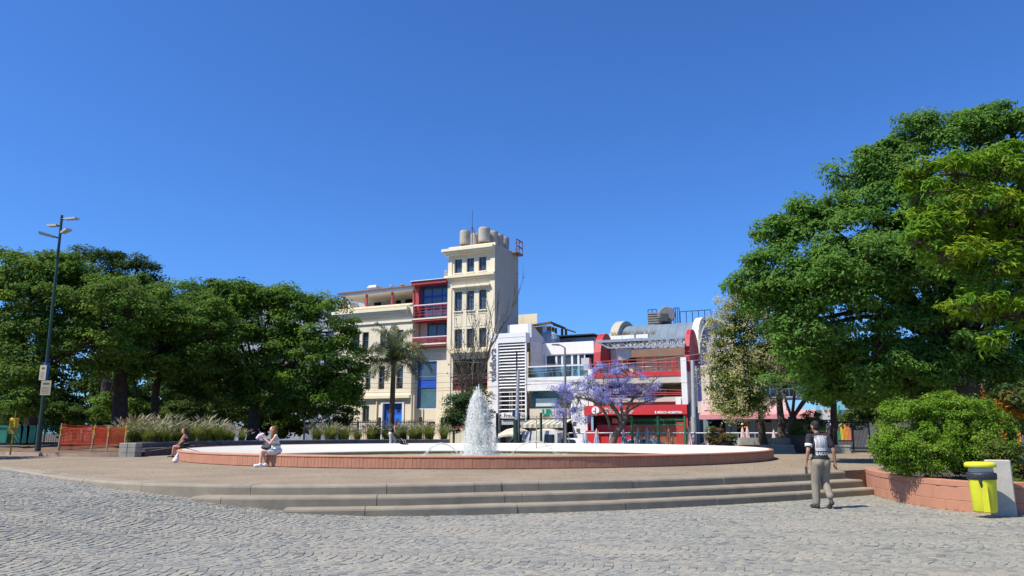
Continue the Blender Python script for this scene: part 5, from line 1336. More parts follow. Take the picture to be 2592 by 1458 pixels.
for k_, (u, v, ru, rv, Y, lab) in enumerate(((20, 960, 130, 110, 64, "distant dark tree closing the view behind the yellow sign"), (190, 970, 130, 110, 66, "distant dark tree closing the view beside the lamp post"), (360, 970, 130, 110, 64, "distant dark tree closing the view between the two trunks"), (520, 960, 130, 110, 68, "distant dark tree closing the view behind the leaning trunk"), (700, 990, 110, 80, 66, "distant dark tree closing the view under the domed tree"))):  # trees added so no bright sky shows through the gaps
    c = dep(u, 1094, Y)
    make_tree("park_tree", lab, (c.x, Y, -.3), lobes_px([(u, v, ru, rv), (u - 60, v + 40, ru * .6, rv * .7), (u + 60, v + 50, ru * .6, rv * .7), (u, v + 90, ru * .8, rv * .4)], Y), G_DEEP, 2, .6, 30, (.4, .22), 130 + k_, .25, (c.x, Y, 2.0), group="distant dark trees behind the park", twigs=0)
# off to the left of the view: its shadow lies across the road
make_tree("park_tree", "tree standing just beyond the photo's left edge, shading the road", (-25.2, 27.5, .5),
    [(-25.2, 27.4, 6.0, 2.8, 2.8, 1.9), (-24.4, 29, 5.4, 2.0, 2.2, 1.5), (-27, 26, 6.6, 2.6, 2.8, 2.0), (-24.6, 25.0, 5.4, 2.2, 2.0, 1.6)], G_MID, 1.8, .45, 32, (.24, .12), 26, .3, (-25.2, 27.4, 4.2))
# dark shrubbery under the trees, put in to darken the gaps behind the trunks
rg = np.random.default_rng(31); rnd = random.Random(31)
sh = 0
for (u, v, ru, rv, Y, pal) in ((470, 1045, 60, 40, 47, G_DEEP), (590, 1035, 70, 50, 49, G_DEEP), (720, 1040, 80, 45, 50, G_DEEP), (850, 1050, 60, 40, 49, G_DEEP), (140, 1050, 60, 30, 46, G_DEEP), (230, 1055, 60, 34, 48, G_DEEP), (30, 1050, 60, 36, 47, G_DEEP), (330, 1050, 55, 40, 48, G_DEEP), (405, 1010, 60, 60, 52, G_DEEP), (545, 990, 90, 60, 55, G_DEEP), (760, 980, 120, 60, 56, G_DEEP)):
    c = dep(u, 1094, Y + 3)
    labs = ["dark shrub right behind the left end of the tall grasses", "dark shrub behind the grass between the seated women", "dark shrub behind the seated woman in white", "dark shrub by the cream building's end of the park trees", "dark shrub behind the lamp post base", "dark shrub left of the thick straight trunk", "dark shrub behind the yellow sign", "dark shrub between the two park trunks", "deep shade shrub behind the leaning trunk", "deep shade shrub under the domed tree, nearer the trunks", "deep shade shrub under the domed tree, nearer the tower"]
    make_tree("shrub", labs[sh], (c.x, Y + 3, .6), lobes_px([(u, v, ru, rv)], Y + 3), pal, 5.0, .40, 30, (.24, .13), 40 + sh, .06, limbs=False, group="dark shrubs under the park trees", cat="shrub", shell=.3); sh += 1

# ---- right-hand trees
make_tree("street_tree", "huge dense green tree filling the right side", (dep(2445, 1080, 25).x, 25, .54),
    lobes_px([(1985, 690, 125, 130), (1915, 720, 75, 95), (1960, 600, 80, 60), (2060, 540, 90, 55), (2190, 440, 90, 70), (2330, 350, 90, 65), (2350, 600, 150, 110, -1), (2180, 690, 150, 110, -1.2), (2080, 720, 120, 100, -1), (2120, 600, 140, 110), (2260, 500, 140, 120), (2420, 400, 150, 120), (2560, 360, 120, 95), (2700, 420, 150, 150), (2020, 850, 90, 110), (2110, 800, 170, 140), (2290, 700, 190, 160), (2470, 600, 190, 160), (2640, 620, 150, 180), (2200, 930, 160, 90), (2380, 850, 170, 110), (2540, 820, 150, 130), (2060, 960, 130, 70, 2), (2700, 850, 140, 120), (2490, 310, 90, 45), (2230, 385, 45, 30), (2300, 955, 130, 55), (2430, 950, 120, 55, 1), (2560, 930, 120, 70), (2150, 1000, 100, 35, 2), (2350, 1000, 90, 30, 3), (2600, 990, 90, 40, 2)], 25),
    [(.092, .20, .028), (.108, .225, .034), (.125, .24, .04), (.096, .20, .04)], 4.6, .36, 52, (.17, .075), 51, .52, (dep(2430, 905, 25).x, 25, dep(2430, 905, 25).z), updir=.5, twigs=.15, cover=1.3)
make_tree("street_tree", "nearer tree with yellow-green layered sprays reaching in from the right", (13.4, 17.0, .5),
    lobes_px([(2420, 440, 110, 55), (2330, 490, 60, 42), (2540, 420, 90, 60), (2480, 530, 110, 55), (2370, 560, 75, 45), (2570, 580, 90, 65), (2400, 640, 100, 48), (2520, 680, 90, 60), (2470, 770, 90, 48), (2580, 790, 80, 60), (2680, 600, 140, 150), (2750, 450, 140, 150), (2490, 860, 60, 36), (2300, 455, 40, 26), (2450, 600, 90, 40, .6), (2560, 480, 80, 50, .6), (2590, 690, 60, 50, .6), (2330, 610, 45, 26)], 14.2),
    [(.125, .25, .014), (.165, .285, .016), (.095, .21, .02), (.215, .295, .018)], 13, .16, 40, (.17, .045), 52, .3, (12.8, 16.4, 4.2), flat=.5, updir=.6, twigs=.6)
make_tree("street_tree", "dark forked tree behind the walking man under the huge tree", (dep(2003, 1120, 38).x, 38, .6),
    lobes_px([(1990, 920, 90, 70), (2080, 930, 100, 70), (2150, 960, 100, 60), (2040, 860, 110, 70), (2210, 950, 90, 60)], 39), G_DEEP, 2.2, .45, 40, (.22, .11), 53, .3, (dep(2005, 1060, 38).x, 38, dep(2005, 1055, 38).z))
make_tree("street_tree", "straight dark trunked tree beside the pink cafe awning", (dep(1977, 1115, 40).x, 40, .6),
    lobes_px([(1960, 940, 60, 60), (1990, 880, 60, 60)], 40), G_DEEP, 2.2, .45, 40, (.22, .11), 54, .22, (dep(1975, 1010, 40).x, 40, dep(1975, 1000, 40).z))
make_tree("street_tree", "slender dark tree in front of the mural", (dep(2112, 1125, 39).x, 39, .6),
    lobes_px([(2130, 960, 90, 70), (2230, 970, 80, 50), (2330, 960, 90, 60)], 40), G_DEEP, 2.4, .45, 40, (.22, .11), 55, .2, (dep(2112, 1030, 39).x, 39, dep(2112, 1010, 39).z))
for k_, (u, v, ru, rv, Y, lab) in enumerate(((2170, 1055, 60, 40, 44, "deep shade shrub behind the mural stripes and the bush's left flank"), (2260, 1030, 70, 50, 37, "deep shade shrub above the big shrub's left shoulder"), (2350, 1030, 60, 50, 35, "deep shade shrub behind the big shrub's middle"), (2480, 1040, 80, 50, 34, "deep shade shrub right of the huge tree's trunk"), (2580, 1060, 60, 45, 36, "deep shade shrub between the orange posts"))):  # shrubs added in dark greens to fill the deep shade here
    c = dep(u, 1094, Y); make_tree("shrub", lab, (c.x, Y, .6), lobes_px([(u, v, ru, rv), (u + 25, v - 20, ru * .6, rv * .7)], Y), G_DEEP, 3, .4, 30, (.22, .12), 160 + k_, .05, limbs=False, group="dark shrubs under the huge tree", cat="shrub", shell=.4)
# cream flowering tree: leaves, then flower heads as a second part
cl = lobes_px([(1885, 785, 58, 52), (1855, 870, 60, 75), (1830, 960, 45, 75), (1890, 960, 70, 75), (1870, 1025, 60, 26), (1930, 880, 50, 70)], 36)
ct = make_tree("flowering_tree", "tree covered in cream flower heads beside the pink cafe", (dep(1930, 1120, 38).x, 38, .6), cl, [(.11, .16, .035), (.14, .19, .04), (.09, .14, .03)], 4.6, .30, 34, (.15, .07), 56, .2, (dep(1925, 1040, 38).x, 38, dep(1925, 1035, 38).z), cover=1.5)
rg = np.random.default_rng(57); bs = np.array(ct.location)
ll = [tuple(np.array(l) - np.array(list(bs) + [0, 0, 0])) for l in cl]
CP, CO, P, OD, idx = crown_points(ll, 8.0, .15, 34, rg, .9, .95)
k = CO[idx][:, 1] < .5; P, OD, idx = P[k], OD[k], idx[k]
Cc = np.array([.50, .485, .25]) * rg.uniform(.6, 1.12, (len(CP), 1))
leaf_cloud("blossom", P + CO[idx] * .22, unit(OD + np.array([0, 0, .5]) + rg.normal(0, .4, P.shape)), rg.uniform(.07, .13, len(P)), rg.uniform(.05, .085, len(P)), Cc[idx] * rg.uniform(.8, 1.15, (len(P), 1)), M_PETAL, ct, rg)
# jacaranda
JY = 47.0
jb = dep(1552, 1128, JY)
jt = thing("jacaranda_tree", "jacaranda with purple-blue blossom in front of the red bookshop", "tree", (jb.x, JY, .5))
rnd = random.Random(61); rg = np.random.default_rng(61)
def jp(u, v, dy=0.0): return dep(u, v, JY + dy) - Vector(jt.location)
mb = MB(); mb.smooth = True
limbs_ = [([(1548, 1130), (1556, 1105), (1572, 1080), (1580, 1065)], .26, .15, 0), ([(1575, 1078), (1566, 1050), (1545, 1020), (1520, 1000)], .14, .06, -.3), ([(1580, 1066), (1590, 1030), (1610, 1000), (1630, 985)], .13, .05, .4), ([(1580, 1068), (1572, 1030), (1570, 990), (1560, 950)], .12, .045, .2),
          ([(1545, 1088), (1538, 1060), (1520, 1030), (1490, 1012), (1450, 1005)], .10, .035, -.8), ([(1566, 1050), (1530, 1010), (1500, 985), (1460, 965)], .09, .03, .6), ([(1605, 1005), (1630, 1000), (1650, 970), (1660, 960)], .07, .025, -.5), ([(1585, 1050), (1600, 1035), (1640, 1015), (1660, 1012)], .07, .025, 1.0), ([(1570, 990), (1590, 960), (1610, 935)], .06, .02, -.6), ([(1545, 1020), (1530, 980), (1525, 940)], .06, .02, .5)]
tips = []
for pts, r0, r1, dy in limbs_:
    n_ = len(pts); P_ = [jp(u, v, dy * i / (n_ - 1)) for i, (u, v) in enumerate(pts)]
    Q = crom(P_, 5); mb.tube(Q, [r0 + (r1 - r0) * i / (len(Q) - 1) for i in range(len(Q))], 7); tips += Q[len(Q) // 3:]
mb.build("trunk", M_BARKL, jt)
clus = [(1455, 985, 48, 24), (1430, 1000, 30, 20), (1500, 955, 34, 30), (1555, 975, 45, 32), (1540, 930, 40, 20), (1590, 985, 40, 26), (1620, 1000, 40, 20), (1645, 975, 30, 18), (1430, 1050, 32, 22), (1460, 1035, 32, 18), (1560, 1012, 40, 16), (1500, 1000, 40, 22), (1610, 955, 30, 14), (1410, 1025, 20, 18), (1530, 990, 30, 24), (1480, 1060, 22, 10), (1650, 1010, 22, 14), (1570, 945, 24, 16), (1418, 985, 22, 16)]
CPs = []
tw = MB()
for (u, v, ru, rv) in clus:
    c = jp(u, v, rnd.uniform(-1.0, 1.0)); k_ = JY / FPX
    s_ = min(tips, key=lambda q: (q - c).length)
    for q in range(int(2 + ru * rv / 72)):
        d = Vector((rnd.gauss(0, .45) * ru * k_, rnd.gauss(0, .5), rnd.gauss(0, .45) * rv * k_)); e = c + d
        tw.tube([s_, s_.lerp(e, .6) + Vector((rnd.uniform(-.15, .15), rnd.uniform(-.15, .15), .05)), e], [.022, .014, .006], 4, caps=False); CPs.append(e)
for q in range(220):
    s_ = rnd.choice(tips); e = s_ + Vector((rnd.gauss(0, .5), rnd.gauss(0, .4), abs(rnd.gauss(.25, .35)))); tw.tube([s_, s_.lerp(e, .5) + Vector((rnd.uniform(-.1, .1), 0, .05)), e], [.018, .012, .004], 3, caps=False)
tw.build("branches", M_BARKL, jt, kind="stuff")
CPs = np.array([tuple(p) for p in CPs]); per = 70; n = len(CPs) * per
off = np.clip(rg.normal(size=(len(CPs), per, 3)), -1.7, 1.7) * np.array([.125, .125, .10]); P = (CPs[:, None] + off).reshape(-1, 3); idx = np.repeat(np.arange(len(CPs)), per)
pal = np.array([(.25, .26, .56), (.31, .32, .62), (.20, .205, .49), (.42, .42, .68)])
C = pal[rg.integers(0, 4, len(CPs))][idx] * rg.uniform(.75, 1.25, (n, 1))
leaf_cloud("blossom", P, unit(rg.normal(size=(n, 3)) + np.array([0, -.2, .5])), rg.uniform(.05, .10, n), rg.uniform(.035, .06, n), C, M_PETAL, jt, rg)
gl = CPs[rg.integers(0, len(CPs), 90)]; P = (gl[:, None] + rg.normal(size=(90, 14, 3)) * .16 - np.array([0, 0, .12])).reshape(-1, 3)
leaf_cloud("leaf_sprays", P, unit(rg.normal(size=P.shape) + np.array([0, 0, .8])), rg.uniform(.08, .16, len(P)), rg.uniform(.03, .05, len(P)), np.array([.13, .15, .05]) * rg.uniform(.7, 1.3, (len(P), 1)), M_LEAFD, jt, rg)
# bare upright tree before the tower
BYt = 51.0
bt = thing("bare_tree", "nearly leafless upright tree in front of the tower", "tree", (dep(1192, 1100, BYt).x, BYt, .4))
rnd = random.Random(71); rg = np.random.default_rng(71); mb = MB(); tips = []
def grow(p, d, ln, r, lev):
    q = [p]; n_ = 5
    for i in range(n_):
        d = (d + Vector((rnd.gauss(0, .07), rnd.gauss(0, .07), .09))).normalized(); q.append(q[-1] + d * ln / n_)
    mb.tube(q, [r * (1 - .6 * i / n_) for i in range(n_ + 1)], 5 if lev < 2 else 3, caps=False); tips.extend(q[2:])
    if lev < 3:
        for i in range(7 if lev < 2 else 4):
            s_ = q[1 + rnd.randrange(n_)]; a = rnd.uniform(0, 2 * math.pi); e = rnd.uniform(.22, .42)
            grow(s_, (d + Vector((math.cos(a), math.sin(a), 0)) * e).normalized(), ln * rnd.uniform(.36, .56), r * .45, lev + 1)
for a, e, ln in ((0, .02, 7.4), (2.0, .13, 5.2), (4.1, .14, 5.0), (5.4, .12, 5.6), (3.2, .18, 4.6), (.9, .15, 5.0)):
    grow(Vector((0, 0, -.4 if ln > 7 else rnd.uniform(.2, 1.6))), Vector((math.cos(a) * e, math.sin(a) * e, 1)).normalized(), ln, .12 if ln > 7 else .07, 0)
mb.build("trunk", M_BARKL, bt)
T_ = np.array([tuple(p) for p in tips]); P = T_[rg.integers(0, len(T_), 420)] + rg.normal(0, .06, (420, 3)); P = P[P[:, 2] > 2.2]
leaf_cloud("leaves", P, unit(rg.normal(size=P.shape)), rg.uniform(.1, .2, len(P)), rg.uniform(.07, .12, len(P)), np.array([.13, .14, .05]) * rg.uniform(.6, 1.3, (len(P), 1)), M_LEAF, bt, rg)
make_tree("shrub", "bushy green shrub round the foot of the bare tree", (dep(1180, 1100, 50).x, 50, .4), lobes_px([(1160, 1030, 35, 40), (1150, 1060, 35, 30), (1190, 1020, 40, 35), (1215, 1010, 30, 35), (1140, 1080, 30, 22), (1225, 1055, 25, 40), (1195, 1070, 40, 25)], 50), [(.05, .09, .022), (.075, .12, .03), (.03, .10, .04)], 5.5, .30, 30, (.16, .09), 72, .06, limbs=False, cat="shrub", shell=.35)
# palm
PY = 53.0
pb = dep(990, 1090, PY)
pt = thing("palm_tree", "feathery palm in front of the cream building's blue door", "tree", (pb.x, PY, .2))
rnd = random.Random(81); zc = dep(997, 915, PY).z - .2; xc = dep(997, 915, PY).x - pb.x
mb = MB(); mb.smooth = True; mb.tube([(0, 0, -.4), (.02, 0, zc * .5), (xc * .9, 0, zc * .93), (xc, 0, zc)], [.24, .19, .17, .22], 10); mb.build("trunk", mat("palm_trunk", (0.16, 0.11, 0.075), 0.95, 0.25, 8.0, 0.6, 14.0), pt)
def frond(az, el, ln, seed):
    r = random.Random(seed); P_ = []; p = Vector((xc, 0, zc)); d = Vector((math.cos(az) * math.cos(el), math.sin(az) * math.cos(el), math.sin(el))); n_ = 16
    for i in range(n_ + 1):
        P_.append(p.copy()); p += d * ln / n_; d = (d + Vector((0, 0, -.06 - .16 * i / n_))).normalized()
    mb = MB(); mb.tube(P_, [.045 * (1 - .85 * i / n_) for i in range(n_ + 1)], 4, caps=False)
    for i in range(2, n_ + 1):
        t = (P_[i] - P_[i-1]).normalized(); sd = t.cross(Vector((0, 0, 1))).normalized(); up = sd.cross(t)
        for s_ in (-1, 1):
            for h_ in range(4):
                b0 = P_[i-1].lerp(P_[i], h_ / 4); L_ = (.85 * math.sin(math.pi * min(1, (i + 1.5) / (n_ + 3))) + .1) * r.uniform(.85, 1.15)
                e = b0 + (sd * s_ * .75 + t * .55 + up * r.uniform(-.1, .55)).normalized() * L_ * .6; f = e + (sd * s_ * .4 + t * .4 + Vector((0, 0, -1.0 - r.random() * .5))).normalized() * L_ * .5
                w = t * .018; mb.add([b0 - w, b0 + w, e + w, e - w, f], [(0, 1, 2, 3), (3, 2, 4)])
    c = random.Random(seed + 1).uniform(0, 1)
    mb.build("frond", M_PALM2 if c < .3 else M_PALM, pt)
M_PALM = mat("palm_leaf", (0.085, 0.125, 0.05), 0.5, 0.25, 3.0, objrnd=.25); M_PALM2 = mat("palm_leaf_old", (0.19, 0.19, 0.06), 0.6, 0.25, 3.0, objrnd=.2)
for k in range(28): frond(2 * math.pi * k * .381966, [1.35, 1.1, .85, .6, .3, 0.0][min(5, k // 5)] + rnd.uniform(-.22, .22), rnd.uniform(2.5, 3.3), 900 + k)

# ---- right-hand planter shrubs
make_tree("shrub", "big rounded bright green shrub in the terracotta planter", (dep(2390, 1190, 17.2).x, 17.2, .5),
    lobes_px([(2310, 1075, 100, 70), (2420, 1062, 115, 72), (2350, 1050, 70, 50, .4), (2460, 1130, 100, 70, -.4), (2320, 1140, 110, 60, -.5), (2500, 1100, 70, 65), (2390, 1150, 150, 60), (2255, 1120, 50, 60), (2480, 1170, 90, 40), (2270, 1170, 55, 40), (2245, 1035, 26, 26), (2370, 1020, 40, 22)], 17.2, ),
    [(.125, .235, .02), (.15, .265, .026), (.10, .20, .02), (.18, .28, .035)], 60.0, .12, 34, (.062, .034), 91, .05, limbs=False, cat="shrub", leafm=M_LEAFD, shell=.5, flat=.8)
make_tree("shrub", "lower red-tinged shrub between the bin's post and the photo's right edge", (dep(2590, 1215, 15.8).x, 15.8, .5),
    lobes_px([(2575, 1180, 55, 50), (2640, 1170, 70, 60), (2560, 1225, 50, 30), (2530, 1150, 35, 35)], 15.8), [(.10, .15, .03), (.16, .05, .03), (.13, .17, .035), (.09, .14, .025)], 55.0, .12, 32, (.055, .032), 92, .05, limbs=False, cat="shrub", leafm=M_LEAFD, shell=.5, flat=.8)
make_tree("shrub", "green shrub with orange flowers by the photo's right edge", (dep(2570, 1080, 23).x, 23, .54),
    lobes_px([(2565, 1020, 50, 45), (2540, 1000, 30, 35), (2620, 1010, 60, 60)], 23), [(.07, .12, .035), (.10, .14, .04), (.55, .20, .02), (.07, .13, .03)], 12.0, .2, 34, (.11, .06), 93, .06, limbs=False, cat="shrub", shell=.4)
make_tree("shrub", "orange flowering bush glowing under the huge tree", (dep(2420, 1060, 31).x, 31, .54),
    lobes_px([(2390, 1000, 36, 24), (2440, 985, 34, 28), (2370, 1020, 24, 20), (2560, 965, 50, 22), (2470, 1000, 24, 24)], 31), [(.70, .24, .015), (.62, .20, .015), (.50, .14, .02), (.10, .09, .02)], 10.0, .2, 30, (.13, .08), 94, .06, limbs=False, cat="shrub", shell=.3)
# potted shrub behind the man
pp = on(2043, 1148, PZ)
pot = thing("plant_pot", "big dark round plant pot behind the walking man", "plant pot", (pp.x, pp.y + .5, PZ))
part("pot_wall", pot, mat("black_pot", (0.035, 0.035, 0.04), 0.6, 0.2, 3.0), lambda m: m.lathe([(.02, .003), (.40, .003), (.58, .75), (.62, .78), (.62, .86), (.55, .86), (.5, .7), (.02, .7)], 24))
make_tree("shrub", "rounded green shrub growing in the big dark pot", (pp.x, pp.y + .5, PZ + .72), lobes_px([(2040, 1085, 36, 38), (2058, 1065, 28, 30), (2020, 1100, 22, 18)], pp.y + .5), [(.07, .12, .03), (.10, .15, .04), (.05, .09, .025)], 12, .18, 32, (.10, .055), 95, .05, limbs=False, cat="shrub", shell=.35)
make_tree("shrub", "scruffy green and brown shrub beside the pink umbrellas", (dep(1815, 1125, 46).x, 46, .5), lobes_px([(1815, 1100, 28, 22), (1835, 1112, 28, 16), (1800, 1112, 14, 14)], 46), [(.08, .11, .03), (.11, .13, .035), (.16, .10, .05)], 7, .25, 32, (.14, .07), 96, .05, limbs=False, cat="shrub", shell=.35)

# ---- tall fountain grass in the ring planter
M_GRASS = leaf_mat("grass_blade", .25, .6, .2); M_PLUME = leaf_mat("grass_plume", .35, .9, .05)
def tussock_mesh(seed, nb=460, npl=44, h=.85):
    rg = np.random.default_rng(seed); az = rg.uniform(0, 2 * math.pi, nb); ln = h * rg.uniform(.6, 1.1, nb); sp = rg.uniform(.05, 1.0, nb)
    base = np.stack([rg.normal(0, .07, nb), rg.normal(0, .07, nb), np.zeros(nb)], 1); dr = np.stack([np.cos(az), np.sin(az), np.zeros(nb)], 1); sd = np.stack([-np.sin(az), np.cos(az), np.zeros(nb)], 1)
    pts = []
    for f in (0, .4, .75, 1.0):
        pts.append(base + dr * (sp * ln * (.15 * f + .62 * f * f))[:, None] + np.array([0, 0, 1.0]) * (ln * (f - .42 * sp * f * f * 1.1))[:, None])
    w = [.008, .008, .006, .0015]
    V = np.stack([p for f, p in enumerate(pts) for p in (pts[f] - sd * w[f], pts[f] + sd * w[f])], 1).reshape(-1, 3)
    q = np.array([(0, 1, 3, 2), (2, 3, 5, 4), (4, 5, 7, 6)]); FF = (q[None] + (np.arange(nb) * 8)[:, None, None]).reshape(-1, 4)
    pal = np.array([(.17, .23, .04), (.21, .26, .05), (.26, .26, .08), (.12, .18, .035)]); C = np.repeat(pal[rg.integers(0, 4, nb)] * rg.uniform(.8, 1.2, (nb, 1)), 8, axis=0)
    o = np_mesh("blades", V, FF, M_GRASS, None, cols=C); me1 = o.data; bpy.data.objects.remove(o)
    # plumes: spindle seed heads on arching stems
    az = rg.uniform(0, 2 * math.pi, npl); el = rg.uniform(.75, 1.45, npl); L_ = h * rg.uniform(.95, 1.3, npl)
    d = np.stack([np.cos(az) * np.cos(el), np.sin(az) * np.cos(el), np.sin(el)], 1); tip = d * L_[:, None]; bend = np.stack([np.cos(az), np.sin(az), -.4 * np.ones(npl)], 1) * .10
    V, FF, C = [], [], []
    for i in range(npl):
        a = Vector(tip[i] * .78); b = Vector(tip[i] + bend[i]); t = (b - a); ax = t.normalized(); s1 = ax.cross(Vector((.3, .5, .8))).normalized(); s2 = ax.cross(s1); r_ = .021 * rg.uniform(.7, 1.2)
        n0 = len(V); V += [a, a + t * .3 + s1 * r_, a + t * .3 + s2 * r_, a + t * .3 - s1 * r_, a + t * .3 - s2 * r_, b]
        FF += [(n0, n0+1, n0+2), (n0, n0+2, n0+3), (n0, n0+3, n0+4), (n0, n0+4, n0+1), (n0+5, n0+2, n0+1), (n0+5, n0+3, n0+2), (n0+5, n0+4, n0+3), (n0+5, n0+1, n0+4)]
        c = np.array([.44, .42, .29]) * rg.uniform(.7, 1.15); C += [c] * 6
        m0 = len(V); w_ = Vector((.003, .003, 0)); V += [Vector((0, 0, 0)), w_, a]; FF += [(m0, m0+1, m0+2)]; C += [np.array([.2, .2, .08])] * 3
    o = np_mesh("plumes", np.array([tuple(v) for v in V]), np.array(FF), M_PLUME, None, cols=np.array(C), tri=True); me2 = o.data; bpy.data.objects.remove(o)
    return me1, me2
TUS = [tussock_mesh(200 + k) for k in range(4)]
PL_R0, PL_R1, PL_A0, PL_A1, PL_Z = 14.7, 17.4, 184.0, 100.0, 1.08
rnd = random.Random(99); k = 0
def tussock(x, y, z, sc, label, grp):
    global k
    t = thing("grass_tussock", label, "ornamental grass", (x, y, z), rnd.uniform(0, 6.28), grp); a, b = TUS[k % 4]; k += 1
    t.scale = (sc * 1.1, sc * 1.1, sc)
    p_ = bpy.data.objects.new("blades", a); link(p_, t); q_ = bpy.data.objects.new("plumes", b); link(q_, t)
a_ = 176.5
while a_ > PL_A1 + 1:
    dens_gap = 146 > a_ > 132                                # thin stretch behind the woman in white
    for row in (0, 1):
        if dens_gap and (row == 1 or rnd.random() < .3): continue
        r_ = PL_R0 + .55 + row * .95 + rnd.uniform(-.15, .15); an = R(a_ + rnd.uniform(-.8, .8) + row * 1.6)
        tussock(FC.x + r_ * math.cos(an), FC.y + r_ * math.sin(an), PL_Z - .02, rnd.uniform(.7, 1.3) * (.9 if dens_gap else 1.0) * (1.12 if a_ > 150 else 1.0), "tall pale-plumed grass tussock growing in the curved dark planter behind the fountain", "grass tussocks in the curved planter")
    a_ -= 3.4

# ---- weeds along the foot of the steps and the planter
rg = np.random.default_rng(301); pts = []
for c_, a0_, a1_ in ((N3C, 2.2, 9), (offset_curve(WALLC, .03), 8.6, 10.4)):
    for p, q in zip(c_, c_[1:]):
        if not (a0_ < p.x < a1_): continue
        for k_ in range(int(26 * (q - p).length)):
            if rg.random() < .45: continue
            f_ = rg.random(); w_ = p.lerp(q, f_); pts.append((w_.x + rg.normal(0, .03), w_.y - abs(rg.normal(0, .05)) - .02, rg.uniform(.02, .075)))
V, FF, C = [], [], []
for (x, y, h_) in pts:
    for b_ in range(5):
        a_ = rg.uniform(0, 6.28); n0 = len(V); dx_, dy_ = math.cos(a_) * .004, math.sin(a_) * .004; z_ = cob_h(x, y) - .004; lx_, ly_ = rg.normal(0, .02), rg.normal(0, .02)
        V += [(x - dx_, y - dy_, z_), (x + dx_, y + dy_, z_), (x + lx_, y + ly_, z_ + h_ * rg.uniform(.5, 1))]; FF.append((n0, n0 + 1, n0 + 2)); C += [np.array([.15, .17, .05]) * rg.uniform(.6, 1.2)] * 3
o = np_mesh("weeds", np.array(V), np.array(FF), M_GRASS, None, cols=np.array(C), tri=True); tag(o, "sparse dry weeds along the foot of the steps and planter", "weeds", kind="stuff")
# ---- fallen leaves on the plaza and road
rg = np.random.default_rng(302); n = 420
X = np.concatenate([rg.uniform(-14, 12, 260), rg.normal(8.0, 1.2, 160)]); Y = np.concatenate([rg.uniform(17.5, 22.5, 260), rg.normal(20.5, 1.5, 160)])
keep = np.array([n1_y(x) + .5 < y and math.hypot(x - FC.x, y - FC.y) > FR + .1 and x < 9.4 for x, y in zip(X, Y)]); X, Y = X[keep], Y[keep]
P = np.stack([X, Y, np.full(len(X), PZ + .012)], 1)
o = leaf_cloud("fallen_leaves", P, unit(np.array([0, 0, 1.0]) + rg.normal(0, .2, P.shape)), rg.uniform(.025, .06, len(P)), rg.uniform(.015, .03, len(P)), np.array([.22, .15, .06]) * rg.uniform(.4, 1.3, (len(P), 1)), M_LEAF, None, rg); tag(o, "scattered dry leaves on the plaza paving", "fallen leaves", kind="stuff")
# ================================================================== PLANTER WALLS, FENCES, STREET FURNITURE, VEHICLES
M_GREENST = mat("dark_green_steel", (0.018, 0.05, 0.036), 0.5, 0.15, 5.0)
M_GREENBR = mat("green_steel", (0.02, 0.17, 0.075), 0.5, 0.15, 5.0)
M_YEL = mat("yellow_paint", (0.68, 0.42, 0.01), 0.5, 0.1, 4.0)
M_POLE = mat("galvanised_pole", (0.44, 0.46, 0.46), 0.45, 0.12, 4.0, metal=.3)
# curved dark planter behind the fountain
cp = thing("curved_planter", "curved dark concrete planter wall with bench ledge behind the fountain", "planter", (0, 0, 0))
nseg = 26
def pr_out(i): return PL_R0 + .5 + (PL_R1 + .1 - PL_R0) * min(1.0, i / 9)
for i in range(nseg):
    a0, a1 = R(PL_A0 + (PL_A1 - PL_A0) * i / nseg - .05), R(PL_A0 + (PL_A1 - PL_A0) * (i + 1) / nseg + .05)
    m = MB(); vs = []
    for a in (a0, (a0 + a1) / 2, a1):
        for r_, z in ((PL_R0 - .4, PZ - .1), (PL_R0 - .4, .86), (PL_R0 - .37, .885), (PL_R0 + .002, .885), (PL_R0, 1.09), (PL_R0 + .03, 1.115), (PL_R0 + .22, 1.115), (PL_R0 + .25, 1.0), (PL_R0 + .25, PZ - .1)):
            vs.append((FC.x + r_ * math.cos(a), FC.y + r_ * math.sin(a), z))
    k_ = 9; fs = [(s*k_+e, (s+1)*k_+e, (s+1)*k_+(e+1)%k_, s*k_+(e+1)%k_) for s in range(2) for e in range(k_)] + [tuple(range(k_)), tuple(range(3*k_-1, 2*k_-1, -1))]
    m.add(vs, fs); m.build("wall_block", M_DARKCONC, cp)
m = MB(); vs = []
for i in range(41):
    a = R(PL_A0 + (PL_A1 - PL_A0) * i / 40)
    for r_ in (PL_R0 + .24, pr_out(i)): vs.append((FC.x + r_ * math.cos(a), FC.y + r_ * math.sin(a), 1.03))
m.add(vs, [(2*i, 2*i+2, 2*i+3, 2*i+1) for i in range(40)]); m.build("bed_soil", M_SOIL, cp)
m = MB(); vs = []
for i in range(41):
    a = R(PL_A0 + (PL_A1 - PL_A0) * i / 40)
    for z in (PZ - .1, 1.03): vs.append((FC.x + pr_out(i) * math.cos(a), FC.y + pr_out(i) * math.sin(a), z))
m.add(vs, [(2*i, 2*i+2, 2*i+3, 2*i+1) for i in range(40)]); m.build("rear_wall", M_DARKCONC, cp)
# left end pier of the planter
e = on(338, 1157, PZ)
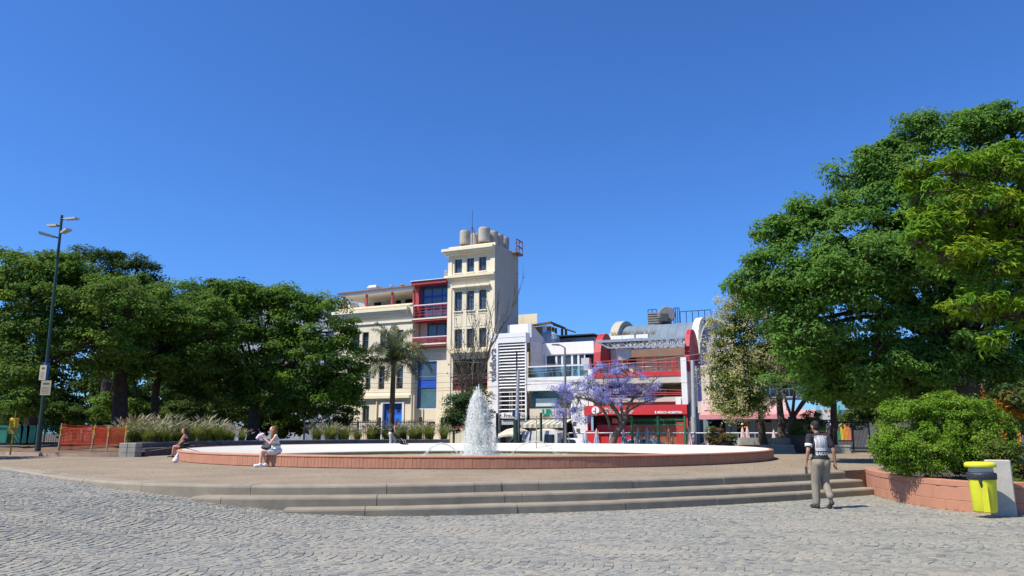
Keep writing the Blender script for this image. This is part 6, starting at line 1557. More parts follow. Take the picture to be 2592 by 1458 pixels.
# raised park ground on the left, with brick kerb
ka = [on(-500, 1150, PZ), on(-120, 1150, PZ), on(0, 1151, PZ), on(110, 1155, PZ), on(230, 1157, PZ), on(338, 1157, PZ)]
ka = [Vector((p.x, min(p.y, 36), PZ)) for p in ka]
KC = crom([tuple(p) for p in ka], 6)
pk_ = MB(); nK = len(KC); rows = [(.02, PZ + .16), (.35, PZ + .18), (2.5, .80), (5.0, .92), (9, .98), (17, .98), (26, .7)]
vs = []
for d, z in rows:
    for p in KC:
        rnd_ = .03 * math.sin(p.x * 1.7 + d) if d > 1 else 0
        vs.append((p.x * (1 - .004 * d), p.y + d, z + rnd_))
pk_.add(vs, [(j*nK+i, j*nK+i+1, (j+1)*nK+i+1, (j+1)*nK+i) for j in range(len(rows)-1) for i in range(nK-1)])
o = pk_.build("park_earth", mat("park_earth", (0.15, 0.10, 0.062), 0.95, 0.35, 2.5, 0.6, 18.0, stain=.5, stain_col=(0.07, 0.06, 0.03), stain_scale=.8)); o["kind"] = "structure"
m = MB(); p, q = KC[-1], Vector((PL_R0 * math.cos(R(100)) + FC.x - 2, FC.y + PL_R0 + 1.2, PZ))
ar = [(KC[-1].x - .3, KC[-1].y + 1.2)] + [(FC.x + (PL_R1 + .5) * math.cos(R(a)), FC.y + (PL_R1 + .5) * math.sin(R(a))) for a in range(172, 98, -4)] + [(-5, 58), (KC[-1].x - .3, 58)]
m.poly([(x, y, .93) for x, y in ar]); o = m.build("park_ground", MATS["park_earth"]); o["kind"] = "structure"
kb = thing("brick_kerb", "low reddish kerb along the park edge by the netting", "kerb", (0, 0, 0))
wall_courses(KC[6:], PZ - .05, [(.20, .8, 0.0)], .18, kb, .8, mat("kerb_stone", (0.33, 0.235, 0.185), 0.9, 0.15, 3.0, 0.3, 40.0, objrnd=.12))
# concrete ramp strip by the netting
a, b, c, d = on(150, 1146, .70), on(330, 1100, 1.02), on(372, 1103, 1.02), on(215, 1150, .70)
# stone end pier where planter meets the netting
pe = thing("stone_pier", "grey block-built end pier of the planter beside the netting", "pier", (0, 0, 0))
bx0, bx1 = on(300, 1157, PZ), on(343, 1157, PZ)
for r_i in range(3):
    for c_i in range(2):
        w = (bx1.x - bx0.x) / 2; x0 = bx0.x + c_i * w
        m = MB(); m.bbox(x0 + .008, x0 + w - .008, bx0.y - .05, bx0.y + .5, PZ - .02 + r_i * .2, PZ + .17 + r_i * .2, .015); m.build("stone_block", M_CONC, pe)
# ---- orange safety netting on stakes
M_NET = mat("orange_net", (0.55, 0.075, 0.02), 0.6, 0.2, 3.0)
M_STAKE = mat("timber_stake", (0.42, 0.31, 0.19), 0.9, 0.2, 6.0)
def net_panel(p, q, h0, h1, parent, nx, nz, sag=.05):
    """mesh of thin strips between two stakes"""
    m = MB(); w = .009
    def P(s, t): 
        b = p.lerp(q, s); return Vector((b.x, b.y, b.z + h0 + (h1 - h0) * t - sag * math.sin(math.pi * s) * (.3 + .7 * t)))
    for j in range(nz + 1): m.tube([P(i / 8, j / nz) for i in range(9)], w * (1.6 if j in (0, nz) else 1), 3, caps=False)
    for i in range(nx + 1): m.tube([P(i / nx, j / 4) for j in range(5)], w, 3, caps=False)
    return m.build("net", M_NET, parent, kind="stuff")
def stake(parent, p, h, lean=0.0, tape=True):
    m = MB(); m.tube([p - Vector((0, 0, .2)), p + Vector((lean, 0, h))], .035, 6); m.build("stake", M_STAKE, parent)
    if tape:
        m = MB(); m.tube([p + Vector((lean * .9 + .05 * math.sin(a_ * 1.3), -.045 * math.cos(a_ * 1.3), h * .86 + .012 * a_)) for a_ in range(7)], .02, 4); m.tube([p + Vector((lean * .9, -.05, h * .86)), p + Vector((lean * .9 + .06, -.06, h * .62))], .018, 4); m.build("tape", M_YEL, parent)
n1 = thing("safety_net", "front run of orange safety netting on leaning stakes", "safety net", (0, 0, 0))
sp1 = [(dep(146, 1140, 33.0), 1.1, .06), (dep(228, 1152, 32.4), 1.15, .10), (dep(268, 1152, 32.2), 1.1, .02), (dep(312, 1152, 32.2), 1.15, .03)]
for p, h, l in sp1: p.z = .72; stake(n1, p, h, l)
for (p, h, l), (q, h2, l2) in zip(sp1, sp1[1:]): net_panel(p + Vector((l, 0, 0)), q + Vector((l2, 0, 0)), .35, 1.04, n1, 26, 11)
n2 = thing("safety_net", "taller rear run of orange safety netting rising towards the grasses", "safety net", (0, 0, 0))
sp2 = [(dep(150, 1130, 33.5), 1.0), (dep(300, 1120, 36.5), 1.35), (dep(325, 1110, 38), 1.4), (dep(430, 1100, 40), 1.4)]
for p, h in sp2: p.z = .95; stake(n2, p, h, 0, False)
for (p, h), (q, h2) in zip(sp2, sp2[1:]): net_panel(p, q, -.15, min(h, h2) - .05, n2, 60, 24, .08)
# crumpled litter bags by the netting
M_BAGW = mat("litter_white", (0.6, 0.6, 0.6), 0.5, 0.1)
# ---- lamp post with four heads and two posters
lp = dep(98, 1120, 33.5); lp.z = .85
lt = thing("lamp_post", "tall dark green lamp post with four flat lamp heads", "lamp post", tuple(lp))
top = dep(157, 545, 33.5); dx = top.x - lp.x
hz = top.z - lp.z
# the post itself is upright; the small lean comes from how it was set
part("pole", lt, M_GREENST, lambda m: (m.tube([(0, 0, -.2), (dx * .12, 0, hz * .12), (dx, 0, hz)], [.095, .075, .055], 12)))
part("base_sleeve", lt, M_GREENST, lambda m: m.tube([(0, 0, -.2), (dx * .1, 0, hz * .1)], [.12, .11], 12))
M_LAMPH = mat("lamp_head_grey", (0.42, 0.44, 0.42), 0.45, 0.1)
def head(u, v, az, ln, tilt):
    c = dep(u, v, 33.5) - lp; fpt = Vector((dx * (c.z / hz), 0, c.z))
    d = Vector((math.cos(az), math.sin(az), 0)); e = fpt + d * ln + Vector((0, 0, tilt * ln)); sd = Vector((-math.sin(az), math.cos(az), 0)) * .15
    m = MB(); s0 = fpt + (e - fpt) * .28; up = Vector((0, 0, .05)); vs = [s0 - sd*.7, s0 + sd*.7, e + sd, e - sd]
    m.add([p_ - up for p_ in vs] + [p_ + up * .7 for p_ in vs], [(0,3,2,1),(4,5,6,7),(0,1,5,4),(1,2,6,5),(2,3,7,6),(3,0,4,7)]); o = m.build("lamp_head", M_LAMPH, lt)
    m = MB(); m.tube([fpt, s0], .04, 6); m.build("bracket", M_GREENST, o)
head(150, 555, R(-8), .80, .02); head(150, 570, R(160), .75, .07); head(150, 592, R(-30), .70, .18); head(147, 603, R(205), .85, .22)
for (u0, u1, v0, v1, c, lab) in ((97, 118, 924, 962, (.56, .51, .37), "pale yellow poster wrapped on the lamp post"), (100, 130, 963, 1000, (.40, .37, .27), "larger buff poster board fixed under the first one")):
    a = dep(u0, v1, 33.3) - lp; b = dep(u1, v0, 33.3) - lp
    o = part("poster", lt, mat("poster_" + str(u0), c, .8, .06, 8.0), lambda m: m.box(a.x, b.x, -.18, -.165, a.z, b.z), label=lab)
    m = MB()
    for k_ in range(5): z_ = a.z + (b.z - a.z) * (.14 + .1 * k_); m.box(a.x + .05, b.x - .06 - .03 * (k_ % 2), -.184, -.181, z_ - .007, z_ + .007)
    m.build("poster_lines", mat("poster_ink", (.12, .10, .08), .8, .1), o, kind="stuff"); bxs("poster_mark", o, MATS["poster_ink"], (a.x + .08, b.x - .08, -.184, -.181, a.z + (b.z - a.z) * .72, a.z + (b.z - a.z) * .85))
part("clip", lt, mat("blue_clip", (.03, .08, .3), .5, .1), lambda m: m.cyl(dx * (dep(110, 940, 33.5).z - lp.z) / hz, 0, dep(110, 962, 33.5).z - lp.z, dep(110, 918, 33.5).z - lp.z, .125, n=10))
# ---- yellow sign box on a post
ys = dep(27, 1143, 32.0); ys.z = .70
yt = thing("sign_box", "yellow sign box on a slim yellow post", "sign", tuple(ys))
q0 = dep(24, 1098, 32.0) - ys; q1 = dep(46, 1058, 32.0) - ys
part("post", yt, M_YEL, lambda m: m.tube([(0, 0, -.1), ((q0.x + q1.x) / 2, 0, q0.z + .1)], .035, 6)); part("board", yt, M_YEL, lambda m: m.bbox(q0.x, q1.x, -.12, .12, q0.z + .25, q1.z, .03)); part("tray", yt, mat("dull_yellow", (.32, .24, .04), .7, .2), lambda m: m.box(q0.x - .05, q1.x - .03, -.10, .10, q0.z, q0.z + .247))
part("aerial", yt, M_STAKE, lambda m: m.tube([((q0.x + q1.x) / 2, 0, q1.z), ((q0.x + q1.x) / 2 + .02, 0, q1.z + .3)], .015, 4))
m = MB(); [m.box(q0.x + .07, q1.x - .07 - .04 * (k_ % 2), -.127, -.122, q1.z - .14 - .07 * k_, q1.z - .11 - .07 * k_) for k_ in range(4)]; m.build("board_print", mat("sign_ink", (.22, .14, .02), .7, 0), yt)
# ---- green containers and park fence on the left
M_BIN = mat("green_plastic", (0.03, 0.20, 0.13), 0.45, 0.15, 3.0)
for k_, (u, lid, lab) in enumerate(((8, (.03, .2, .13), "green wheeled container at the photo's left edge"), (56, (.02, .16, .45), "green wheeled container with a blue lid nearest the yellow sign"), (72, (.03, .2, .13), "plain green wheeled container in the middle of the row"), (87, (.03, .2, .13), "green wheeled container beside the lamp post"))):
    p = dep(u, 1104, 38); w = .22 if k_ else .42
    t = thing("wheeled_bin", lab, "bin", (p.x, 38, .93), 0, "green containers under the park trees")
    part("bin_body", t, M_BIN, lambda m: m.prism([(-w * .85, .1), (w * .85, .1), (w, .85), (-w, .85)], 'y', -.3, .3)); part("lid", t, mat("lid_%d" % (k_ == 1), lid, .45, .1), lambda m: m.prism([(-w * 1.05, .853), (w * 1.05, .853), (w * .9, .95), (-w * .9, .95)], 'y', -.34, .34))
    for s_ in (-1, 1): part("wheel", t, M_DSTEEL, lambda m: m.tube([(s_ * w * .9 - .03, .22, .09), (s_ * w * .9 + .03, .22, .09)], .09, 10))
def bar_fence(name, label, p, q, zb, zt, mat_post, mat_bar, npost, nbar, post_r=.05, bar_r=.012, rails=(0.08, .93), top_over=.12, grp=None):
    t = thing(name, label, "fence", (0, 0, 0), 0, grp)
    p, q = Vector(p), Vector(q)
    for k_ in range(npost + 1):
        c = p.lerp(q, k_ / npost); m = MB(); m.tube([(c.x, c.y, zb), (c.x, c.y, zt + top_over)], post_r, 8); m.build("post", mat_post, t)
    for f in rails:
        z = zb + (zt - zb) * f; m = MB(); m.tube([(p.x, p.y, z), (q.x, q.y, z)], bar_r * 2.4, 4); m.build("rail", mat_bar, t)
    m = MB()
    for k_ in range(nbar + 1):
        c = p.lerp(q, k_ / nbar); m.tube([(c.x, c.y, zb + .05), (c.x, c.y, zt)], bar_r, 4, caps=False)
    m.build("bars", mat_bar, t, kind="stuff"); return t
bar_fence("park_fence", "green park fence deep in the shade under the left trees", (dep(-40, 1094, 41).x, 41, 0), (dep(260, 1094, 43).x, 43, 0), .9, dep(100, 1075, 41).z, M_GREENBR, M_GREENBR, 6, 50, .04)
bar_fence("park_fence", "thin pale-posted fence between the domed tree and the cream building", (dep(770, 1094, 50).x, 50, 0), (dep(905, 1094, 51).x, 51, 0), .5, dep(800, 1070, 50).z, mat("pale_post", (.42, .44, .42), .6, .1), M_DSTEEL, 2, 44, .06)
# ---- green railings along the street edge
FOFF = -7.3
def FP(u, v=1094): s_, z_ = F(u, v, FOFF); return fw(s_, FOFF, 0), z_
zt1 = FP(1330, 1052)[1]
bar_fence("street_railing", "tall dark green railing before the parked van", FP(1258)[0], FP(1428)[0], .5, zt1, M_GREENST, M_GREENST, 3, 56, .085, .009, (.1, .9), .18)
zt2 = FP(1660, 1058)[1]
bar_fence("street_railing", "tall green gate railing in front of the rust red shutters", FP(1600)[0], FP(1735)[0], .5, zt2, M_GREENBR, M_GREENBR, 2, 40, .075, .010, (.1, .78, .93), .1)
bar_fence("street_railing", "short green railing by the shrub at the tower's foot", FP(1118)[0], FP(1180)[0], .5, FP(1130, 1060)[1], M_GREENBR, M_GREENBR, 2, 18, .075, .010, (.1, .9), .1)
bar_fence("street_railing", "low grey railing across the red front and the cafe", fw(F(1440, 1094, FOFF + .6)[0], FOFF + .6, 0), fw(F(2000, 1094, FOFF + .6)[0], FOFF + .6, 0), .45, F(1700, 1096, FOFF + .6)[1], M_POLE, M_POLE, 14, 14, .03, .02, (.99,), .0)
bar_fence("street_railing", "dark railing before the mural behind the walking man", (dep(1990, 1094, 40.5).x, 40.5, 0), (dep(2200, 1094, 40).x, 40, 0), .6, dep(2100, 1064, 40).z, M_DSTEEL, M_DSTEEL, 5, 60, .04, .012)
# ---- street beyond
SZ = -.30
m = MB(); a, b, c, d = fw(-60, -7.2, SZ), fw(60, -7.2, SZ), fw(60, -2.2, SZ), fw(-60, -2.2, SZ); m.quad(a, b, c, d); o = m.build("street", M_ASPH); o["kind"] = "structure"
m = MB(); m.box(-60, 60, -2.2, -.4, -.6, SZ + .13); o = m.build("far_pavement", M_CONC); o["kind"] = "structure"; o.location = (C0[0], C0[1], 0); o.rotation_euler = (0, 0, -BETA)
# ---- poles
def pole(name, label, u, v0, v1, Y, r0, r1, material, zb=.5, lean=0.0, cat="pole"):
    p = dep(u, 1100, Y); t = thing(name, label, cat, (p.x, Y, zb)); z0, z1 = 0, dep(u, v1, Y).z - zb
    x1 = dep(u + lean, v1, Y).x - p.x
    part("shaft", t, material, lambda m: m.tube([(0, 0, -.3), (x1, 0, z1)], [r0, r1], 12)); return t, z1
t, h = pole("sign_pole", "thick grey pole carrying the back of a round blue sign", 1306, 1120, 937, 50.5, .16, .10, M_POLE, lean=6)
c = dep(1306, 1047, 50.3); o = part("sign_disc", t, mat("blue_sign", (.01, .03, .18), .5, .05), lambda m: m.lathe([(.02, 0), (.25, 0), (.25, .02), (.02, .02)], 24)); o.location = (0, -.14 + .26, c.z - .5); o.rotation_euler = (R(90), 0, 0)
part("collar", t, M_GREENST, lambda m: m.cyl(0, 0, .05, dep(1306, 1062, 50.5).z - .5, .175, n=12))
t, h = pole("thin_pole", "thin dark pole standing behind the thick grey pole", 1309, 1120, 888, 51.5, .06, .05, M_DSTEEL, lean=-1)
t, h = pole("street_pole", "thick pale grey pole beside the red bookshop's end", 1757, 1130, 912, 47.0, .15, .12, M_POLE, lean=-4)
part("collar", t, M_POLE, lambda m: m.cyl(0, 0, .3, dep(1757, 1055, 47).z - .5, .165, n=12))
t, h = pole("street_lamp", "slim grey street lamp with a short arm above the white building", 1432, 1120, 880, 49.5, .09, .06, mat("lamp_grey", (.16, .17, .18), .5, .1), cat="street lamp", lean=-2)
a = dep(1430, 880, 49.5) - Vector(t.location); b = dep(1409, 873, 49.5) - Vector(t.location)
part("arm", t, MATS["lamp_grey"], lambda m: m.tube([a, a.lerp(b, .5) + Vector((0, 0, .06)), b], .04, 6)); part("lamp_head", t, MATS["lamp_grey"], lambda m: m.prism([(b.x - .35, b.z - .02), (b.x + .15, b.z - .05), (b.x + .2, b.z + .06), (b.x - .3, b.z + .05)], 'y', b.y - .11, b.y + .11))
t, h = pole("thin_post", "thin pale post with yellow foot inside the far rim of the fountain", 1358, 1140, 1052, 44.0, .035, .03, M_STAKE, zb=.5)
# ---- overhead wires across the frontage
M_WIRE = mat("wire", (0.03, 0.03, 0.035), 0.6, 0.0); M_WIREL = mat("wire_pale", (0.35, 0.36, 0.38), 0.5, 0.0)
wl = [(930, 1320, 930, 938, 0), (900, 1320, 962, 953, 0), (900, 1320, 972, 970, 0), (880, 1330, 948, 935, 1), (1320, 1770, 938, 890, 1), (1320, 1800, 952, 962, 0), (1320, 1780, 912, 905, 1), (900, 1250, 985, 975, 0)]
for k_, (u0, u1, v0, v1, pale) in enumerate(wl):
    A, B_ = fw(*((F(u0, v0, -4.5)[0]), -4.5, F(u0, v0, -4.5)[1])), fw(F(u1, v1, -4.5)[0], -4.5, F(u1, v1, -4.5)[1])
    d_ = (B_ - A).normalized(); A2, B2 = A - d_ * 6, B_ + d_ * 3
    m = MB(); m.tube([A2.lerp(B2, i / 12) - Vector((0, 0, .35 * math.sin(math.pi * i / 12))) for i in range(13)], .011, 4)
    tag(m.build("overhead_wire", M_WIREL if pale else M_WIRE), ["uppermost dark wire across the palm's trunk", "dark wire crossing just above the blue window panel", "dark wire crossing the blue window's lower light", "pale wire across the top of the tall blue window", "pale wire rising from the thick pole towards the red fin", "dark wire crossing the white terrace slab", "pale wire crossing the glazed terrace", "lowest dark wire before the cream building's lower windows"][k_], "wire", "overhead wires along the street")
# ---- closed umbrellas
def umbrella_mesh(seed, h=1.55):
    r = random.Random(seed); n = 18; vs = []; fs = []; prof = [(0.0, .035), (.12, .07), (.45, .11), (.8, .15), (1.15, .20), (1.32, .23)]
    for i, (d, rad) in enumerate(prof):
        for k_ in range(n):
            a = 2 * math.pi * k_ / n; q = rad * (1 + (.28 if k_ % 2 else -.22) * min(1, d * 1.4)) * r.uniform(.93, 1.07); vs.append((q * math.cos(a), q * math.sin(a), h - d + (r.uniform(-.07, .07) if i == len(prof) - 1 else 0)))
    m_ = len(prof)
    for i in range(m_ - 1):
        for k_ in range(n): fs.append((i*n+k_, (i+1)*n+k_, (i+1)*n+(k_+1)%n, i*n+(k_+1)%n))
    fs.append(tuple(range(n))); return vs, fs
def umbrella(u, vt, Y, material, label, grp):
    c = dep(u, vt, Y); zb = SZ + .13 if Y > 46 else -.15; t = thing("closed_umbrella", label, "umbrella", (c.x, Y, zb), random.uniform(0, 6), grp); h = c.z - zb
    m = MB(); m.add(*umbrella_mesh(int(u), h - .06)); m.build("canopy", material, t); m = MB(); m.cyl(0, 0, 0.02, h, .02, n=6); m.build("pole", M_WFRAME, t)
    m = MB(); m.tube([(.13 * math.cos(a), .13 * math.sin(a), h - .62) for a in [k_ * math.pi / 5 for k_ in range(11)]], .012, 4); m.build("tie", material, t); m = MB(); m.lathe([(.02, 0), (.25, 0), (.25, .06), (.05, .09)], 12); m.build("foot", M_CONC, t)
M_UMB = mat("pale_blue_canvas", (0.40, 0.46, 0.55), 0.9, 0.12, 6.0); M_UMP = mat("pale_pink_canvas", (0.62, 0.44, 0.42), 0.9, 0.12, 6.0); M_UMS = mat("salmon_canvas", (0.62, 0.22, 0.15), 0.9, 0.12, 6.0)
gb_, gp_ = "closed pale blue umbrellas before the red front", "closed pink umbrellas by the cafe"
for u, vt, lab in ((1482, 1090, "closed pale blue umbrella against the white buttress foot"), (1510, 1084, "closed pale blue umbrella between buttress and jacaranda"), (1546, 1094, "closed pale blue umbrella half behind the jacaranda trunk"), (1578, 1085, "closed pale blue umbrella just right of the jacaranda trunk"), (1615, 1082, "closed pale blue umbrella at the green gate's first post"), (1638, 1083, "closed pale blue umbrella behind the green gate bars")): umbrella(u, vt, 49.6 - (u - 1480) * .012, M_UMB, lab, gb_)
umbrella(1693, 1082, 47.2, M_UMS, "closed salmon umbrella behind the green gate, the only salmon one", gb_)
for u, vt, lab in ((1743, 1080, "closed pink umbrella left of the thick pale pole"), (1795, 1080, "closed pink umbrella between the thick pole and the scruffy shrub")): umbrella(u, vt, 46.6, M_UMP, lab, gp_)
for u, vt, lab in ((1879, 1080, "closed pink umbrella, left one of the pair under the awning"), (1891, 1080, "closed pink umbrella, right one of the pair under the awning"), (1958, 1087, "closed pink umbrella alone beside the straight dark trunk")): umbrella(u, vt, 44.5, M_UMP, lab, gp_)
# ---- striped awning and cream parasols before the white building
aw = thing("striped_awning", "cream and grey striped shop awning under the white terrace", "awning", (C0[0], C0[1], 0), -BETA)
M_CANV = mat("cream_canvas", (0.68, 0.62, 0.50), 0.9, 0.06, 2.0); M_CANVG = mat("grey_stripe_canvas", (0.34, 0.34, 0.28), 0.9, 0.06, 2.0)
a0, a1 = Fs(1330, 1070, -1), Fs(1437, 1070, -1); zA, zB = Fz(1380, 1062), Fz(1380, 1083, -1.8)
for k_ in range(16):
    x0, x1 = a0 + (a1 - a0) * k_ / 16, a0 + (a1 - a0) * (k_ + 1) / 16
    m = MB(); m.prism([(-.15, zA), (-1.9, zB + .25), (-1.9, zB), (-1.87, zB), (-1.86, zB + .2), (-.15, zA - .05)], 'x', x0, x1 - .004); m.build("stripe", M_CANV if k_ % 2 else M_CANVG, aw)
def parasol(label, u0, u1, vt, vb, off):
    s0, z0 = F(u0, vb, off); s1, _ = F(u1, vb, off); z1 = Fz((u0 + u1) / 2, vt, off); c = fw((s0 + s1) / 2, off, GZ); t = thing("parasol", label, "parasol", tuple(c), -BETA, "open cream parasols by the van")
    w = (s1 - s0) / 2; zz0, zz1 = z0 - GZ, z1 - GZ; m = MB()
    ring0 = [(w * math.cos(a), 1.3 * math.sin(a), zz0 + .06 * math.cos(4 * a)) for a in [2 * math.pi * k_ / 24 for k_ in range(24)]]; ring1 = [(x * .5, y * .5, zz0 + (zz1 - zz0) * .72) for x, y, z in ring0]
    vs = ring0 + ring1 + [(0, 0, zz1)] + [(x, y, z - .14) for x, y, z in ring0]
    m.add(vs, [(k_, (k_+1)%24, 24+(k_+1)%24, 24+k_) for k_ in range(24)] + [(24+k_, 24+(k_+1)%24, 48) for k_ in range(24)] + [(49+k_, 49+(k_+1)%24, (k_+1)%24, k_) for k_ in range(24)]); m.build("canopy", M_CANV, t)
    m = MB(); m.cyl(0, 0, 0.02, zz1, .035, n=8); m.build("pole", M_WFRAME, t)
parasol("open cream parasol at the louvre tower's foot", 1262, 1350, 1081, 1101, -2.0); parasol("open cream parasol sagging over the parked van", 1342, 1438, 1081, 1098, -1.4)
# ---- vehicles (parked along the street, lower than the plaza)
M_CARW = mat("white_car_paint", (0.74, 0.75, 0.76), 0.25, 0.02, 1.0, coat=.4); M_CARS = mat("silver_car_paint", (0.42, 0.45, 0.48), 0.3, 0.04, 1.0, metal=.5, coat=.4)
M_CGLASS = glass_mat("car_glass", (0.015, 0.02, 0.025), .05); M_TYRE = mat("tyre", (0.02, 0.02, 0.02), .9, .1); M_RIM = mat("rim", (.4, .4, .42), .35, .1, metal=.7)
def vehicle(name, label, cat, s_, y, ln, h, prof, glass, paint, wd=1.75, flip=False):
    """prof: side outline (x along, z up) in metres; glass: list of side window quads"""
    t = thing(name, label, cat, tuple(fw(s_, y, SZ)), -BETA + (math.pi if flip else 0))
    m = MB(); n = len(prof); ins = .13; zs = max(z for _, z in prof)
    def yy(z, side): k_ = max(0, (z - zs * .5) / (zs * .5)); return side * (wd / 2 - ins * k_)
    vs = [(x, yy(z, -1), z) for x, z in prof] + [(x, yy(z, 1), z) for x, z in prof]
    m.add(vs, [tuple(range(n)), tuple(range(2*n - 1, n - 1, -1))] + [(i, n + i, n + (i+1)%n, (i+1)%n) for i in range(n)]); body = m.build("body", paint, t)
    for q in glass:
        for side in (-1, 1):
            m = MB(); P_ = [(x, yy(z, side) + side * .008, z) for x, z in q]; Q_ = [(x, yy(z, side) - side * .02, z) for x, z in q]
            k_ = len(q); m.add(P_ + Q_, [tuple(range(k_)) if side < 0 else tuple(range(k_ - 1, -1, -1))] + [(i, k_ + i, k_ + (i+1)%k_, (i+1)%k_) for i in range(k_)]); m.build("side_window", M_CGLASS, t)
    for x in (ln * .19 - ln / 2, ln * .79 - ln / 2):
        for side in (-1, 1):
            m = MB(); m.tube([(x, side * (wd / 2 - .2), .31), (x, side * (wd / 2 + .01), .31)], .31, 18); w = m.build("wheel", M_TYRE, t); m = MB(); m.tube([(x, side * (wd / 2 + .011), .31), (x, side * (wd / 2 + .02), .31)], .19, 14); m.build("rim", M_RIM, w)
    x0, x1 = -ln / 2, ln / 2
    for side in (-1, 1):
        m = MB(); m.box(x0 - .02, x0 + .06, side * wd * .36 - .16, side * wd * .36 + .16, .62, .8); m.build("headlight", M_WFRAME, t); m = MB(); m.box(x1 - .05, x1 + .02, side * wd * .38 - .1, side * wd * .38 + .1, .65, .95); m.build("tail_light", M_RED, t)
    # windscreen
    return t
vp = [(-2.25, .28), (-2.28, .75), (-2.1, .98), (-1.5, 1.12), (-.75, 1.82), (-.5, 1.93), (2.1, 1.95), (2.25, 1.8), (2.28, .4), (2.2, .28)]
t = vehicle("parked_van", "white van with raked windscreen parked behind the green railing", "van", Fs(1345, 1105, -5.4), -5.4, 4.55, 1.95, vp, [[(-1.3, 1.15), (-.35, 1.15), (-.35, 1.72), (-.72, 1.72)], [(1.3, 1.15), (2.05, 1.15), (2.05, 1.7), (1.3, 1.7)]], M_CARW, 1.8)
m = MB(); m.add([(-1.47, -.7, 1.17), (-1.47, .7, 1.17), (-.80, .62, 1.80), (-.80, -.62, 1.80)], [(0, 1, 2, 3)]); m.v = [(x - .02, y, z + .015) for x, y, z in m.v]; m.build("windscreen", M_CGLASS, t)
cpf = [(-2.0, .25), (-2.05, .6), (-1.9, .78), (-1.05, .92), (-.45, 1.36), (-.1, 1.45), (.95, 1.45), (1.45, 1.28), (1.95, .95), (2.05, .7), (2.02, .3)]
cg = [[(-.88, .95), (-.05, .95), (-.05, 1.36), (-.38, 1.32)], [(.03, .95), (1.2, .95), (1.1, 1.30), (.9, 1.37), (.03, 1.37)]]
def car(label, u, off, paint, name="parked_car"):
    t = vehicle(name, label, "car", Fs(u, 1115, off), off, 4.05, 1.45, cpf, cg, paint, 1.7)
    m = MB(); m.add([(-1.02, -.62, .96), (-1.02, .62, .96), (-.50, .55, 1.34), (-.50, -.55, 1.34)], [(0, 1, 2, 3)]); m.v = [(x - .012, y, z + .012) for x, y, z in m.v]; m.build("windscreen", M_CGLASS, t); return t
car("white hatchback parked between the van and the white buttress", 1428, -4.6, M_CARW); car("silver hatchback parked before the rust red shutters", 1615, -5.0, M_CARS); car("pale hatchback whose roof just shows by the pink umbrella", 1812, -5.2, M_CARW)
# ---- low block wall at the right rear of the plaza
lw = thing("block_wall", "low two-tier grey block wall beyond the right end of the fountain", "wall", (0, 0, 0))
A, B_ = on(1858, 1146, PZ), on(2215, 1152, PZ)
A, B_ = Vector((A.x, 37.5, 0)), Vector((B_.x, 36.4, 0))
wall_courses([A, A.lerp(B_, .5), B_], PZ - .03, [(.17, .42, 0.0), (.17, .42, 0.0), (.09, 1.1, .02)], .5, lw, .42, mat("grey_block", (0.30, 0.29, 0.25), .9, .15, 3.0, .3, 40.0, objrnd=.1, stain=.3, stain_col=(.14, .13, .11)))
o2 = Vector((0, .55, 0)); u0, u1 = dep(1872, 1100, 38.2), dep(2055, 1100, 37.6)
for k_ in range(4):
    p, q = Vector((u0.x, 38.2, 0)).lerp(Vector((u1.x, 37.6, 0)), k_ / 4), Vector((u0.x, 38.2, 0)).lerp(Vector((u1.x, 37.6, 0)), (k_ + 1) / 4)
    m = MB(); m.add([(p.x + .01, p.y, .9), (q.x - .01, q.y, .9), (q.x - .01, q.y + .4, .9), (p.x + .01, p.y + .4, .9), (p.x + .01, p.y, 1.27), (q.x - .01, q.y, 1.27), (q.x - .01, q.y + .4, 1.27), (p.x + .01, p.y + .4, 1.27)], [(0,3,2,1),(4,5,6,7),(0,1,5,4),(1,2,6,5),(2,3,7,6),(3,0,4,7)]); m.build("upper_slab", M_CONC, lw)
# mossy lower rock wall behind the man to the right
# ---- yellow litter bin on its concrete post
bp_ = dep(2536, 1250, 14.5); bp_.z = 0
pt_ = thing("bin_post", "leaning concrete slab post carrying the yellow bin", "post", (bp_.x, bp_.y, -.02), R(-24))
m = MB(); m.bbox(-.21, .21, .0, .16, 0, 1.05, .02); o = m.build("slab", mat("post_concrete", (.42, .40, .35), .85, .08, 3.0, .2, 50.0, stain=.4, stain_col=(.22, .20, .16), stain_scale=4.0), pt_)
bn = thing("litter_bin", "bright yellow litter bin with black bag rim on the concrete post", "bin", (dep(2488, 1240, 14.2).x, 14.2, 0), R(-24))
M_BINY = mat("yellow_plastic", (0.62, 0.62, 0.03), 0.4, 0.06, 4.0, stain=.3, stain_col=(.30, .28, .06), stain_scale=5.0); M_BAG = mat("black_bag", (0.028, 0.032, 0.04), 0.45, 0.2, 20.0, .6, 30.0)
NB = 28
def binring(z, rx, ry, flute=0.0): return [((rx - flute * (abs(math.sin(1.5 * a)) ** 6)) * math.cos(a), (ry - flute * (abs(math.sin(1.5 * a)) ** 6)) * math.sin(a), z) for a in [2 * math.pi * k_ / NB for k_ in range(NB)]]
def loft(rings, name, material, parent, smooth=True):
    m = MB(); m.smooth = smooth; vs = [p for r_ in rings for p in r_]; n = NB
    m.add(vs, [(i*n+k_, i*n+(k_+1)%n, (i+1)*n+(k_+1)%n, (i+1)*n+k_) for i in range(len(rings)-1) for k_ in range(n)] + [tuple(range(n-1, -1, -1)), tuple(range((len(rings)-1)*n, len(rings)*n))]); return m.build(name, material, parent)
loft([binring(.10, .185, .155), binring(.13, .20, .17), binring(.70, .235, .20, .02), binring(.80, .24, .205)], "bin_body", M_BINY, bn)
loft([binring(.69, .246, .21, .01), binring(.72, .252, .217), binring(.78, .254, .22, .008), binring(.81, .246, .212)], "bag_rim", M_BAG, bn)
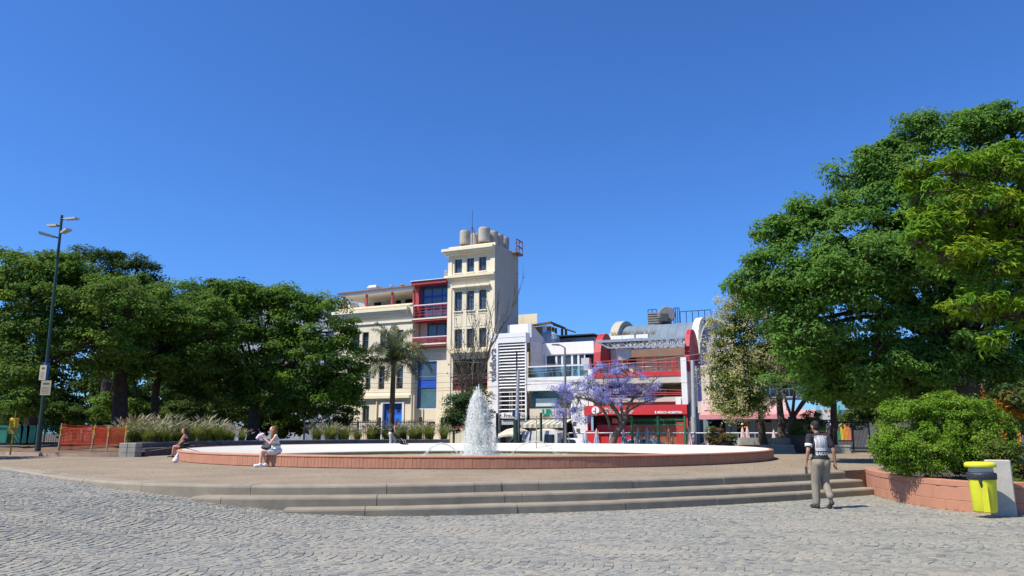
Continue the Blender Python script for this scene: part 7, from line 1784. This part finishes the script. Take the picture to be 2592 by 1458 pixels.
part("bag_knot", bn, M_BAG, lambda m: m.tube([(-.06, -.212, .72), (-.05, -.225, .62), (-.045, -.215, .54)], [.03, .025, .008], 6))
loft([binring(.812, .21, .18), binring(.92, .20, .17)], "neck", mat("bin_neck_grey", (.45, .45, .40), .5, .1), bn)
loft([binring(.91, .255, .22), binring(.915, .265, .23), binring(.975, .262, .226), binring(1.0, .23, .2), binring(1.01, .12, .1)], "lid", M_BINY, bn)
part("front_rib", bn, M_BINY, lambda m: m.prism([(-.05, .12), (.05, .12), (.045, .6), (-.015, .66), (-.05, .6)], 'y', -.222, -.19))
# ---- small litter: bottles, bag by the rim
# ================================================================== PEOPLE
def cap_mesh(items):
    m = MB()
    for it in items:
        if it[0] == 'C':
            _, p, r0, q, r1 = it; p, q = Vector(p), Vector(q)
            m.ball(p, r0, 12, 8); m.ball(q, r1, 12, 8)
            if (q - p).length > 1e-4: m.tube([p, q], [r0, r1], 12)
        else:
            _, c, sc = it[:3]; rot = it[3] if len(it) > 3 else None
            m.ball(c, 1.0, 16, 10, sc, rot)
    return m
def remeshed(name, items, material, parent, voxel=.011, smooth=5, label=None):
    """one continuous skin grown over overlapping tapered volumes"""
    me = cap_mesh(items).mesh(name, material); tmp = bpy.data.objects.new("tmp", me); COL.objects.link(tmp)
    r = tmp.modifiers.new("r", 'REMESH'); r.mode = 'VOXEL'; r.voxel_size = voxel; r.use_smooth_shade = True
    s = tmp.modifiers.new("s", 'SMOOTH'); s.factor = .5; s.iterations = smooth
    dg = bpy.context.evaluated_depsgraph_get(); dg.update()
    out = bpy.data.meshes.new_from_object(tmp.evaluated_get(dg), depsgraph=dg); out.name = name
    if not len(out.materials): out.materials.append(material)
    bpy.data.objects.remove(tmp); bpy.data.meshes.remove(me)
    o = bpy.data.objects.new(name, out); link(o, parent)
    if label: o["label"] = label
    return o
def hand(w, d, side, curl=.5, k=1.0):
    """palm and five fingers: w wrist, d pointing direction, side thumb direction"""
    w, d, side = Vector(w), Vector(d).normalized(), Vector(side); side = (side - d * side.dot(d)).normalized(); nrm = d.cross(side)
    it = [('C', w, .027 * k, w + d * .045 * k, .030 * k), ('C', w + d * .05 * k + side * .018 * k, .020 * k, w + d * .085 * k + side * .026 * k, .014 * k), ('C', w + d * .05 * k - side * .018 * k, .020 * k, w + d * .082 * k - side * .028 * k, .013 * k)]
    for i, (o, l) in enumerate(((.030, .062), (.010, .072), (-.010, .067), (-.029, .052))):
        b = w + d * .085 * k + side * o * k; m = b + (d * (1 - curl * .4) + nrm * curl * .6).normalized() * l * .5 * k; e = m + (d * (1 - curl) + nrm * curl).normalized() * l * .55 * k
        it += [('C', b, .0095 * k, m, .009 * k), ('C', m, .009 * k, e, .0075 * k)]
    t0 = w + d * .03 * k + side * .028 * k; t1 = t0 + (side * .7 + d * .6).normalized() * .035 * k; t2 = t1 + (d + side * .2 + nrm * curl * .5).normalized() * .032 * k
    return it + [('C', t0, .013 * k, t1, .011 * k), ('C', t1, .011 * k, t2, .009 * k)]
def head_items(c, fwd, k=1.0):
    """skull, jaw, nose, ears and brow; fwd is where the face looks"""
    c, f = Vector(c), Vector(fwd).normalized(); up = Vector((0, 0, 1)); up = (up - f * up.dot(f)).normalized(); rt = f.cross(up)
    rot = Matrix((rt, f, up)).transposed()
    it = [('E', c + up * .02 * k, (.076 * k, .094 * k, .10 * k), rot), ('E', c - up * .055 * k + f * .03 * k, (.055 * k, .062 * k, .058 * k), rot), ('C', c - up * .095 * k + f * .065 * k, .022 * k, c - up * .09 * k + f * .05 * k, .03 * k),
          ('C', c + f * .085 * k + up * .01 * k, .011 * k, c + f * .112 * k - up * .03 * k, .015 * k)]
    for s in (-1, 1): it += [('E', c + rt * s * .078 * k - up * .01 * k, (.012 * k, .022 * k, .034 * k), rot)]
    it += [('C', c + f * .085 * k - up * .062 * k - rt * .02 * k, .011 * k, c + f * .085 * k - up * .062 * k + rt * .02 * k, .011 * k)]
    return it, rot, up, rt
def eyes(c, fwd, parent, k=1.0):
    _, rot, up, rt = head_items(c, fwd, k); f = Vector(fwd).normalized()
    for s in (-1, 1):
        m = MB(); m.smooth = True; m.ball(Vector(c) + f * .086 * k + rt * s * .032 * k + up * .008 * k, .013 * k, 8, 6, (1, .6, .7), rot); m.build("eye", mat("eye_dark", (.03, .02, .015), .3, 0), parent)
def skin(c): return mat("skin_%d" % int(c[0] * 1000), c, .55, .06, 6.0, spec=.35)
def arm(S, E_, W, k=1.0): return [('C', S, .050 * k, E_, .040 * k), ('C', E_, .040 * k, W, .026 * k)]
def leg(H, K, A, T, k=1.0, bare=True): return [('C', H, .088 * k, K, .056 * k), ('C', Vector(K), .056 * k, Vector(K).lerp(Vector(A), .35), .054 * k), ('C', Vector(K).lerp(Vector(A), .35), .054 * k, A, .034 * k), ('C', A, .034 * k, T, .026 * k)]
def shoe(A, T, material, parent, sole=None, k=1.0):
    A, T = Vector(A), Vector(T); d = (T - A); d.z = 0; d.normalize(); heel = Vector((A.x, A.y, 0)) - d * .04
    lo = min(A.z, T.z)
    h = A + Vector((0, 0, -.035)) - d * .035
    o = remeshed("shoe", [('C', h, .040 * k, T + Vector((0, 0, .018)), .036 * k), ('C', A + Vector((0, 0, .01)), .043 * k, h, .042 * k), ('C', T + Vector((0, 0, .015)), .04 * k, T - d * .06 + Vector((0, 0, .02)), .043 * k)], material, parent, .009, 4)
    if sole:
        m = MB(); m.smooth = True; n = T - (h + Vector((0, 0, -.035))); m.tube([h + Vector((0, 0, -.035)), T + Vector((0, 0, -.014))], .045 * k, 10, flat=.28); m.build("sole", sole, o)
    return o

# ---- man walking away
mp = on(2087, 1288, 0.0)
man = thing("person", "man in barcode print shirt and beige trousers walking away near the steps", "person", (mp.x, mp.y, 0.0), R(6)); man.scale = (1.02, 1.02, 1.02)
SK1 = skin((.36, .20, .125))
J = dict(pel=(0, 0, .95), wa=(0, .01, 1.08), ch=(0, .035, 1.28), nk=(0, .05, 1.47), hd=(-.015, .085, 1.63), sl=(-.195, .03, 1.425), sr=(.195, .03, 1.42), el=(-.262, -.02, 1.15), er=(.27, -.04, 1.15), wl=(-.29, .05, .915), wr=(.305, .0, .90),
         hl=(-.095, 0, .91), hr=(.095, 0, .91), kl=(-.115, .06, .50), kr=(.09, .07, .50), al=(-.13, .05, .085), ar=(.075, -.15, .155), tl=(-.155, .20, .03), tr=(.085, -.02, .03))
hf = Vector((-.25, 1, -.42))
hi, _, _, _ = head_items(J['hd'], hf)
body = [('E', J['pel'], (.165, .115, .12)), ('E', J['wa'], (.145, .10, .13)), ('E', J['ch'], (.175, .115, .17)), ('C', J['sl'], .055, J['sr'], .055), ('C', (0, .04, 1.42), .06, J['nk'], .054), ('C', J['nk'], .054, (J['hd'][0], J['hd'][1] - .01, 1.57), .052)] + hi
body += arm(J['sl'], J['el'], J['wl']) + arm(J['sr'], J['er'], J['wr']) + hand(J['wl'], (.0, .12, -1), (.2, 1, 0), .75) + hand(J['wr'], (.06, .1, -1), (-.2, 1, 0), .55) + leg(J['hl'], J['kl'], J['al'], J['tl']) + leg(J['hr'], J['kr'], J['ar'], J['tr'])
remeshed("body", body, SK1, man, .009, 4); eyes(J['hd'], hf, man)
M_SHIRT = mat("charcoal_cotton", (.030, .026, .030), .9, .2, 12.0, .3, 60.0); M_TROU = mat("beige_cotton", (.245, .21, .158), .9, .08, 10.0, .4, 30.0); M_WCOT = mat("white_cotton", (.72, .72, .70), .85, .05, 10.0); M_HAIRB = mat("black_hair", (.014, .011, .01), .6, .3, 40.0, .6, 120.0)
sh_it = [('E', (0, .01, 1.02), (.165, .125, .12)), ('E', (0, .02, 1.13), (.168, .122, .14)), ('E', J['ch'], (.188, .13, .18)), ('C', (-.19, .03, 1.425), .066, (.19, .03, 1.42), .066), ('C', (0, .04, 1.44), .075, (0, .045, 1.475), .063),
         ('C', J['sl'], .07, Vector(J['sl']).lerp(Vector(J['el']), .62), .066), ('C', J['sr'], .07, Vector(J['sr']).lerp(Vector(J['er']), .62), .066)]
shirt = remeshed("shirt", sh_it, M_SHIRT, man, .011, 5)
for s_, e_ in (('sl', 'el'),):
    a, b = Vector(J[s_]).lerp(Vector(J[e_]), .52), Vector(J[s_]).lerp(Vector(J[e_]), .72); m = MB(); m.smooth = True; m.tube([a, b], [.074, .072], 16); m.build("sleeve_cuff", M_WCOT, man, label="white sleeve cuff")
tr_it = [('E', (0, 0, .95), (.178, .135, .12)), ('C', J['hl'], .108, J['kl'], .088), ('C', J['kl'], .088, Vector(J['al']) + Vector((0, 0, .04)), .074), ('C', J['hr'], .108, J['kr'], .086), ('C', J['kr'], .086, Vector(J['ar']) + Vector((.0, .02, .10)), .07), ('E', (-.07, -.06, .90), (.09, .09, .10)), ('E', (.07, -.06, .90), (.09, .09, .10))]
remeshed("trousers", tr_it, M_TROU, man, .011, 4)
m = MB(); m.tube([(.172 * math.cos(a), .01 + .132 * math.sin(a), 1.005 + .01 * math.sin(2 * a)) for a in [2 * math.pi * k_ / 24 for k_ in range(25)]], .02, 6); m.build("belt", mat("dark_belt", (.02, .02, .022), .6, .1), man)
M_SHOED = mat("dark_shoe", (.045, .04, .04), .7, .2, 20.0)
shoe(J['al'], J['tl'], M_SHOED, man); shoe(J['ar'], J['tr'], M_SHOED, man)
hc = Vector(J['hd']); f = hf.normalized()
remeshed("hair", [('E', hc + Vector((0, -.012, .045)), (.083, .098, .088), _), ('E', hc + Vector((.0, -.045, .0)), (.074, .06, .075), _)] if _ is not None and isinstance(_, Matrix) else [('E', hc + Vector((0, -.012, .045)), (.083, .098, .088)), ('E', hc + Vector((.0, -.045, .0)), (.074, .06, .075))], M_HAIRB, man, .009, 3)
# printed back: bars and lettering laid on the cloth
bv = BVHTree.FromPolygons([v.co.copy() for v in shirt.data.vertices], [tuple(p.vertices) for p in shirt.data.polygons])
def on_back(x, z, lift=.004):
    h = bv.ray_cast(Vector((x, -1, z)), Vector((0, 1, 0)))
    return (x, (h[0].y if h[0] is not None else 0) - lift, z)
xs = [-.125, -.10, -.082, -.066, -.048, -.022, -.004, .012, .034, .052, .078, .098, .116, .135]
wd = [.017, .010, .008, .013, .018, .009, .010, .015, .009, .019, .012, .010, .012, .009]
for x, w in zip(xs, wd):
    z0, z1 = 1.20 + random.uniform(-.015, .012), 1.46 - abs(x) * .12; m = MB(); n_ = 10
    vs = []
    for i in range(n_ + 1):
        z = z0 + (z1 - z0) * i / n_; vs += [on_back(x, z), on_back(x + w, z)]
    m.add(vs, [(2*i, 2*i+1, 2*i+3, 2*i+2) for i in range(n_)]); m.build("shirt_print_bar", M_WCOT, shirt)
m = MB(); vs = []
for i in range(13):
    x = -.125 + .27 * i / 12; vs += [on_back(x, 1.145), on_back(x, 1.205)]
m.add(vs, [(2*i, 2*i+2, 2*i+3, 2*i+1) for i in range(12)]); m.build("shirt_print_block", mat("grey_print", (.42, .42, .42), .85, .35, 60.0), shirt)
tx = text("shirt_lettering", "BAXANO", .088, M_WCOT, shirt, (0, 0, 0), (0, 0, 0), 0.0, sx=1.0, bold=.002)
for v in tx.data.vertices:
    X = -.130 + v.co.x * .82; Z = 1.062 + v.co.y * 1.05; v.co = on_back(X, Z, .005)
ph = thing("phone", "dark phone held in the walking man's left hand", "phone", (mp.x, mp.y, 0), R(6))
w_ = Vector(J['wl']); part("phone_body", ph, M_DSTEEL, lambda m: m.box(w_.x - .005, w_.x + .012, w_.y - .0, w_.y + .075, w_.z - .22, w_.z - .075))

# ---- seated women
def rim_at(u, k=0.0):
    best = None
    for i in range(900):
        a = cam_a + R(-80 + 160 * i / 899); x, y = FC.x + (FR - .12 + k) * math.cos(a), FC.y + (FR - .12 + k) * math.sin(a); uu = px(x, y, PZ + TOPZ)[0]
        if best is None or abs(uu - u) < best[0]: best = (abs(uu - u), x, y)
    return best[1], best[2]
def seated(label, u, face, J, SK, fwd, k=.96):
    x, y = rim_at(u); rz = math.atan2(-face[0], face[1]); t = thing("person", label, "person", (x, y, PZ), rz); t.scale = (k, k, k)
    hi, rot, up, rt = head_items(J['hd'], fwd)
    it = [('E', J['pel'], (.165, .125, .11)), ('E', Vector(J['pel']).lerp(Vector(J['ch']), .5), (.125, .095, .13)), ('E', J['ch'], (.15, .10, .15)), ('C', J['sl'], .045, J['sr'], .045), ('C', Vector(J['nk']) - Vector((0, .02, .06)), .05, J['nk'], .044), ('C', J['nk'], .044, Vector(J['hd']) - Vector((0, .02, .06)), .044)] + hi
    it += arm(J['sl'], J['el'], J['wl'], .9) + arm(J['sr'], J['er'], J['wr'], .9) + hand(J['wl'], J['dl'], J['tl_'], .6, .92) + hand(J['wr'], J['dr'], J['tr_'], .6, .92) + leg(J['hl'], J['kl'], J['al'], J['tl']) + leg(J['hr'], J['kr'], J['ar'], J['tr'])
    remeshed("body", it, SK, t, .011, 3); eyes(J['hd'], fwd, t)
    return t, rot
SH = .47
J2 = dict(pel=(0, -.02, SH), ch=(0, .05, .80), nk=(0, .10, .98), hd=(0, .15, 1.115), sl=(-.165, .07, .925), sr=(.165, .07, .925), el=(-.20, .22, .70), er=(.19, .24, .70), wl=(-.10, .40, .86), wr=(.07, .42, .84), dl=(.3, .45, .8), dr=(-.25, .5, .8), tl_=(1, 0, .3), tr_=(-1, 0, .3),
          hl=(-.09, .03, SH - .01), hr=(.09, .03, SH - .01), kl=(-.12, .44, SH + .0), kr=(.08, .41, SH - .02), al=(-.13, .47, .085), ar=(.08, .30, .085), tl=(-.14, .62, .03), tr=(.09, .44, .03))
w2, rot2 = seated("long ginger haired woman in white sitting on the fountain rim", 700, (-.93, -.36), J2, skin((.62, .40, .31)), (0, 1, -.22))
M_ROMP = mat("white_dress", (.62, .64, .62), .85, .08, 8.0, .4, 25.0)
remeshed("dress", [('E', (0, -.01, SH + .02), (.19, .155, .12)), ('E', (0, .01, .63), (.155, .125, .14)), ('E', (0, .05, .79), (.168, .118, .15)), ('C', (-.13, .06, .935), .055, (.13, .06, .935), .055), ('C', J2['hl'], .108, Vector(J2['hl']).lerp(Vector(J2['kl']), .48), .098), ('C', J2['hr'], .108, Vector(J2['hr']).lerp(Vector(J2['kr']), .48), .096)], M_ROMP, w2, .011, 5)
m = MB(); m.tube([(.162 * math.cos(a), .02 + .128 * math.sin(a), .665) for a in [2 * math.pi * k_ / 24 for k_ in range(25)]], .012, 5); m.build("belt", MATS["dark_belt"], w2)
M_GING = mat("ginger_hair", (.24, .095, .022), .55, .3, 40.0, .6, 120.0)
h = Vector(J2['hd']); remeshed("hair", [('E', h + Vector((0, -.022, .035)), (.088, .098, .098)), ('C', h + Vector((-.05, -.03, .0)), .055, h + Vector((-.075, .01, -.24)), .035), ('C', h + Vector((.05, -.03, .0)), .055, h + Vector((.06, -.03, -.24)), .035), ('C', h + Vector((0, -.06, 0)), .07, h + Vector((0, -.10, -.24)), .05), ('C', h + Vector((-.07, .0, -.02)), .03, h + Vector((-.085, .045, -.26)), .022)], M_GING, w2, .010, 3)
M_WSHOE = mat("white_shoe", (.78, .78, .78), .5, .04, 10.0)
shoe(J2['al'], J2['tl'], M_WSHOE, w2, k=1.15); shoe(J2['ar'], J2['tr'], M_WSHOE, w2, k=1.1)
def held(name, label, cat, person, local): 
    p = person.matrix_basis @ Vector(local); return thing(name, label, cat, tuple(p), person.rotation_euler.z)
t = held("headscarf_bundle", "crumpled white and pink cloth held up by the woman in white", "cloth", w2, (-.02, .50, .94))
o = remeshed("cloth", [('E', (0, 0, 0), (.07, .10, .07)), ('E', (.03, .05, -.04), (.06, .07, .06)), ('E', (-.03, -.05, .04), (.05, .06, .05)), ('E', (0, .09, -.06), (.05, .05, .05))], mat("pink_white_cloth", (.70, .58, .66), .8, .15, 9.0), t, .012, 1)
t = held("handbag", "dark handbag with a pale flap on the lap of the woman in white", "bag", w2, (-.02, .30, SH + .06))
remeshed("bag_body", [('E', (0, 0, .10), (.14, .13, .11)), ('E', (0, .02, .06), (.15, .15, .07)), ('E', (0, -.03, .17), (.10, .08, .06))], mat("dark_bag_cloth", (.045, .035, .04), .7, .2, 10.0), t, .012, 2)
part("bag_flap", t, mat("grey_bag_flap", (.36, .34, .36), .7, .1, 8.0), lambda m: m.prism([(-.08, .07), (.06, .05), (.08, .20), (-.03, .23)], 'x', -.158, -.148)); part("bag_strap", t, MATS["dark_bag_cloth"], lambda m: m.tube([(-.08, .1, .15), (-.06, .06, .26), (0, -.06, .30), (.06, -.1, .2)], .014, 6))
J1 = dict(pel=(0, -.03, SH), ch=(0, .02, .79), nk=(0, .07, .97), hd=(0, .115, 1.11), sl=(-.165, .06, .915), sr=(.165, .06, .915), el=(-.20, .17, .71), er=(.19, .17, .71), wl=(-.13, .29, .545), wr=(.11, .30, .55), dl=(.1, .8, -.55), dr=(-.1, .8, -.55), tl_=(1, .2, .3), tr_=(-1, .2, .3),
          hl=(-.09, .03, SH - .01), hr=(.09, .03, SH - .01), kl=(-.10, .44, SH - .01), kr=(.08, .43, SH - .02), al=(-.10, .48, .085), ar=(.08, .40, .085), tl=(-.11, .63, .03), tr=(.09, .55, .03))
w1, rot1 = seated("dark haired woman in black top and shorts sitting at the fountain's left end", 470, (-.985, -.17), J1, skin((.50, .28, .19)), (0, 1, -.15))
M_BLK = mat("black_cotton", (.014, .012, .014), .85, .2, 10.0, .3, 40.0)
remeshed("shorts", [('E', (0, -.02, SH + .02), (.185, .145, .12)), ('C', J1['hl'], .104, Vector(J1['hl']).lerp(Vector(J1['kl']), .30), .098), ('C', J1['hr'], .104, Vector(J1['hr']).lerp(Vector(J1['kr']), .30), .096)], M_BLK, w1, .011, 4)
remeshed("top", [('E', (0, .0, .66), (.14, .11, .10)), ('E', (0, .02, .77), (.158, .112, .09))], mat("dark_plum_cotton", (.03, .012, .018), .85, .2, 10.0), w1, .011, 4)
M_DHAIR = mat("dark_brown_hair", (.028, .014, .012), .55, .3, 40.0, .6, 120.0)
h = Vector(J1['hd']); remeshed("hair", [('E', h + Vector((0, -.025, .035)), (.088, .098, .096)), ('C', h + Vector((0, -.06, .0)), .078, h + Vector((0, -.13, -.24)), .078), ('C', h + Vector((0, -.13, -.24)), .078, h + Vector((0, -.15, -.44)), .05)], M_DHAIR, w1, .010, 3)
shoe(J1['al'], J1['tl'], M_SHOED, w1, M_WSHOE, 1.05); shoe(J1['ar'], J1['tr'], M_SHOED, w1, M_WSHOE, 1.05)
x, y = rim_at(455, .36); t = thing("carrier_bag", "crumpled white carrier bag on the ground by the woman in black", "bag", (x - .05, y - .12, PZ), .4)
remeshed("bag_body", [('E', (0, 0, .10), (.10, .08, .10)), ('E', (.03, .02, .19), (.07, .06, .09)), ('C', (.02, 0, .2), .05, (.05, .01, .33), .02), ('E', (-.03, -.03, .06), (.09, .07, .06))], mat("carrier_plastic", (.72, .70, .70), .35, .08, 12.0, .6, 25.0), t, .012, 1)
# ---- stooping woman beyond the fountain
wp = dep(988, 1120, 45.6)
w3 = thing("person", "woman in black top and pale trousers stooping beyond the far rim", "person", (wp.x, 45.6, PZ), R(-84))
J3 = dict(hd=(0, .40, 1.47), nk=(0, .28, 1.38))
hi, _, _, _ = head_items(J3['hd'], (0, .8, -.6))
it = [('E', (0, 0, .93), (.165, .12, .12)), ('E', (0, .07, 1.08), (.13, .10, .14)), ('E', (0, .16, 1.22), (.155, .11, .15)), ('C', (-.16, .22, 1.32), .045, (.16, .22, 1.32), .045), ('C', (0, .2, 1.3), .05, J3['nk'], .044), ('C', J3['nk'], .044, (0, .36, 1.43), .044)] + hi
it += arm((-.17, .22, 1.32), (-.20, .30, 1.06), (-.12, .46, .90), .9) + arm((.17, .22, 1.32), (.21, .28, 1.04), (.12, .44, .86), .9) + hand((-.12, .46, .90), (.1, .6, -.6), (1, 0, 0), .6, .92) + hand((.12, .44, .86), (-.1, .6, -.6), (-1, 0, 0), .6, .92) + leg((-.09, 0, .90), (-.10, .28, .56), (-.10, .20, .10), (-.10, .38, .03)) + leg((.09, 0, .90), (.10, .04, .48), (.10, -.02, .085), (.10, .15, .03))
remeshed("body", it, skin((.56, .34, .25)), w3, .015, 3); eyes(J3['hd'], (0, .8, -.6), w3)
remeshed("top", [('E', (0, .06, 1.07), (.145, .115, .13)), ('E', (0, .16, 1.22), (.17, .125, .15)), ('C', (-.14, .21, 1.31), .055, (.14, .21, 1.31), .055)], M_BLK, w3, .017, 4)
remeshed("trousers", [('E', (0, 0, .93), (.175, .135, .12)), ('C', (.09, 0, .90), .105, (.10, .04, .48), .085), ('C', (.10, .04, .48), .085, (.10, -.02, .11), .08), ('C', (-.09, 0, .90), .105, (-.10, .28, .56), .085), ('C', (-.10, .28, .56), .085, (-.10, .20, .14), .075)], mat("pale_trousers", (.50, .52, .50), .85, .08, 8.0), w3, .017, 4)
remeshed("hair", [('E', Vector(J3['hd']) + Vector((0, -.02, .03)), (.086, .096, .09)), ('C', Vector(J3['hd']) + Vector((0, -.09, .0)), .05, Vector(J3['hd']) + Vector((0, -.16, -.10)), .03)], M_DHAIR, w3, .012, 3)
shoe((-.10, .20, .10), (-.10, .38, .03), M_SHOED, w3); shoe((.10, -.02, .085), (.10, .15, .03), M_SHOED, w3)
bp2 = dep(1021, 1122, 44.6); t = thing("backpack", "dark slumped backpack lying on the far rim beside the stooping woman", "bag", (bp2.x, FC.y + math.sqrt((FR - .25) ** 2 - (bp2.x - FC.x) ** 2), PZ + TOPZ - .03), .5)
remeshed("bag_body", [('E', (0, 0, .14), (.22, .16, .13)), ('E', (.12, 0, .10), (.20, .15, .10)), ('E', (-.10, 0, .24), (.10, .09, .12))], M_BLK, t, .015, 2); part("bag_strap", t, mat("pale_strap", (.5, .52, .5), .8, .1), lambda m: (m.tube([(-.12, -.14, .3), (-.02, -.19, .18), (.06, -.18, .04)], .02, 5), m.tube([(.05, -.14, .26), (.14, -.18, .14), (.18, -.17, .02)], .02, 5)))
